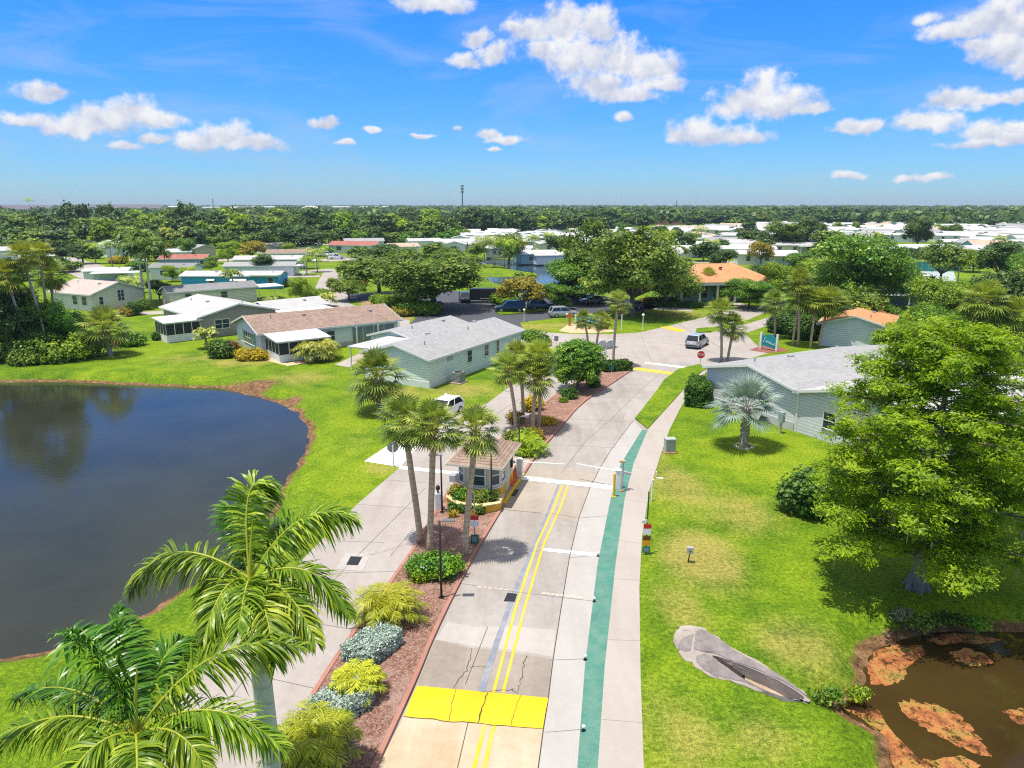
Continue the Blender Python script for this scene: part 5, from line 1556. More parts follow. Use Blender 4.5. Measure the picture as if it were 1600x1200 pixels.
MB().box((8.5, W / 2 - 2.4, 5.9), (.5, .4, .3)).build('roof_vent', DARK, r)

# ------------------------------------------------------------------ rows of far homes
def far_home(k, lod=0):
    def make():
        r = empty('mobile_home'); r['category'] = 'house'
        wm = (S_WHITE, S_PALE, S_CREAM, S_PALE, S_WHITE, S_AQUA)[k]; rm = (WROOF, LROOF, LROOF, GROOF, WROOF, TROOF)[k]
        L, W = (19, 17, 18, 18, 19, 16)[k], (7, 8, 6.5, 7.5, 7, 8)[k]
        gable(r, L, W, 2.8, (.7, 1.0, .6, 1.1, .5, 1.3)[k], wm, rm, x0=-L / 2, y0=-W / 2, vents=False, axis='x', over=.4)
        wins = [('f', L * t) for t in (.18, .5, .8)] + [('l', W * .5), ('r', W * .5)]
        for sd_, t in wins[:5 if lod == 0 else 2]:
            add_window(r, L, W, sd_, t, 1.5, .9, 1.3, whole=True).location = (-L / 2, -W / 2, 0)
        flat_roof(r, L / 2 - 8, L / 2 - .5, -W / 2 - 3.4, -W / 2 + .1, 2.5, WROOF, 'carport_roof')
        if lod == 0: posts(r, [(x, -W / 2 - 3.2) for x in (L / 2 - 7.8, L / 2 - .7)], 2.37, .14)
        return r
    return Stock(make)
FAR = [[far_home(k, l) for k in range(6)] for l in (0, 1)]
FARLAB = ['white home with white metal roof in the far rows', 'pale blue home with light shingle roof in the far rows', 'cream home with light roof in the far rows', 'pale blue home with darker grey roof in the far rows', 'white home with low flat white roof in the far rows', 'aqua home with tan roof in the far rows']
rr = random.Random(5)
def far_ok(px, py):
    if px > 1000 and 349 < py < 362: return px > 1000 + (362 - py) * 26
    if 362 <= py < 379: return 935 < px < 1640 or 700 < px < 890 and py > 364
    if 379 <= py < 396: return 905 < px < 1330 or 1495 < px < 1640 or (705 < px < 900 and py > 380)
    if 396 <= py < 431: return 1015 < px < 1290 - (py - 396) * 1.2 or (px > 1490 and py < 420) or (1340 < px < 1450 and py < 404) or (740 < px < 815 and py < 402)
    return False
d = 212.0; nfar = 0
while d < 640:
    py = 600 + F0 * math.tan(math.atan(CAMH / d) - PITCH)
    px = 690 + rr.uniform(0, 40)
    while px < 1650:
        p = P(px, py); turn = rr.random() < .35
        if far_ok(px, py) and rr.random() < .9:
            k = rr.choice((0, 0, 0, 1, 1, 2, 3, 4, 4, 5) if px > 900 else (0, 1, 2, 4, 4))
            o = FAR[1 if d > 350 else 0][k].get(); nfar += 1
            place(o, p + Vector((0, rr.uniform(-1.5, 1.5), 0)), rr.uniform(-.06, .06) + (PI / 2 if turn else 0) + (-.12 if px > 1100 else .08), None, FARLAB[k], 'homes in the far rows')
            o.scale = (rr.uniform(.85, 1.02), rr.uniform(.9, 1.05), rr.uniform(.95, 1.2))
        px += (13 if turn else 22) / mpx(p) * rr.uniform(.95, 1.1)
    d += 15.5 + (d - 212) * .02
print('far homes', nfar)
for k, (a, b, c_, d_) in enumerate((((985, 399), (1310, 400), (1310, 402.5), (985, 401.5)), ((930, 383.5), (1335, 383.5), (1335, 385), (930, 385)), ((940, 371), (1640, 371), (1640, 372), (940, 372)), ((1000, 362), (1640, 362), (1640, 362.6), (1000, 362.6)), ((1030, 408), (1280, 409), (1280, 411.5), (1030, 410.5)), ((700, 380.5), (900, 380.5), (900, 382), (700, 382)))):
    sheet('street', PP([a, b, c_, d_]), .012, C_ROAD2, ('pale street between far rows, nearest but one', 'pale street between far rows, third from the front', 'pale street between far rows, fourth from the front', 'pale street between far rows, farthest', 'pale street between far rows, nearest', 'pale street between the homes behind the lake')[k], cat='road')
# far landmarks
def block(name, label, px, py, top, wpx, depth, wallm, roofm, cat='building', group=None, rise=3):
    p = P(px, py); m_ = mpx(p); H = hgt(p, top); L = wpx * m_
    r = empty(name, p, 0, label, cat, group)
    gable(r, L, depth, H - rise, rise, wallm, roofm, x0=-L / 2, y0=0, vents=False, over=1.0, z0=-.5)
    for k in range(min(12, max(2, int(L / 8)))):
        MB().box((-L / 2 + L * (k + .5) / min(12, max(2, int(L / 8))), -.03, (H - rise) * .45), (1.6, .08, 1.6)).build('window', PANE, r)
    return r
block('apartment_block', 'long building with slate roof on the left horizon', 175, 336, 319.5, 150, 40, S_BEIGE, plain('slate_roof', (.12, .11, .14), .8), rise=6)
block('apartment_block', 'slate roofed building at the far left edge', 20, 338, 320, 110, 40, S_BEIGE, MATS['slate_roof'], rise=6)
for i, (x, w, t, lb) in enumerate(((268, 60, 322, 'white warehouse on the horizon at the left'), (352, 70, 323, 'white warehouse left of the dome'), (420, 60, 322.5, 'white warehouse beside the dome'), (560, 90, 322.5, 'white warehouse right of the dome'))):
    block('warehouse', lb, x, 333 - (i > 1), t, w, 30, S_WHITE, WROOF, rise=1.5)
r = empty('dome', P(487, 334), 0, 'white dome on the horizon', 'dome')
MB().lathe((0, 0, 0), [(27 * math.cos(a), 15.5 * math.sin(a)) for a in (0, .2, .45, .7, .95, 1.2, 1.4, 1.52)], 24).build('shell', WHITE, r, smooth=True)
MB().cyl((0, 0, 15.3), 3, 2, 10).build('cap', GALV, r)
for x, w, lb, py, t in ((1048, 100, 'salmon apartment block with brown roofs beyond the homes', 351, 337), (1135, 44, 'brown roofed apartment block half hidden by trees', 347, 336), (925, 46, 'tan roofed apartment block among the trees', 352, 343), (668, 40, 'orange roofed house buried in the tree belt', 364, 352), (700, 30, 'orange tiled house among the dark trees', 368, 352), (443, 30, 'orange roofed house in the left tree belt', 366, 346)):
    block('apartment_block', lb, x, py, t, w, 14, plain('salmon_wall', (.52, .26, .17), .8), TROOF if 'brown' in lb or 'tan' in lb else OROOF, rise=2.5)
# cell tower and masts
r = empty('cell_tower', P(723,345), 0, 'tall grey cell tower rising above the tree line', 'tower')
H = hgt(P(723,345), 289)
MB().tube([(0, 0, 0), (0, 0, H)], [1.0, .55], 10).build('mast', plain('tower_grey', (.20, .22, .25), .6), r)
for z in (H - 1.2, H - 4.2, H - 7.4):
    m_ = MB(); m_.cyl((0, 0, z), 1.2, .2, 10)
    for k in range(9):
        a = k * 2 * PI / 9; m_.box((1.5 * math.cos(a), 1.5 * math.sin(a), z + .2), (.3, .3, 2.0), a)
    m_.build('antenna', MATS['tower_grey'], r)
for x, py, t, lb in ((1056, 343, 313, 'slim lattice mast beyond the apartment block'), (335, 340, 310, 'dark slim mast on the left horizon'), (1461, 340, 318, 'short mast on the right horizon')):
    r = empty('mast', P(x, py), 0, lb, 'mast'); H = hgt(P(x, py), t); m_ = MB()
    for k in range(3):
        a = k * 2.094; m_.tube([(1.2 * math.cos(a), 1.2 * math.sin(a), 0), (.25 * math.cos(a), .25 * math.sin(a), H)], .16, 4)
    for k in range(14):
        z = H * k / 14; q = 1.2 - .95 * k / 14
        m_.tube([(q, 0, z), (-q * .5, q * .87, z + H / 28), (-q * .5, -q * .87, z + H / 14)], .1, 4)
    m_.build('lattice', MATS['tower_grey'], r)
    MB().box((0, 0, H * .86), (2.4, .3, .5)).build('antenna', GALV, r)

# sports court fence
r = empty('court_fence', P(1388,424), -.02, 'teal screened fence round the sports court', 'fence')
m_ = MB(); Lf = (P(1500,424) - P(1388,424)).length
for k in range(12): m_.tube([(Lf * k / 11, 0, 0), (Lf * k / 11, 0, 3.2)], .05, 6)
m_.build('posts', GALV, r)
MB().box((Lf / 2, 0, 1.3), (Lf, .04, 2.4)).build('screen', plain('court_screen', (.03, .22, .20), .8), r)
m_ = MB(); m_.box((Lf / 2, 0, 3.1), (Lf, .05, .05)); m_.build('rail', GALV, r)

# ------------------------------------------------------------------ vehicles
pa = lambda a, b: math.atan2((P(*b) - P(*a)).y, (P(*b) - P(*a)).x)
car('suv', ('silver_paint', (.42, .45, .50)), 1089, 541, R(58), 'silver estate car driving away across the intersection')
car('hatch', ('white_car_paint', (.78, .78, .78)), 694, 650, pa((760,631), (652,690)), 'white hatchback on the exit road behind the palms')
PK = 'cars parked beside the lake'
car('hatch', ('red_paint', (.30, .02, .02)), 675, 485, R(190), 'red hatchback parked behind the live oak trunk', PK)
car('suv', ('dark_suv_paint', (.03, .035, .04)), 726, 471, R(-80), 'black car parked left of the black trailer', PK)
car('van', ('dark_teal_paint', (.015, .035, .045)), 797, 487, R(186), 'dark blue van parked below the golden tree', PK)
car('suv', ('navy_paint', (.06, .09, .11)), 845, 483, R(12), 'dark green grey SUV right of the golden tree', PK)
car('suv', ('grey_silver_paint', (.40, .41, .42)), 880, 495, R(12), 'silver SUV nearest the welcome sign', PK)
car('sedan', ('mauve_paint', (.24, .19, .20)), 926, 474, R(190), 'mauve grey sedan parked on the lot under the large oaks', PK)
car('sedan', ('black_paint', (.02, .02, .025)), 903, 467, R(170), 'black sedan parked in the shade of the large oaks', PK)
car('hatch', ('white_car_paint', (.78, .78, .78)), 879, 463, R(130), 'white hatchback parked by the lake', PK)
car('suv', ('charcoal_paint', (.05, .05, .055)), 866, 458, R(110), 'charcoal SUV parked closest to the lake', PK)
car('hatch', ('dark_red_paint', (.20, .015, .02)), 986, 483, R(175), 'dark red hatchback behind the oak trunk by the lawn', PK)
car('sedan', ('plum_paint', (.10, .08, .14)), 535, 453, R(95), 'plum coloured sedan parked on the left street')
car('suv', ('magenta_paint', (.30, .02, .08)), 446, 447, R(15), 'crimson SUV beside the blue home')
car('pickup', ('white_car_paint', (.78, .78, .78)), 511, 401, R(10), 'white pickup truck at the end of the street', None)
car('pickup', ('white_car_paint', (.78, .78, .78)), 526, 405, R(200), 'white pickup truck nearer the live oak crown', None)
car('sedan', ('lilac_paint', (.30, .32, .42)), 782, 465, R(170), 'lilac grey sedan half hidden behind the golden tree', PK)
# trailer
r = empty('cargo_trailer', P(760,472), R(2), 'black enclosed cargo trailer in the parking area', 'trailer')
MB().box((0, 0, 1.45), (6.0, 2.2, 1.95)).box((0, 0, 2.44), (5.9, 2.1, .06)).build('body', plain('trailer_black', (.02, .022, .025), .4), r)
MB().box((3.0, 0, 1.4), (.5, 1.6, 1.6), 0, 0, .8).build('nose', MATS['trailer_black'], r)
MB().tube([(3.0, -.7, .5), (4.4, 0, .5), (3.0, .7, .5)], .06, 6).build('drawbar', BLACKM, r)
for x in (-.5, .5):
    for s in (-1, 1):
        w_ = MB().tube([(x, s * .95, .36), (x, s * 1.18, .36)], .36, 14).build('wheel', TYRE, r); MB().tube([(x, s * 1.17, .36), (x, s * 1.20, .36)], .22, 10).build('rim', RIM, w_)
m_ = MB()
for s in (-1, 1): m_.box((0, s * 1.15, .78), (2.2, .22, .06))
m_.build('fender', GALV, r)
# golf carts
for x, y, rz, lb in ((1366, 458, .3, 'white golf cart left of the palm by the pool'), (1381, 457, .1, 'white golf cart beside the palm by the pool'), (1391, 457.5, -.1, 'white golf cart nearest the pool deck')):
    r = empty('golf_cart', P(x, y), rz, lb, 'golf cart', 'golf carts by the pool')
    MB().box((0, 0, .55), (2.3, 1.15, .5), 0, 0, .9).box((.95, 0, .8), (.3, 1.0, .35)).build('body', WPAINT, r)
    MB().box((-.1, 0, 1.9), (1.7, 1.2, .07)).build('roof', WPAINT, r)
    m_ = MB()
    for sx in (-.8, .7):
        for s in (-1, 1): m_.tube([(sx, s * .5, .7), (sx * .9, s * .52, 1.9)], .025, 5)
    m_.build('roof_posts', BLACKM, r)
    MB().box((-.25, 0, .85), (.55, 1.0, .16)).box((-.5, 0, 1.1), (.12, 1.0, .5)).build('seat', plain('cart_seat', (.12, .07, .05), .7), r)
    for sx in (-.75, .8):
        for s in (-1, 1): MB().tube([(sx, s * .42, .23), (sx, s * .6, .23)], .23, 12).build('wheel', TYRE, r)

# ================================================================== GATEHOUSE
def gatehouse():
    E1, E2, E3 = P(696.5,724,2.55), P(785,732,2.55), P(817,692,2.55)
    u = (E2 - E1); Wd = u.length; u.normalize(); v = Vector((-u.y, u.x, 0)); Dp = (E3 - E2).dot(v)
    O = Vector((E1.x, E1.y, .13)); rz = math.atan2(u.y, u.x)
    r = empty('gatehouse', O, rz, 'small octagonal gatehouse with brown tiled roof and yellow base', 'gatehouse')
    c = Wd / 2; hw = Wd / 2 - .42; bay = .55
    foot = [(c - hw, 1.15), (c - hw * .55, bay), (c + hw * .55, bay), (c + hw, 1.15), (c + hw, Dp - .6), (c - hw, Dp - .6)]
    big = lambda k: [(c + (x - c) * k, (y - Dp / 2) * k + Dp / 2) for x, y in foot]
    MB().prism(big(1.03), -.1, .80).build('base', plain('yellow_stucco', (.62, .38, .04), .8, .15), r)
    MB().prism(foot, .8, 2.42).build('wall', plain('cream_wall', (.66, .55, .38), .7), r)
    MB().prism(big(1.05), .80, .88).build('sill', WHITE, r)
    # roof: pyramid hip with tiled slopes
    m_ = MB(); e = 2.42; ap0, ap1 = (c, Dp * .42, 3.25), (c, Dp * .58, 3.25)
    vs = [(0, 0, e), (Wd, 0, e), (Wd, Dp, e), (0, Dp, e), ap0, ap1]
    m_.add(vs, [(0, 1, 4), (1, 2, 5, 4), (2, 3, 5), (3, 0, 4, 5)])
    rf = m_.build('roof', roofing('gate_tiles', (.22, .155, .115), (.38, .285, .225)), r)
    m_ = MB()
    for s in range(1, 9):         # raised tile courses on every slope
        t = s / 9.5
        for a, b, p, q in ((0, 1, 4, 4), (1, 2, 4, 5), (2, 3, 5, 5), (3, 0, 5, 4)):
            A, B = Vector(vs[a]).lerp(Vector(vs[p]), t), Vector(vs[b]).lerp(Vector(vs[q]), t)
            m_.tube([A + Vector((0, 0, .012)), B + Vector((0, 0, .012))], .016, 4)
    m_.build('tile_course', MATS['gate_tiles'], rf)
    MB().prism([(-.02, -.02), (Wd + .02, -.02), (Wd + .02, Dp + .02), (-.02, Dp + .02)], e - .13, e - .004).build('fascia', plain('cream_fascia', (.66, .62, .52), .5), rf)
    def wall_window(a, b, z0, h, inset=.12, name='window'):
        a, b = Vector((*a, 0)), Vector((*b, 0)); d = (b - a); L = d.length; d.normalize(); n_ = Vector((d.y, -d.x, 0)); ang = math.atan2(d.y, d.x)
        mid = (a + b) / 2; w = L - 2 * inset
        f = MB()
        for s in (-1, 1): f.box((mid.x + d.x * s * (w / 2) + n_.x * .03, mid.y + d.y * s * (w / 2) + n_.y * .03, z0 + h / 2), (.08, .06, h), ang)
        for z in (z0, z0 + h / 2, z0 + h): f.box((mid.x + n_.x * .03, mid.y + n_.y * .03, z), (w - .08, .055, .07), ang)
        fo = f.build(name, WHITE, r)
        MB().box((mid.x + n_.x * .012, mid.y + n_.y * .012, z0 + h * .25), (w - .08, .02, h / 2 - .07), ang).build('pane', PANE, fo)
        MB().box((mid.x + n_.x * .012, mid.y + n_.y * .012, z0 + h * .75), (w - .08, .02, h / 2 - .07), ang).build('blind', glassmat('green_pane', (.06, .10, .09), .15), fo)
    wall_window(foot[0], foot[1], 1.0, 1.25, .08); wall_window(foot[1], foot[2], 1.0, 1.25, .18); wall_window(foot[2], foot[3], 1.0, 1.25, .08)
    wall_window(foot[3], (c + hw, 2.1), 1.0, 1.25, .1)
    MB().box((c + hw + .02, 2.7, 1.15), (.05, .85, 2.1)).build('door', plain('door_cream', (.55, .5, .42), .6), r)
    MB().box((c + hw + .06, 3.6, 1.5), (.12, .25, .7)).build('notice_board', BLACKM, r)
    MB().box((c - hw - .3, 1.3, 1.05), (.6, .5, .4)).build('air_conditioner', GALV, r)
    MB().box((c + hw + .35, 2.6, -.1), (.6, 1.0, .03)).build('door_mat', BLACKM, r)
    # planter with a low yellow wall in front
    pl = empty('planter', O, rz, 'yellow rendered planter wall below the gatehouse windows', 'planter')
    out = [(c - hw - .15, 1.0), (c - hw - .35, -.2), (c - .75, -1.0), (c + .75, -1.0), (c + hw + .35, -.35), (c + hw + .25, 1.0)]
    inn = [(c + (x - c) * .86, (y - .6) * .86 + .6 + (.02 if y > .5 else 0)) for x, y in out]
    m_ = MB()
    for i in range(len(out) - 1):
        q = [out[i], out[i + 1], inn[i + 1], inn[i]]; m_.prism(q, -.12, .42)
    m_.build('wall', MATS['yellow_stucco'], pl)
    m_ = MB(); out2 = [(c + (x - c) * 1.03, (y - .6) * 1.03 + .6) for x, y in out]; in2 = [(c + (x - c) * .97, (y - .6) * .97 + .6) for x, y in inn]
    for i in range(len(out) - 1): m_.prism([out2[i], out2[i + 1], in2[i + 1], in2[i]], .42, .48)
    m_.build('coping', plain('coping_cream', (.66, .55, .28), .7), pl)
    MB().poly([(x, y, 0) for x, y in inn], .30).build('soil', MULCH, pl)
    def W(x, y, z=0): return O + u * x + v * y + Vector((0, 0, z))
    for k, (x, y, s) in enumerate(((c - 1.15, .15, .42), (c - .75, -.25, .45), (c - .2, -.4, .38), (c + .45, -.35, .4), (c + .95, .1, .42))):
        bush('planter_shrub', W(x, y, .28), s, s * .9, .75, (L_GOLD, L_FIC, L_LIME, L_SABALY, L_FIC)[k], ['gold leaved shrub at the left end of the gatehouse planter', 'dark leaved shrub in the gatehouse planter', 'lime green shrub mid gatehouse planter', 'straw coloured shrub in the gatehouse planter', 'green shrub at the right end of the gatehouse planter'][k], group='shrubs in the gatehouse planter', leaf=.07, cr=.1, per=16)
    return W, c, hw, Dp
GW, gc, ghw, gDp = gatehouse()
# clipped balls in front of the planter
for x, y, lb in ((707,799,'round clipped shrub left of the three by the planter'), (721,800,'round clipped shrub left of the palm trunk by the planter'), (736,801,'round clipped shrub right of the palm trunk by the planter'), (750,803,'round clipped shrub nearest the road kerb')):
    bush('ball_shrub', P(x, y, .1), .26, .26, .52, L_HEDGE, lb, group='clipped balls by the planter', leaf=.05, cr=.06, per=30, nclump=60)
for x, y, lb in ((708,808,'yellow tufted plant in front of the clipped balls'), (738,806,'yellow tufted plant beside the palm trunk')):
    spiky('tuft_plant', P(x, y, .1), .45, L_YEL, lb, 'yellow tufts in the mulch')
# cones
for x, y, lb in ((797,758,'orange traffic cone nearest the gatehouse door'), (802,752,'orange traffic cone between the other two'), (805,746,'orange traffic cone nearest the barrier cabinet')):
    r = empty('traffic_cone', P(x, y, .13), random.random(), lb, 'traffic cone', 'orange cones by the gatehouse')
    MB().box((0, 0, .02), (.4, .4, .05)).build('base', ORNG, r)
    MB().lathe((0, 0, .04), [(.16, 0), (.03, .78), (.0, .79)], 12).build('cone', ORNG, r)
    MB().lathe((0, 0, .04), [(.116, .26), (.088, .40)], 12).build('reflective_band', WPAINT, r)
# barriers
def barrier(px, py, top, ex, ey, h_arm, label, cabm):
    p = P(px, py, .02); r = empty('barrier_gate', p, 0, label, 'barrier')
    H = hgt(p, top)
    rz = pa((816,744), (959,759))
    MB().box((0, 0, H / 2), (.36, .36, H), rz, 0, .94).build('cabinet', cabm, r)
    MB().lathe((0, 0, H), [(.22, 0), (.22, .03), (.1, .10)], 12).build('cap', WPAINT, r)
    za = H * h_arm; e = P(ex, ey, za) - p; e.z = za; d = e - Vector((0, 0, za)); d.normalize()
    q = Vector((0, 0, za))
    MB().tube([q - d * .5, q + d * .3, e], [.05, .045, .03], 8).build('arm', WPAINT, r)
    MB().box(tuple(q - d * .55), (.5, .12, .16), math.atan2(d.y, d.x)).build('counterweight', GALV, r)
    return r
barrier(812, 748, 718, 882, 725.5, .86, 'white barrier cabinet with raised arm beside the gatehouse', plain('cabinet_white', (.66, .67, .70), .5))
barrier(965.5, 762, 735, 901, 725, .92, 'white barrier cabinet with arm beside the green lane', MATS['cabinet_white'])
r = empty('bollard', P(959,776), 0, 'yellow bollard in front of the barrier cabinet', 'bollard')
MB().tube([(0, 0, 0), (0, 0, hgt(P(959,776), 741))], .075, 10).build('post', CYEL, r); MB().lathe((0, 0, hgt(P(959,776), 741)), [(.075, 0), (.05, .05)], 10).build('cap', CYEL, r); MB().box((0, 0, .015), (.24, .24, .03)).build('base_plate', CYEL, r)
r = empty('camera_pole', P(972,768), 0, 'thin grey pole with orange box beside the barrier', 'pole')
H = hgt(P(972,768), 722)
MB().tube([(0, 0, 0), (0, 0, H)], .045, 8).build('post', GALV, r); MB().box((-.05, 0, H + .05), (.34, .2, .14)).build('camera_box', plain('tan_box', (.6, .4, .22), .5), r); MB().box((0, 0, .04), (.26, .26, .08)).build('base_plate', plain('rust_plate', (.4, .2, .1), .8), r)

# lamp posts
lamp_post(691, 803, 711, -1, 'black lamp post left of the gatehouse')
lamp_post(690, 937, 814, 1, 'black lamp post nearest the camera in the shrub bed')
lamp_post(768, 800, 708, -1, 'black lamp post in front of the gatehouse window')
lamp_post(811, 713, 651, 1, 'black lamp post behind the gatehouse')
# signs
r, H = post_sign('notice_sign', 742, 851, 770, [], 'road notice with red and white plate over a green plate', postm=GALV)
MB().box((.0, -.06, H * .53), (.42, .02, .22)).build('red_plate', SIGNR, r); MB().box((0, -.06, H * .42), (.42, .02, .30)).build('white_plate', SIGNW, r); MB().box((0, -.06, H * .12), (.40, .03, .5)).build('green_plate', SIGNG, r); MB().box((0, -.078, H * .12), (.26, .01, .3)).build('faded_panel', plain('faded_green', (.16, .30, .28), .6), r)
r, H = post_sign('notice_sign', 1009, 866, 768, [], 'tall notice post with red, orange and green plates beside the sidewalk', postm=plain('green_post', (.03, .10, .06), .6))
for z, h, m_, nm in ((.46, .25, SIGNR, 'red_plate'), (.375, .34, SIGNW, 'white_plate'), (.27, .24, plain('dark_amber', (.12, .05, .02), .6), 'amber_plate'), (.20, .32, SIGNO, 'orange_plate'), (.085, .36, SIGNG, 'green_plate')):
    MB().box((0, -.06, H * z), (.38, .025, h * .92)).build(nm, m_, r)
MB().box((0, -.08, H * .085), (.26, .012, .2)).build('faded_panel', MATS['faded_green'], r)
MB().box((-.15, -.05, H * .535), (.30, .04, .16), .2).build('top_plate', WPAINT, r)
r = empty('stop_sign', P(615,729), .15, 'back of an octagonal stop sign on a white post by the exit road', 'sign')
H = hgt(P(615,729), 690)
MB().tube([(0, 0, 0), (0, 0, H)], .05, 8).build('post', WPAINT, r)
octo(MB(), (0, .08, H - .42), .40, .015).build('plate', plain('sign_back', (.22, .24, .24), .45), r)
octo(MB(), (0, .092, H - .42), .39, .006).build('face', SIGNR, r)
r = empty('stop_sign', P(1094,571), -.1, 'red octagonal stop sign at the intersection', 'sign')
H = hgt(P(1094,571), 548)
MB().tube([(0, 0, 0), (0, 0, H)], .05, 8).build('post', WPAINT, r)
octo(MB(), (0, -.075, H - .42), .46, .012).build('border', SIGNW, r); octo(MB(), (0, -.085, H - .42), .42, .012).build('face', SIGNR, r)
text('lettering', 'STOP', .34, SIGNW, r, (0, -.097, H - .42), (PI / 2, 0, 0))
r = empty('twin_lamp', P(946,579), 0, 'white post with twin round lamp discs at the median tip', 'lamp post')
H = hgt(P(946,579), 531)
MB().tube([(0, 0, 0), (0, 0, H - .25)], .05, 8).build('post', WPAINT, r); MB().cyl((0, 0, 0), .3, .12, 12).build('base', WPAINT, r)
for s in (-1, 1):
    m_ = MB(); m_.tube([(0, 0, H - .55), (s * .35, -.05, H - .42)], .03, 6); m_.tube([(s * .42, -.14, H - .36), (s * .42, .06, H - .30)], [.40, .36], 16)
    m_.build('lamp_disc', plain('lamp_disc_white', (.62, .63, .66), .4), r)
post_sign('small_sign', 955, 583, 568, [(.62, .5, .62, SIGNG)], 'small green sign below the twin lamp', postm=WPAINT)
post_sign('back_sign', 869, 545, 526, [(.85, .5, .6, plain('sign_back', (.2, .2, .2), .5))], 'grey sign back on a white post beyond the clipped tree', postm=WPAINT)
for x, y, t, lb, g in ((819,503,486,'short white post with lamp globe by the asphalt','a'), (886,501,493,'white globe lamp left of the teal welcome sign','b'), (1004,517,494,'white post with small flag at the lawn edge','c')):
    p = P(x, y); H = hgt(p, t); r = empty('white_post', p, 0, lb, 'post')
    MB().tube([(0, 0, 0), (0, 0, H)], .06, 8).build('post', WPAINT, r); MB().lathe((0, 0, H), [(.08, 0), (.2, .12), (.2, .26), (.05, .36)], 10).build('globe', WPAINT, r)
r, H = post_sign('street_sign', 971, 517, 491, [], 'white street sign post with green name blades', postm=WPAINT, pr=.07)
MB().box((-.55, 0, H * .92), (1.0, .03, .2), .2).box((.35, .02, H * 1.0), (.7, .03, .18), .9).build('blade', SIGNG, r)
r, H = post_sign('street_sign', 790, 612, 588, [], 'thin white marker post on the lawn by the exit road', postm=WPAINT, pr=.06)
MB().box((0, 0, H * .98), (.16, .16, .06)).build('cap', WPAINT, r)
# teal signs with white posts
def teal_sign(a, b, top, label, rag=True):
    A, B = P(*a), P(*b); rz, L = frame_of(A, B); H = hgt(A, top)
    r = empty('teal_sign', A, rz, label, 'sign')
    for x in (0, L): 
        MB().box((x, 0, H * .5), (.22, .22, H)).build('post', WPAINT, r)
    prof = [(.12, H * .25), (L * .5, H * .18), (L - .12, H * .12), (L - .12, H * .72), (L * .62, H * .95), (L * .35, H * .9), (.12, H * .78)]
    vs = [(x, -.06, z) for x, z in prof] + [(x, .06, z) for x, z in prof]; n = len(prof)
    MB().add(vs, [tuple(range(n)), tuple(range(2 * n - 1, n - 1, -1))] + [(i, n + i, n + (i + 1) % n, (i + 1) % n) for i in range(n)]).build('board', SIGNT, r)
    m_ = MB()
    q = [Vector((L * .18, -.075, H * .42)), Vector((L * .24, -.075, H * .66)), Vector((L * .30, -.075, H * .72))]
    m_.tube(q, .05, 5)
    for k in range(9):
        x = L * (.32 + k * .065); z = H * (.52 - .02 * k); hh = H * (.15 if k in (1, 4, 8) else .09)
        m_.tube([(x, -.07, z - H * .06), (x + .04, -.07, z + hh - H * .06)], .045, 5)
        m_.tube([(x, -.07, z - H * .05), (x + L * .05, -.07, z - H * .02)], .035, 5)
    m_.build('lettering', LTBLUE, r)
    return r
teal_sign((1188,545), (1213,549), 519, 'large teal sign with pale script on white posts by the red bed')
teal_sign((899,509), (937,510), 491, 'teal welcome sign on white posts in the sandy bed')
# little things on the lawn
r = empty('utility_box', P(1046,707), R(4), 'green grey utility cabinet beside the sidewalk', 'utility box')
MB().box((0, 0, .04), (.85, .75, .1)).build('slab', plain('rusty_slab', (.45, .25, .14), .9), r); MB().box((0, 0, .55), (.72, .55, .95)).build('cabinet', plain('utility_green', (.36, .40, .37), .5), r); MB().box((0, 0, 1.04), (.76, .6, .06)).build('lid', MATS['utility_green'], r)
m_ = MB()
for k in range(8): m_.box((-.28 + k * .08, -.285, .55), (.02, .02, .8))
m_.build('ribs', plain('rib_grey', (.25, .28, .27), .6), r)
r = empty('pedestal_box', P(1077,879), R(-8), 'grey box on a short black stake in the lawn', 'box')
MB().tube([(-.06, 0, 0), (0, 0, .55)], .03, 6).build('stake', BLACKM, r); MB().box((0, 0, .68), (.3, .2, .3)).build('box', GALV, r); MB().cyl((0, -.105, .66), .05, .02, 8).build('dial', BLACKM, r)
for a, b, w, lb in (((1018,783), (1019,750), .05, 'white standpipe in the lawn by the sidewalk'), ((1025,745), (1026,738), .035, 'short white stub pipe in the lawn')):
    p = P(*a); r = empty('white_pipe', p, 0, lb, 'pipe', None); H = hgt(p, b[1]); MB().tube([(0, 0, 0), (.02, .02, H)], w, 8).build('pipe', WPAINT, r); MB().cyl((.02, .02, H - .02), w * 1.3, .06, 8).build('cap', WPAINT, r)
o = MB().box((0, 0, .03), (.42, .16, .06)).build('white_block', WPAINT, loc=P(1031,748)); o.rotation_euler = (0, 0, -.15); tag(o, 'small white block lying in the grass', 'block')
for x, y, lb in ((1196,1031,0), (914,1031,'white reflector stub on the green lane, nearer the camera than the middle one'), (911,1142,'white reflector stub on the green lane nearest the camera'), (934,869,'white reflector stub at the end of the short white line'), (928,940,'white reflector stub on the green lane level with the faded dashes')):
    if not lb: continue
    r = empty('reflector_stub', P(x, y, .02), 0, lb, 'reflector', 'reflector stubs along the green lane')
    MB().cyl((0, 0, 0), .07, .02, 10).build('foot', BLACKM, r); MB().tube([(0, 0, .01), (.015, .015, .16)], .035, 8).build('stem', BLACKM, r); MB().lathe((.015, .015, .13), [(.06, 0), (.065, .05), (.03, .09)], 10).build('cap', WPAINT, r)
r = empty('keypad_kiosk', P(685,797), .1, 'white entry kiosk with black head beside the exit road', 'kiosk')
MB().box((0, 0, .55), (.32, .34, 1.0)).build('cabinet', MATS['cabinet_white'], r); MB().tube([(0, 0, 1.0), (0, -.02, 1.25)], .05, 8).build('neck', BLACKM, r); MB().lathe((0, 0, 1.2), [(.06, 0), (.13, .1), (.12, .26), (.04, .34)], 10).build('head', BLACKM, r)
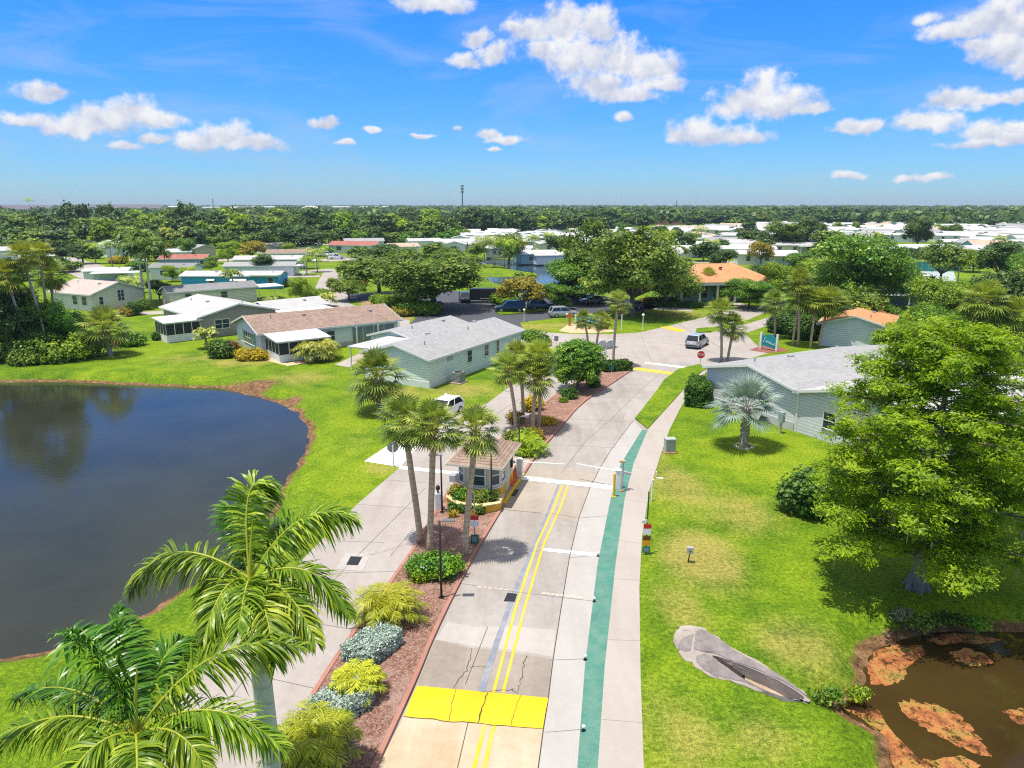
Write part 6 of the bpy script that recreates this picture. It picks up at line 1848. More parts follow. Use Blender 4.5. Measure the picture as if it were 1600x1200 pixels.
r = empty('brown_post', P(890,509), 0, 'brown wooden post statue left of the welcome sign', 'post')
MB().box((0, 0, .9), (.3, .3, 1.8)).box((0, 0, 1.5), (.9, .3, .6), 0, 0, .7).build('post', plain('rust_brown', (.38, .14, .03), .8), r)
r = empty('bench', P(1462,745), .3, 'orange timber bench behind the bright green tree', 'bench')
OT = plain('orange_timber', (.50, .17, .06), .7)
MB().box((0, 0, .45), (1.8, .5, .07)).build('seat', OT, r); MB().box((0, .25, .8), (1.8, .06, .5)).build('backrest', OT, r)
for sx in (-.8, .8): MB().box((sx, 0, .22), (.08, .45, .45)).build('leg', OT, r)
r = empty('globe_lamp', P(1442,466), 0, 'white twin globe lamp beside the pool', 'lamp post')
H = hgt(P(1442,466), 433); MB().tube([(0, 0, 0), (0, 0, H)], .08, 8).build('post', WPAINT, r)
for s in (-1, 1): MB().lathe((s * .35, 0, H - .2), [(.1, 0), (.38, .25), (.38, .5), (.1, .7)], 10).build('globe', WPAINT, r)
# ================================================================== PLACING THE VEGETATION
# foreground royal palms: every frond is aimed by hand
def big_royal(C, trunk_r, fronds, label, leafm, LL, wid, m=150):
    base = Vector((C.x + .05, C.y, 0))
    r = empty('royal_palm', base, 0, label, 'palm tree', 'royal palms in the foreground')
    hc = C.z - .95
    zs = [0, .25, .5, .75, .93, 1]
    MB().tube([Vector((0.02 * math.sin(z * 5), 0, hc * z - .1 * (z == 0))) for z in zs], [trunk_r * k for k in (1.25, 1.02, 1.08, 1.05, .85, .72)], 20).build('trunk', ROYALB, r, smooth=True)
    MB().tube([(0, 0, hc - .02), (0, 0, hc + .35), (0, 0, hc + 1.0)], [trunk_r * .74, trunk_r * .72, trunk_r * .34], 16).build('crownshaft', SHAFT, r, smooth=True)
    for (tip, ctl, lm, wind, plume, ls) in fronds:
        V, Q, VR = [], [], []
        a = C - base; t = tip - base; c = ctl - base
        rch = bez(a, c, t, 18)
        f = MB().tube(rch, [.036 * (1 - .85 * k / 18) for k in range(19)], 6, cap=False).build('frond', RACH, r, smooth=True)
        pinnate(rch, m, LL * ls, V, Q, VR, .5, wind, droop=.75, width=wid, ang0=.25, ang1=1.0, plume=plume * 1.5, t0=.10)
        np_mesh('leaflets', np.array(V), np.array(Q), lm, f, VR)
    sp = MB().tube([C - base, C - base + Vector((.05, .1, .8)), C - base + Vector((.12, .2, 1.5))], [.05, .035, .01], 6)
    sp.build('spear_leaf', RACH, r)
    return r
d1 = 17.8
C1 = D(391, 905, d1)
big_royal(C1, .235, [
    (D(430,770,d1 + .6), D(368,705,d1 + .2), L_ROY, (.12, 0, -.1), .55, 1.0),
    (D(556,812,d1 + .6), D(468,765,d1 + .5), L_ROY, (.15, 0, -.25), .6, 1.0),
    (D(202,924,d1 + .2), D(262,812,d1 + .2), L_ROY, (.05, 0, -.3), .55, 1.0),
    (D(545,958,d1 - .2), D(490,852,d1 - .2), L_ROY, (.05, 0, -.35), .5, .9),
    (D(430,1035,d1 - 2.6), D(412,915,d1 - 1.3), L_ROY, (.1, 0, -.2), .55, .95),
    (D(318,1000,d1 - 1.6), D(345,890,d1 - .9), L_ROY, (-.05, 0, -.25), .55, .95),
    (D(312,948,d1 + 1.9), D(338,842,d1 + 1.1), L_ROYD, (.05, 0, -.3), .5, .95),
    (D(470,850,d1 + 2.2), D(420,770,d1 + 1.2), L_ROYD, (.15, 0, -.2), .5, .95),
    (D(362,800,d1 + 1.8), D(352,760,d1 + .8), L_ROYD, (.15, 0, -.1), .5, .9),
    (D(492,1000,d1 - 1.4), D(452,900,d1 - .8), L_ROY, (.1, 0, -.3), .55, .9),
    (D(372,985,d1 - 2.2), D(385,900,d1 - 1.2), L_ROY, (0, 0, -.3), .55, .85)],
    'royal palm with tall white trunk, in front of the exit road', L_ROY, .84, .031)
d2 = 14.4
C2 = D(212, 1148, d2)
big_royal(C2, .22, [
    (D(98,992,d2 + .6), D(165,1002,d2 + .2), L_ROYD, (1.0, .1, .15), .3, 1.5),
    (D(-22,1172,d2), D(90,1080,d2), L_ROY, (0, 0, -.3), .6, 1.0),
    (D(468,1010,d2 + .9), D(325,975,d2 + .6), L_ROY, (.1, 0, -.15), .6, 1.05),
    (D(440,1168,d2), D(330,1062,d2 + .1), L_ROY, (.05, 0, -.3), .6, 1.0),
    (D(178,955,d2 + 1.4), D(178,1020,d2 + .5), L_ROYD, (.9, .1, .1), .35, 1.15),
    (D(326,1210,d2 - .9), D(282,1112,d2 - .5), L_ROY, (0, 0, -.35), .55, .8),
    (D(60,1290,d2 - 1.2), D(140,1130,d2 - .8), L_ROY, (-.05, 0, -.3), .6, .95),
    (D(284,1000,d2 + 1.7), D(250,1010,d2 + .8), L_ROYD, (.3, 0, .1), .5, 1.0),
    (D(215,1330,d2 - 2.0), D(215,1150,d2 - 1.5), L_ROY, (0, 0, -.3), .55, .9),
    (D(20,1090,d2 + 1.4), D(120,1040,d2 + .9), L_ROYD, (.15, 0, -.2), .5, .9)],
    'royal palm with wind-bent dark fronds in the lower left corner', L_ROY, .76, .029)

# median: dwarf date palms and silver hedges
for (x, y, wpx, k, lb) in ((606,968,104,.35,'dwarf date palm farthest from the camera beside the lower median kerb'), (560,1085,80,.3,'dwarf date palm between the two silver hedges'), (492,1185,135,.35,'large dwarf date palm in front of the nearest silver hedge')):
    p = P(x, y, .11); pygmy(p, wpx * mpx(p) * .62, lb, nf=34, m=36, width=.016, h=k + .15, el1=.0)
for (A, B, hw, h, lb) in (((560,1040), (604,1005), .62, .62, 'silver leaved hedge block farther along the median'), ((500,1135), (560,1095), .62, .62, 'silver leaved hedge block nearest the camera')):
    a, b = P(*A), P(*B); rz = math.atan2((b - a).y, (b - a).x)
    c = (a + b) / 2; c.z = .1
    bush('silver_hedge', c, (b - a).length / 2 + .15, hw, h, L_SILV, lb, cat='hedge', group='silver hedges in the median', boxy=True, leaf=.06, cr=.075, per=60, rz=rz, nclump=420)
bush('shrub', P(678,897,.1), 1.35, .95, .95, L_FIC, 'dark green rounded shrub bed at the foot of the palms', leaf=.09, cr=.12, nclump=330, per=26)
bush('shrub', P(655,905,.1), .5, .45, .55, L_LIME, 'small lime green shrub in front of the rounded shrub bed', leaf=.07, cr=.1)
for (x, y, rx, h, lm, lb) in ((832,640,.85,1.15,L_YEL,'tall yellow croton beside the upper median palms'), (850,662,.5,.5,L_YEL,'low yellow shrub right of the upper median palms'), (820,690,.9,.85,L_LIME,'lime green shrub behind the gatehouse'), (836,685,.7,.7,L_GOLD,'golden shrub behind the gatehouse by the kerb'), (806,660,.6,.9,L_GOLD,'golden green shrub between the upper median trunks'),
                              (820,712,.8,.8,L_LIME,'lime shrub next to the barrier cabinet'), (800,690,.6,.7,L_SABALY,'straw green shrub behind the gatehouse roof'), (862,662,.3,.35,L_YEL,'tiny yellow shrub in the upper mulch')):
    bush('croton', P(x, y, .1), rx, rx * .9, h, lm, lb, group='bright shrubs in the upper median', leaf=.10, cr=.14, per=16)
for x, y, h, lb in ((838,708,1.2,'feathery lime palm clump beside the barrier'), (826,698,1.3,'feathery lime palm clump behind the barrier')):
    pygmy(P(x, y, .1), h, lb, 'feathery clumps by the barrier', nf=26, leafm=L_LIME, m=18, width=.02)
# clipped tree and hedge by the median tip
p = P(902,609,.1); m_ = mpx(p); W = 80 * m_; H = hgt(p, 531)
r = empty('clipped_tree', p, 0, 'dense clipped round tree at the end of the median', 'tree')
lob = [((0, 0, H * .6), (W * .44, W * .44, H * .36))] + [((W * .22 * math.cos(a), W * .22 * math.sin(a), H * z), (W * .30, W * .30, H * .28)) for a, z in ((0, .64), (1.2, .68), (2.4, .6), (3.6, .66), (4.8, .68), (.6, .45), (2.2, .44), (3.9, .44), (5.2, .46))]
limbs(MB(), .14, H * .3, lob[1:6], n=7).build('trunk', BARK, r, smooth=True)
crown_mesh('crown', lob, 1100, 36, .15, .115, L_FIC, r, shell=.9, low=-.95)
bush('hedge', P(962,578,.1), 1.5, .7, .85, L_HEDGE, 'dark clipped hedge behind the twin lamp', cat='hedge', boxy=True, leaf=.12, cr=.12, rz=.3)
bush('shrub', P(890,622,.1), .75, .6, .9, L_HEDGE, 'dark shrub below the clipped tree', leaf=.1, cr=.14)
bush('shrub', P(927,604,.1), .6, .5, .8, L_OAKD, 'dark shrub in the shade right of the clipped tree', leaf=.1, cr=.14)
bush('shrub', P(880,628,.1), .35, .3, .35, L_LIME, 'little lime plant left of the clipped tree', leaf=.07, cr=.1)
bush('shrub', P(832,548), 2.4, 2.0, 2.2, L_FIC, 'round green shrub behind the mint home gable', leaf=.15, cr=.22)
bush('shrub', P(852,570), 1.6, 1.3, 1.3, L_LIME, 'lime shrub left of the clipped tree beyond the exit road', leaf=.13, cr=.2)

# sabal palms
PALMS = [
 (656,850,640,662,92,'leftmost tall palm beside the gatehouse, leaning left',0,'palms beside the gatehouse'),
 (672,871,682,668,92,'tall straight palm rising from the rounded shrub bed',1,'palms beside the gatehouse'),
 (728,870,745,675,84,'tall palm nearest the road in front of the gatehouse',0,'palms beside the gatehouse'),
 (805,676,794,578,62,'leaning brown palm at the left of the upper median clump',0,'palms in the upper median'),
 (817,660,810,560,62,'slender palm second from left in the upper median clump',0,'palms in the upper median'),
 (833,676,838,590,60,'shorter palm in front of the upper median clump',1,'palms in the upper median'),
 (842,670,842,562,66,'yellowish palm at the right of the upper median clump',2,'palms in the upper median'),
 (957,573,963,474,42,'single tall slim palm at the median tip',0,None),
 (918,541,911,499,34,'left one of the two short palms beyond the clipped tree',1,'two short palms at the intersection'),
 (931,543,938,502,38,'right one of the two short palms beyond the clipped tree',1,'two short palms at the intersection'),
 (1126,565,1120,487,48,'upright palm left of the pair behind the stop sign',2,'palms behind the stop sign'),
 (1137,564,1142,512,50,'lower dark palm right of the pair behind the stop sign',1,'palms behind the stop sign'),
 (1238,540,1242,462,58,'palm with the tallest crown in the group behind the teal sign',2,'palms behind the teal sign'),
 (1246,541,1240,440,48,'palm standing behind the tallest crown of the sign group',3,'palms behind the teal sign'),
 (1266,544,1270,470,46,'palm with curved trunk right in the sign group',3,'palms behind the teal sign'),
 (1279,543,1290,474,56,'rightmost palm of the sign group beside the grey gable',2,'palms behind the teal sign'),
 (1211,528,1204,472,44,'small palm at the left of the sign group',1,'palms behind the teal sign'),
 (1521,556,1526,472,64,'large yellow green palm above the bright green tree at the right',3,'palms at the right edge'),
 (1544,558,1545,500,46,'palm with thin trunk between two at the right',3,'palms at the right edge'),
 (1562,560,1576,494,58,'palm leaning right at the right edge',3,'palms at the right edge'),
 (1597,520,1597,450,60,'pale palm cut by the right edge of the photo',3,'palms at the right edge'),
 (45,565,34,432,50,'thick yellowish palm with brown trunk in the left thicket',3,'palms in the left thicket'),
 (77,562,63,402,44,'tallest palm with thin grey trunk in the left thicket',2,'palms in the left thicket'),
 (92,545,96,430,50,'palm with shaggy crown nearest the cream home',3,'palms in the left thicket'),
 (10,560,4,428,46,'palm cut by the left edge of the photo',3,'palms in the left thicket'),
 (52,555,56,470,38,'short leaning palm inside the left thicket',1,'palms in the left thicket'),
 (84,552,88,398,38,'palm crown rising behind the tallest one in the left thicket',3,'palms in the left thicket'),
 (1103,470,1104,434,34,'palm in front of the clubhouse roof',2,None),
]
for (x, y, cx, cyy, w, lb, kd, g) in PALMS:
    sabal(x, y, cx, cyy, w * (1.28 if g in ('palms in the left thicket', 'palms at the right edge') else 1.08), lb, g, kd, bark=PALMG if 'thicket' in lb or 'pair' in lb else PALMB, r0=.165 if w > 80 else .15)
# low fan palms
o = sabal(598,644,591,588,100,'broad fan palm with a stout grey trunk on the lawn', None, 1, bark=PALMG, r0=.42)
o = sabal(172,556,170,514,84,'low bushy fan palm beside the left thicket', None, 1, bark=PALMG, r0=.3)
# silver bismarck palm
p = P(1162,698); r = empty('silver_palm', p, 0, 'silver blue fan palm on the lawn in front of the grey home', 'palm tree')
hc = hgt(p, 636)
m_ = MB(); m_.tube([(0, 0, -.1), (0, 0, .3), (0, 0, hc * .6), (0, 0, hc)], [.36, .31, .27, .24], 12); m_.build('trunk', PALMG, r, smooth=True)
m_ = MB()
for k in range(46):
    a = k * 2.4; z = .15 + (hc - .2) * k / 46; c = Vector((math.cos(a), math.sin(a), 0)); q = c * .25 + Vector((0, 0, z))
    m_.tube([q, q + c * .09 + Vector((0, 0, .14))], [.10, .05], 5)
m_.build('boots', barkmat('grey_boots', (.14, .11, .10), (.40, .36, .33), 12), r)
hold = empty('tmp'); fan_crown(26, 1.35, 1.55, 1.4, -.4, L_BIS, hold, nseg=26, spread=4.4, droop=.10, petm=plain('silver_petiole', (.42, .42, .36), .5), fold=.25, petw=.03)
for o in KIDS[hold.name]: o.parent = r; KIDS.setdefault(r.name, []).append(o); o.location = (0, 0, hc - .05)
KIDS[hold.name] = []; bpy.data.objects.remove(hold)
m_ = MB()
for k in range(16):
    a = k * 2 * PI / 16; m_.box((.62 * math.cos(a), .62 * math.sin(a), .04), (.2, .14, .12), a + random.random())
m_.build('stone_ring', plain('ring_stone', (.55, .50, .42), .8, .2), r)

# royal and feather palms in the middle distance
royal_mid(226,473,366,74,'left one of the twin royal palms above the cream home walk', group='twin royal palms', leafm=L_OAKD, width=.13, nf=16, m=26)
royal_mid(237,478,380,74,'right one of the twin royal palms above the cream home walk', group='twin royal palms', leafm=L_OAKD, width=.13, nf=16, m=26)
for (x, y, t, w, lb) in ((206,458,428,44,'bushy feather palm right behind the cream home'), (150,412,378,30,'feather palm in front of the white gabled home'), (176,420,375,26,'slim feather palm before the green grey roof'), (365,455,418,34,'sparse palm in front of the blue home wall'), (496,425,386,36,'bright feather palm on the left street'), (511,479,457,32,'young feather palm at the street corner'), (480,430,400,22,'small feather palm by the driveway'),
                       (323,544,510,38,'leaning young palm between the taupe and the brown roof home'), (425,488,462,28,'young palm in front of the taupe home annex'), (445,378,350,24,'feather palm against the tree belt'), (1382,455,410,40,'yellowing feather palm by the golf carts'), (1495,448,396,44,'feather palm by the sports court'), (1515,420,390,34,'dark feather palm near the court home'), (1110,402,372,30,'feather palm in front of the dark carport'),
                       (1045,392,358,26,'feather palm among the far homes'), (1095,378,352,26,'feather palm left of the big far oak'), (832,398,365,28,'feather palm beside the lake homes'), (858,388,362,22,'small feather palm among the lake homes'), (757,410,366,40,'palm at the left of the clump beside the lake'), (772,418,368,40,'tallest palm in the clump beside the lake'), (788,417,372,38,'palm at the right of the clump beside the lake'), (808,412,372,30,'palm leaning right in the lake clump'),
                       (831,446,425,22,'young palm standing on the lake bank'), (811,440,424,18,'smaller young palm on the lake bank'), (295,440,415,30,'bushy palm left of the blue home'), (1370,388,362,26,'yellow green palm among the right rows'), (1560,392,366,26,'palm at the right in the far rows'), (1440,358,344,14,'tiny palm far right'), (50,345,308,16,'lone palm silhouette above the left horizon')):
    royal_mid(x, y, t, w, lb, trunk_r=.14, leafm=random.choice((L_SABAL, L_OAK, L_LIME)), nf=14, group='feather palms between the homes', bark=PALMG, name='feather_palm', gs=False, m=14, width=.09)

# areca by the porch and assorted shrubs
p = P(495,562); pygmy(p, 3.1, 'large golden green clumping palm beside the screened porch', None, nf=60, leafm=L_SABALY, h=.8, m=26, width=.035, name='clump_palm', el1=.1)
for (x, y, rx, ry, h, lm, lb) in (
 (348,558,1.5,1.2,1.9,L_HEDGE,'dark green round shrub at the left of the teal shutters'), (362,556,1.0,.9,1.7,L_RED,'dark red shrub below the teal shutters'), (377,559,.8,.7,.9,L_YEL,'small yellow shrub beside the red shrub'), (396,562,1.6,1.1,1.1,L_YEL,'wide yellow shrub below the white windows'),
 (252,531,1.2,.8,1.2,L_HEDGE,'clipped shrub left of the taupe home porch'), (211,492,1.4,1.2,2.0,L_HEDGE,'dark shrub at the right corner of the cream home'), (196,494,1.3,1.1,1.4,L_GOLD,'yellow green shrub in front of the cream home'), (225,484,1.4,1.2,1.8,L_OAK,'olive shrub below the royal palm trunks'),
 (620,480,4.0,2.2,1.9,L_LIME,'bright green shrub row on the dry island'), (652,492,3.6,2.0,2.2,L_FIC,'dark green clipped shrub on the dry island'), (600,476,2.5,1.5,1.6,L_LIME,'lime shrub at the left end of the dry island'), (625,494,2,1.2,1.2,L_GOLD,'low golden shrub in front of the dry island row'),
 (790,478,2.5,2,2.0,L_LIME,'lime shrub left of the golden tree'), (250,405,2.5,2,2.2,L_YEL,'yellow shrub in the upper left'), (185,412,3,2,2.2,L_YEL,'yellow hedge before the white home'), (1030,474,4,1,1.0,L_GOLD,'golden flower bed left of the clubhouse'), (1075,480,6,.7,.7,L_HEDGE,'low hedge along the clubhouse front'), (560,447,2,1.2,1.4,L_GOLD,'golden shrub by the left street'),
 (500,463,2,1.5,1.3,L_LIME,'lime ground shrub at the street corner'), (1420,446,7,2.5,2.6,L_OAKD,'long dark clipped hedge behind the pool'), (1380,470,4,2.5,2,L_OAK,'grey green shrub behind the pavilion'), (1228,520,2.6,2,3.0,L_OAKD,'dark shrub behind the palm trunks of the sign group'), (1256,530,2.4,1.8,3.2,L_HEDGE,'deep green shrub behind the curved palm trunk'), (447,448,1.2,1,1.2,L_LIME,'small shrub beside the crimson SUV'), (432,500,1.2,1,1.2,L_OAK,'shrub between taupe annex and brown roof')):
    bush('shrub', P(x, y), rx, ry, h, lm, lb, leaf=.16 if rx > 1.4 else .11, cr=.2 if rx > 1.4 else .15, per=18, stems=False)
# box hedge by the walk at the grey home
bush('hedge', P(1092,628), .95, 2.0, 1.9, L_HEDGE, 'large clipped hedge at the corner of the grey home', cat='hedge', boxy=True, leaf=.10, cr=.12, rz=-.35, per=30)
bush('shrub', P(1262,800), 1.5, 1.4, 2.4, L_HEDGE, 'glossy dark green round bush on the lawn before the big tree', leaf=.17, cr=.2, nclump=420, per=20)
# reeds and weeds at the right pond
for (x, y, rx, h, lm, lb) in ((1440,977,.7,.30,L_OAK,'dark weeds on the pond edge below the trunk'), (1482,970,.5,.22,L_OAKD,'dark green bank plants right of the trunk'), (1525,976,.6,.24,L_FIC,'bank plants by the pond reflection'), (1412,964,.4,.22,L_PALE,'dry brush pile on the pond bank'), (1285,1094,.28,.14,L_OAK,'weeds at the mouth of the culvert'), (1302,1086,.2,.10,L_FIC,'small green weed beside the culvert mouth'), (1340,1085,.35,.15,L_LIME,'green tuft on the inlet bank')):
    bush('bank_plant', P(x, y, -.15), rx, rx * .6, h, lm, lb, cat='plant', group='plants on the right pond bank', leaf=.08, cr=.12, per=16, stems=False)
# small plants in the sand bed
for x, y, lm, lb in ((905,512,L_OAK,'small green plant left in the sandy bed'), (948,514,L_RED,'reddish plant right in the sandy bed'), (921,514,L_SABAL,'small plant between the short palms')):
    spiky('bed_plant', P(x, y), .9, lm, lb, 'plants in the sandy bed', 40, .04)

# --------------------------------------------------- the big bright cypress on the right
def cypress(base, H, Rm, label, nl, seed, clump=36, leaf=.068, lm=L_CYP, per=44, zmin=.16):
    rr = random.Random(seed)
    r = empty('bald_cypress', base, 0, label, 'tree')
    prof = [(0.0, .55), (.10, .9), (.28, 1.0), (.55, 1.06), (.75, .95), (.9, .68), (1.0, .3)]
    def rad(t):
        for (a, ra), (b, rb) in zip(prof, prof[1:]):
            if t <= b: return (ra + (rb - ra) * (t - a) / (b - a)) * Rm
        return .05
    mb = MB()
    mb.tube([(0, 0, -.2), (0, 0, .15), (0, 0, .9), (.05, 0, H * .3), (0, .1, H * .65), (0, 0, H * .96)], [.52, .38, .28, .24, .14, .03], 12)
    for k in range(6):
        a = k * 1.05 + .3; mb.tube([(math.cos(a) * .55, math.sin(a) * .55, -.2), (math.cos(a) * .30, math.sin(a) * .30, .4), (math.cos(a) * .12, math.sin(a) * .12, 1.4)], [.16, .13, .05], 6)
    lobes = []
    for i in range(nl):
        t = zmin + (1 - zmin) * (i + .5) / nl; a = i * 2.39996 + rr.uniform(-.3, .3)
        R0 = rad(t) * rr.uniform(.42, 1.08); z = H * t
        q = rr.uniform(.6, 1.2) * (1 - .25 * t)
        c = Vector((math.cos(a) * R0 * .86, math.sin(a) * R0 * .86, z + rr.uniform(-.2, .3)))
        lobes.append((tuple(c), (q * 1.15, q * 1.15, q * .62)))
        mid = Vector((c.x * .55, c.y * .55, z - .25 + .1))
        mb.tube([(0, 0, z - .5), mid, c, c * 1.0 + Vector((c.x * .12, c.y * .12, -.1))], [.085 * (1.3 - t), .06 * (1.3 - t), .03, .012], 5)
        if R0 > 1.6:
            lobes.append(((c.x * .52 + rr.uniform(-.4, .4), c.y * .52 + rr.uniform(-.4, .4), z + rr.uniform(-.1, .5)), (q * .8, q * .8, q * .5)))
        for s in (-1, 1):
            e = c + Vector((-math.sin(a) * s, math.cos(a) * s, .1)) * q * 1.2
            mb.tube([mid.lerp(c, .4), e], [.028, .01], 4)
    mb.build('trunk', BARKD, r, smooth=True)
    crown_mesh('crown', lobes, nl * clump, per, .19, leaf, lm, r, flat=.42, shell=.55, low=-.6, up=1.1, asp=2.6)
    # hanging grey moss
    n = 900; k = rng.integers(0, len(lobes), n)
    L = np.array([l[0] for l in lobes])[k]; q = np.array([l[1] for l in lobes])[k]
    C = L + unit(rng.normal(size=(n, 3))) * q * np.array([.8, .8, .5]) - np.array([0, 0, .3]); 
    low = C[:, 2] < H * .55; C = C[low]; n = len(C)
    th = rng.uniform(0, 2 * PI, n); s = np.stack([np.cos(th), np.sin(th), 0 * th], -1) * .035; dn = np.array([0, 0, -1.0]) * rng.uniform(.2, .55, n)[:, None]
    V = np.stack([C - s, C + s, C + s * .4 + dn, C - s * .4 + dn], 1).reshape(-1, 3)
    np_mesh('hanging_moss', V, np.arange(4 * n).reshape(n, 4), L_PALE, r, rng.random(n))['kind'] = 'stuff'
    return r
cypress(P(1432,918), 11.9, 5.3, 'big bright green feathery tree with pale flared trunk by the right pond', 116, 3)
cypress(P(1668,850), 10.2, 4.2, 'second feathery green tree at the right edge of the photo', 60, 8, clump=22)

# --------------------------------------------------- trees one can tell apart
T = [
 (BIGOAK[0],677,484,382,172,'wide grey green live oak in front of the parking area'),
 (BIGOAK[1],988,494,352,150,'tallest large oak on the lawn left of the clubhouse'),
 (BIGOAK[2],925,470,350,110,'large oak behind the tallest one, over the parked cars'),
 (BIGOAK[1],1040,478,392,96,'right hand oak beside the clubhouse lawn'),
 (LIMET[1],900,474,400,110,'bright green oak crown over the parking area'),
 (GOLDT,817,487,424,78,'spreading golden green tree on the parking island'),
 (OAKS[1],592,462,388,100,'darker oak left of the wide live oak by the street'),
 (OAKS[2],462,397,352,82,'pale rounded oak left of the street end'),
 (OAKS[0],640,440,392,60,'oak half hidden behind the wide live oak'),
 (LIMET[0],357,412,374,44,'bright lime tree left of the golden tree in the upper left'),
 (GOLDT,394,408,370,50,'golden brown tree in the upper left'),
 (LIMET[1],294,406,370,32,'round dark green tree in the upper left'),
 (GOLDT,250,398,374,34,'olive gold tree behind the royal palms'),
 (LIMET[0],472,478,430,34,'young lime tree by the street corner'),
 (LIMET[1],1345,500,356,150,'large deep green tree right of the clubhouse'),
 (LIMET[0],1300,490,392,120,'bright lime tree in front of the deep green tree'),
 (LIMET[1],1170,482,432,84,'mid green tree right of the clubhouse roof'),
 (LIMET[0],1215,474,404,60,'lime tree between the clubhouse and the palms'),
 (OAKS[1],1390,480,380,70,'dark tree beside the golf carts'),
 (OAKS[1],1468,446,366,66,'dark rounded tree in front of the sports court'),
 (OAKS[0],1432,390,340,50,'broad tree among the right far rows'),
 (LIMET[0],1480,540,428,130,'olive lime tree behind the bright cypress'),
 (OAKS[2],1565,530,416,110,'olive tree right of the yellow green palm'),
 (OAKS[0],1560,446,374,80,'dark olive tree at the right edge behind the court'),
 (LIMET[1],1600,470,388,70,'green tree at the far right edge'),
 (LIMET[1],1455,560,470,90,'green tree behind the bright cypress top'),
 (OAKS[3],1600,640,520,130,'dark tree behind the cypress at the right edge'),
 (OAKS[1],1500,640,560,100,'dark shrubby tree behind the cypress'),
 (LIMET[0],1405,560,496,84,'lime tree in front of the orange gabled roof'),
 (LIMET[1],1372,520,470,70,'leafy tree hiding the orange roof edge'),
 (OAKS[0],1190,448,414,54,'grey green oak right of the clubhouse'),
 (LIMET[0],1060,438,404,36,'small bright tree left of the clubhouse roof'),
 (OAKS[2],1130,424,388,44,'olive oak among the nearest far homes'),
 (LIMET[1],1245,430,392,48,'deep green tree among the nearest far homes'),
 (OAKS[1],1330,420,372,60,'dark tree behind the large deep green tree'),
 (LIMET[0],1520,425,386,50,'lime tree beside the sports court fence'),
 (OAKS[0],1410,425,385,44,'grey green tree left of the sports court'),
 (OAKS[1],700,420,380,50,'dark tree behind the right side of the live oak'),
 (LIMET[0],745,404,376,34,'bright tree in front of the lake homes'),
 (OAKS[2],870,396,366,40,'olive tree among the lake homes'),
 (OAKS[0],415,430,396,42,'grey green tree above the blue home'),
 (LIMET[1],340,470,442,30,'leafy tree at the corner of the beige home'),
 (OAKS[2],250,470,436,40,'olive tree right of the twin royal palms'),
 (LIMET[0],270,440,412,28,'small lime tree beside the red roof home wall'),
 (OAKS[1],545,470,430,52,'dark leafy tree at the corner of the street'),
 (LIMET[0],520,455,432,20,'slim lime tree beside the street'),
 (OAKS[0],130,412,380,44,'grey green tree before the white gabled home'),
 (LOWB[1],505,400,384,30,'low dark tree at the left of the street end'),
 (LOWB[0],562,402,382,34,'low olive tree beside the faded red roof'),
 (LOWB[2],600,408,384,40,'dark low tree behind the wide live oak'),
 (LOWB[0],680,400,376,44,'olive low tree right behind the live oak'),
 (LIMET[0],330,424,398,28,'lime tree between the red roof home and the golden tree'),
 (LOWB[1],218,424,400,30,'low green tree left of the twin royal palms'),
 (LOWB[0],185,438,418,26,'low olive shrub tree by the broad carport'),
 (LIMET[0],452,404,378,26,'bright small tree before the brown roof'),
 (OAKS[2],610,420,380,70,'oak crown above the street end'),
 (LOWB[0],548,432,404,40,'low leafy tree at the right of the left street'),
 (LIMET[1],1270,520,440,90,'leafy green tree right behind the sign group palms'),
 (OAKS[1],1330,520,440,90,'dark tree left of the pool pavilion'),
 (LIMET[0],1400,470,400,60,'lime tree edge right of the deep green tree'),
 (LIMET[0],1130,470,440,50,'mid green tree right before the clubhouse porch'),
 (LIMET[1],870,484,440,60,'low green crown of the lakeside oak'),
 (OAKS[0],1010,440,372,70,'oak behind the tallest large oak'),
 (LOWB[1],300,398,378,30,'low dark shrubby tree between upper left homes'),
 (LOWB[0],238,408,384,36,'low olive tree left of the upper homes'),
 (LOWB[1],150,404,384,24,'small green tree before the white gabled home'),
 (LOWB[0],268,428,410,26,'low tree left of the red roof home'),
 (LOWB[1],342,446,430,22,'low green shrub tree at the rear of the blue home'),
 (LOWB[2],60,420,392,60,'dark low tree mass behind the left palms'),
 (LOWB[1],20,440,410,60,'green low trees behind the leftmost palm'),
 (LOWB[0],110,425,405,40,'low olive trees behind the shaggy palm'),
 (OAKS[3],1225,395,341,58,'flat topped dark tree in the middle of the far homes'),
 (OAKS[0],1258,392,339,56,'spreading olive tree in the middle of the far homes'),
 (GOLDT,1188,416,370,44,'pale golden tree in front of the far homes'),
 (LIMET[0],1080,390,360,36,'lime tree among the far homes'),
 (OAKS[1],1065,404,380,20,'small dark tree beside the dark carport'),
 (OAKS[1],1485,372,346,30,'grey green tree in the right far rows'),
 (OAKS[3],795,412,360,52,'dark loose tree in the lake clump'),
 (OAKS[2],30,562,446,84,'tall olive tree filling the left thicket'),
 (LIMET[1],92,558,462,70,'tall bright tree between the tall palms of the left thicket'),
 (OAKS[0],100,548,486,70,'leafy tree under the tall palms in the left thicket'),
 (LIMET[0],22,558,470,84,'dark leafy tree at the left edge of the thicket'),
 (LIMET[1],60,560,500,66,'mid green tree low in the left thicket'),
 (LIMET[1],125,545,484,56,'deep green tree right in the left thicket'),
]
for st, x, y, t, w, lb in T: put_tree(st, x, y, t, w, lb)
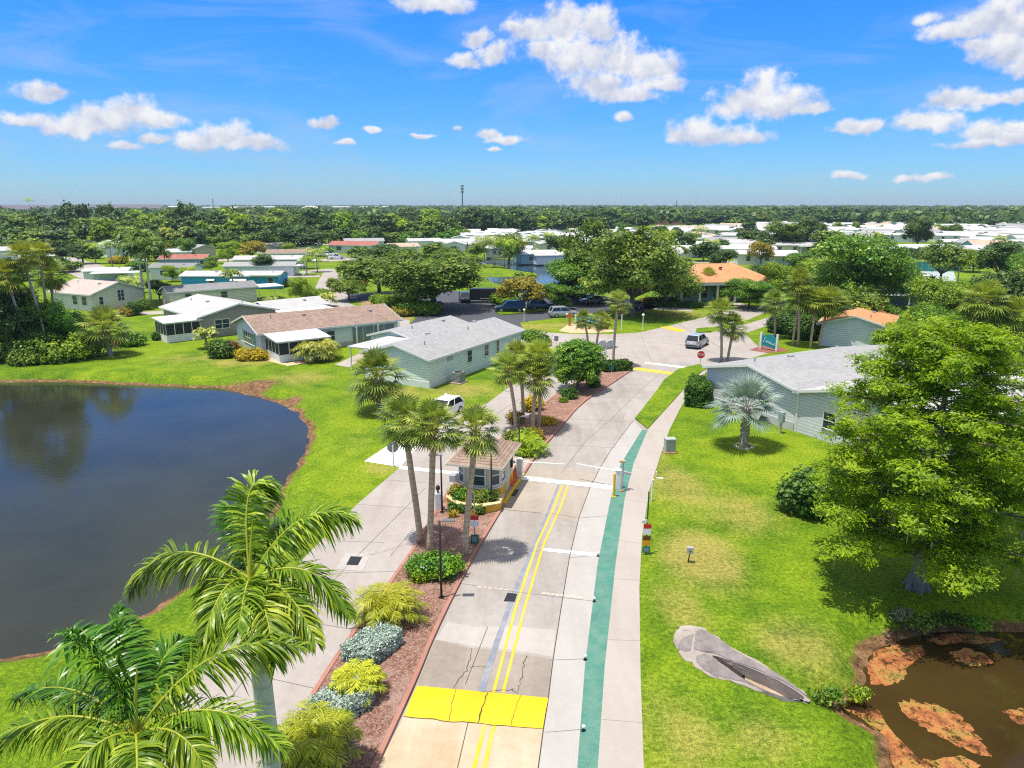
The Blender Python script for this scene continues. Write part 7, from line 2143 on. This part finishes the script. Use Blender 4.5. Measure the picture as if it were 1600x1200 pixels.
for (x, y, rx, h, lm, lb) in ((20,562,3.2,3.2,L_FIC,'green thicket shrub at the left edge'), (62,564,3.0,2.8,L_OAK,'olive thicket shrub below the tallest palm'), (105,562,3.0,2.9,L_FIC,'bright thicket shrub in the middle of the left bank'), (135,556,2.6,2.5,L_LIME,'lime thicket shrub beside the low fan palm'), (85,566,2.0,1.6,L_LIME,'low lime shrub on the far pond bank'), (40,568,2.0,1.6,L_OAK,'low shrub on the far pond bank by the brown trunk'), (205,540,1.6,1.6,L_FIC,'green shrub right of the low fan palm'), (-10,566,3,3,L_OAKD,'dark thicket shrub cut by the left edge')):
    bush('thicket_shrub', P(x, y), rx, rx * .8, h, L_LIME if lm is L_FIC and x < 110 else lm, lb, group='shrubs of the left thicket', leaf=.2, cr=.28, per=20, nclump=170)

# --------------------------------------------------- the tree belt, individually
rr = random.Random(17)
BELT = [(399, -20, 120, 352, 364, 44), (393, -20, 300, 344, 358, 40), (386, -20, 470, 336, 350, 38), (378, 0, 720, 333, 346, 36), (372, 560, 720, 336, 350, 36), (366, 0, 960, 328, 340, 34), (359, 300, 1010, 327, 336, 32), (353, 1090, 1640, 329, 338, 30), (349, 700, 1640, 326, 334, 28), (354, 840, 1000, 334, 345, 30)]
BL = ['dark green tree of the belt behind the left homes', 'olive tree of the belt behind the left homes', 'dense tree of the belt behind the left homes', 'lighter green tree of the belt behind the left homes']
BR = ['dark green tree of the wood beyond the far rows', 'olive tree of the wood beyond the far rows', 'dense tree of the wood beyond the far rows', 'lighter green tree of the wood beyond the far rows']
for py, x0, x1, t0, t1, w in BELT:
    x = x0
    while x < x1:
        k = rr.choice((0, 0, 1, 1, 2, 2, 3))
        p = P(x, py + rr.uniform(-1.5, 1.5)); 
        right = py < 355 and x > 690
        put_tree(LOWT[k], x, py + rr.uniform(-1.5, 1.5), rr.uniform(t0, t1), w * rr.uniform(.9, 1.5), (BR if right else BL)[k], 'trees of the far wood' if right else 'trees of the belt behind the homes')
        x += w * rr.uniform(.62, .95)
for x, py, t, w, lb in ((120, 372, 309, 46, 'tall rounded tree standing above the left belt'), (175, 372, 311, 34, 'tall thin crowned tree standing above the left belt'), (290, 374, 308, 40, 'tallest pale tree above the left belt'), (760, 366, 322, 60, 'dark broad tree block right of the cell tower'), (806, 366, 326, 50, 'dark tree beside the broad block behind the lake'), (735, 366, 326, 40, 'dark tree below the cell tower'), (490, 372, 326, 50, 'broad dark tree in the belt below the dome'), (1300, 350, 321, 60, 'high tree clump on the right skyline')):
    put_tree(LOWT[rr.choice((0, 2))], x, py, t, w, lb)
# understory that closes the foot of the belt
x = -20
while x < 720:
    py = 400 if x < 110 else (397 if x < 300 else (388 if x < 480 else 380))
    w = rr.uniform(26, 40)
    put_tree(LOWB[rr.choice((0, 0, 1, 2))], x, py + rr.uniform(-1, 1), py - rr.uniform(20, 32), w, 'low understory tree along the foot of the left belt', 'understory along the left belt')
    x += w * rr.uniform(.5, .75)
x = 690
while x < 1010:
    py = 362 if x < 1000 else 350
    w = rr.uniform(20, 34)
    put_tree(LOWB[rr.choice((0, 1, 2, 2))], x, py + rr.uniform(-1, 1), py - rr.uniform(12, 18), w, 'low understory tree along the foot of the far wood', 'understory along the far wood')
    x += w * rr.uniform(.6, .9)
# palms inside the belt
for i in range(16):
    x = rr.uniform(100, 330); royal_mid(x, rr.uniform(388, 396), rr.uniform(352, 364), 22, 'sabal palm in front of the left tree belt', trunk_r=.16, leafm=L_SABALY, nf=16, group='palms along the tree belt', bark=PALMG, name='belt_palm', gs=False, m=10, width=.14)
# small trees and shrubs between the far homes
for i in range(55):
    py = rr.choice((354, 358, 363, 367, 372, 377, 383, 391, 399, 408)); x = rr.uniform(900 if py > 370 else 1000, 1330 if py > 376 else 1630)
    k = rr.choice((0, 1, 2, 3))
    p = P(x, py); hpx = rr.uniform(3, 6.5) / mpx(p) * (1 if rr.random() < .7 else 1.5)
    put_tree(LOWT[k], x, py, py - hpx, hpx * rr.uniform(.9, 1.4), 'small green tree between the far rows of homes', 'small trees between the far homes')

# --------------------------------------------------- far off wood reading as one mass
def far_wood():
    V, VR = [], []
    n = 0; Cs, Ns, Ss, Vs = [], [], [], []
    for i in range(2400):
        d = 620 + 4200 * rr.random() ** 1.5; a = rr.uniform(-.72, .72)
        x, y = d * math.sin(a), d * math.cos(a)
        H = rr.uniform(8, 15) * (1.1 if d > 1500 else 1); Rw = rr.uniform(5, 9) * (1 + d / 2500)
        k = 80
        u_ = unit(rng.normal(size=(k, 3))); u_[:, 2] = np.abs(u_[:, 2])
        C = np.array([x, y, H * .35]) + u_ * np.array([Rw, Rw, H * .65]) * rng.uniform(.75, 1.05, (k, 1))
        Cs.append(C); Ns.append(unit(u_ + rng.normal(size=(k, 3)) * .4)); Ss.append(np.full(k, Rw * .33) * rng.uniform(.6, 1.3, k)); Vs.append(np.clip(rng.random() * .5 + rng.random(k) * .5, 0, 1))
    V, Fq = leaf_quads(np.concatenate(Cs), np.concatenate(Ns), np.concatenate(Ss))
    o = np_mesh('distant_wood', V, Fq, L_OAKD, None, np.concatenate(Vs))
    tag(o, 'dark continuous wood along the whole horizon', 'wood', kind='stuff')
far_wood()

# --------------------------------------------------- air
def haze():
    m = bpy.data.materials.new('haze_air'); m.use_nodes = True; t = NT(m)
    v = t.n('ShaderNodeVolumePrincipled', {'Color': (.62, .76, .95, 1), 'Density': HAZE, 'Anisotropy': .2})
    t.out(v.outputs[0], 'Volume')
    o = MB().box((0, 2300, 24), (9000, 5400, 56)).build('haze', m)
    tag(o, 'thin blue summer haze in the air', 'haze', kind='stuff')
HAZE = .00013
haze()
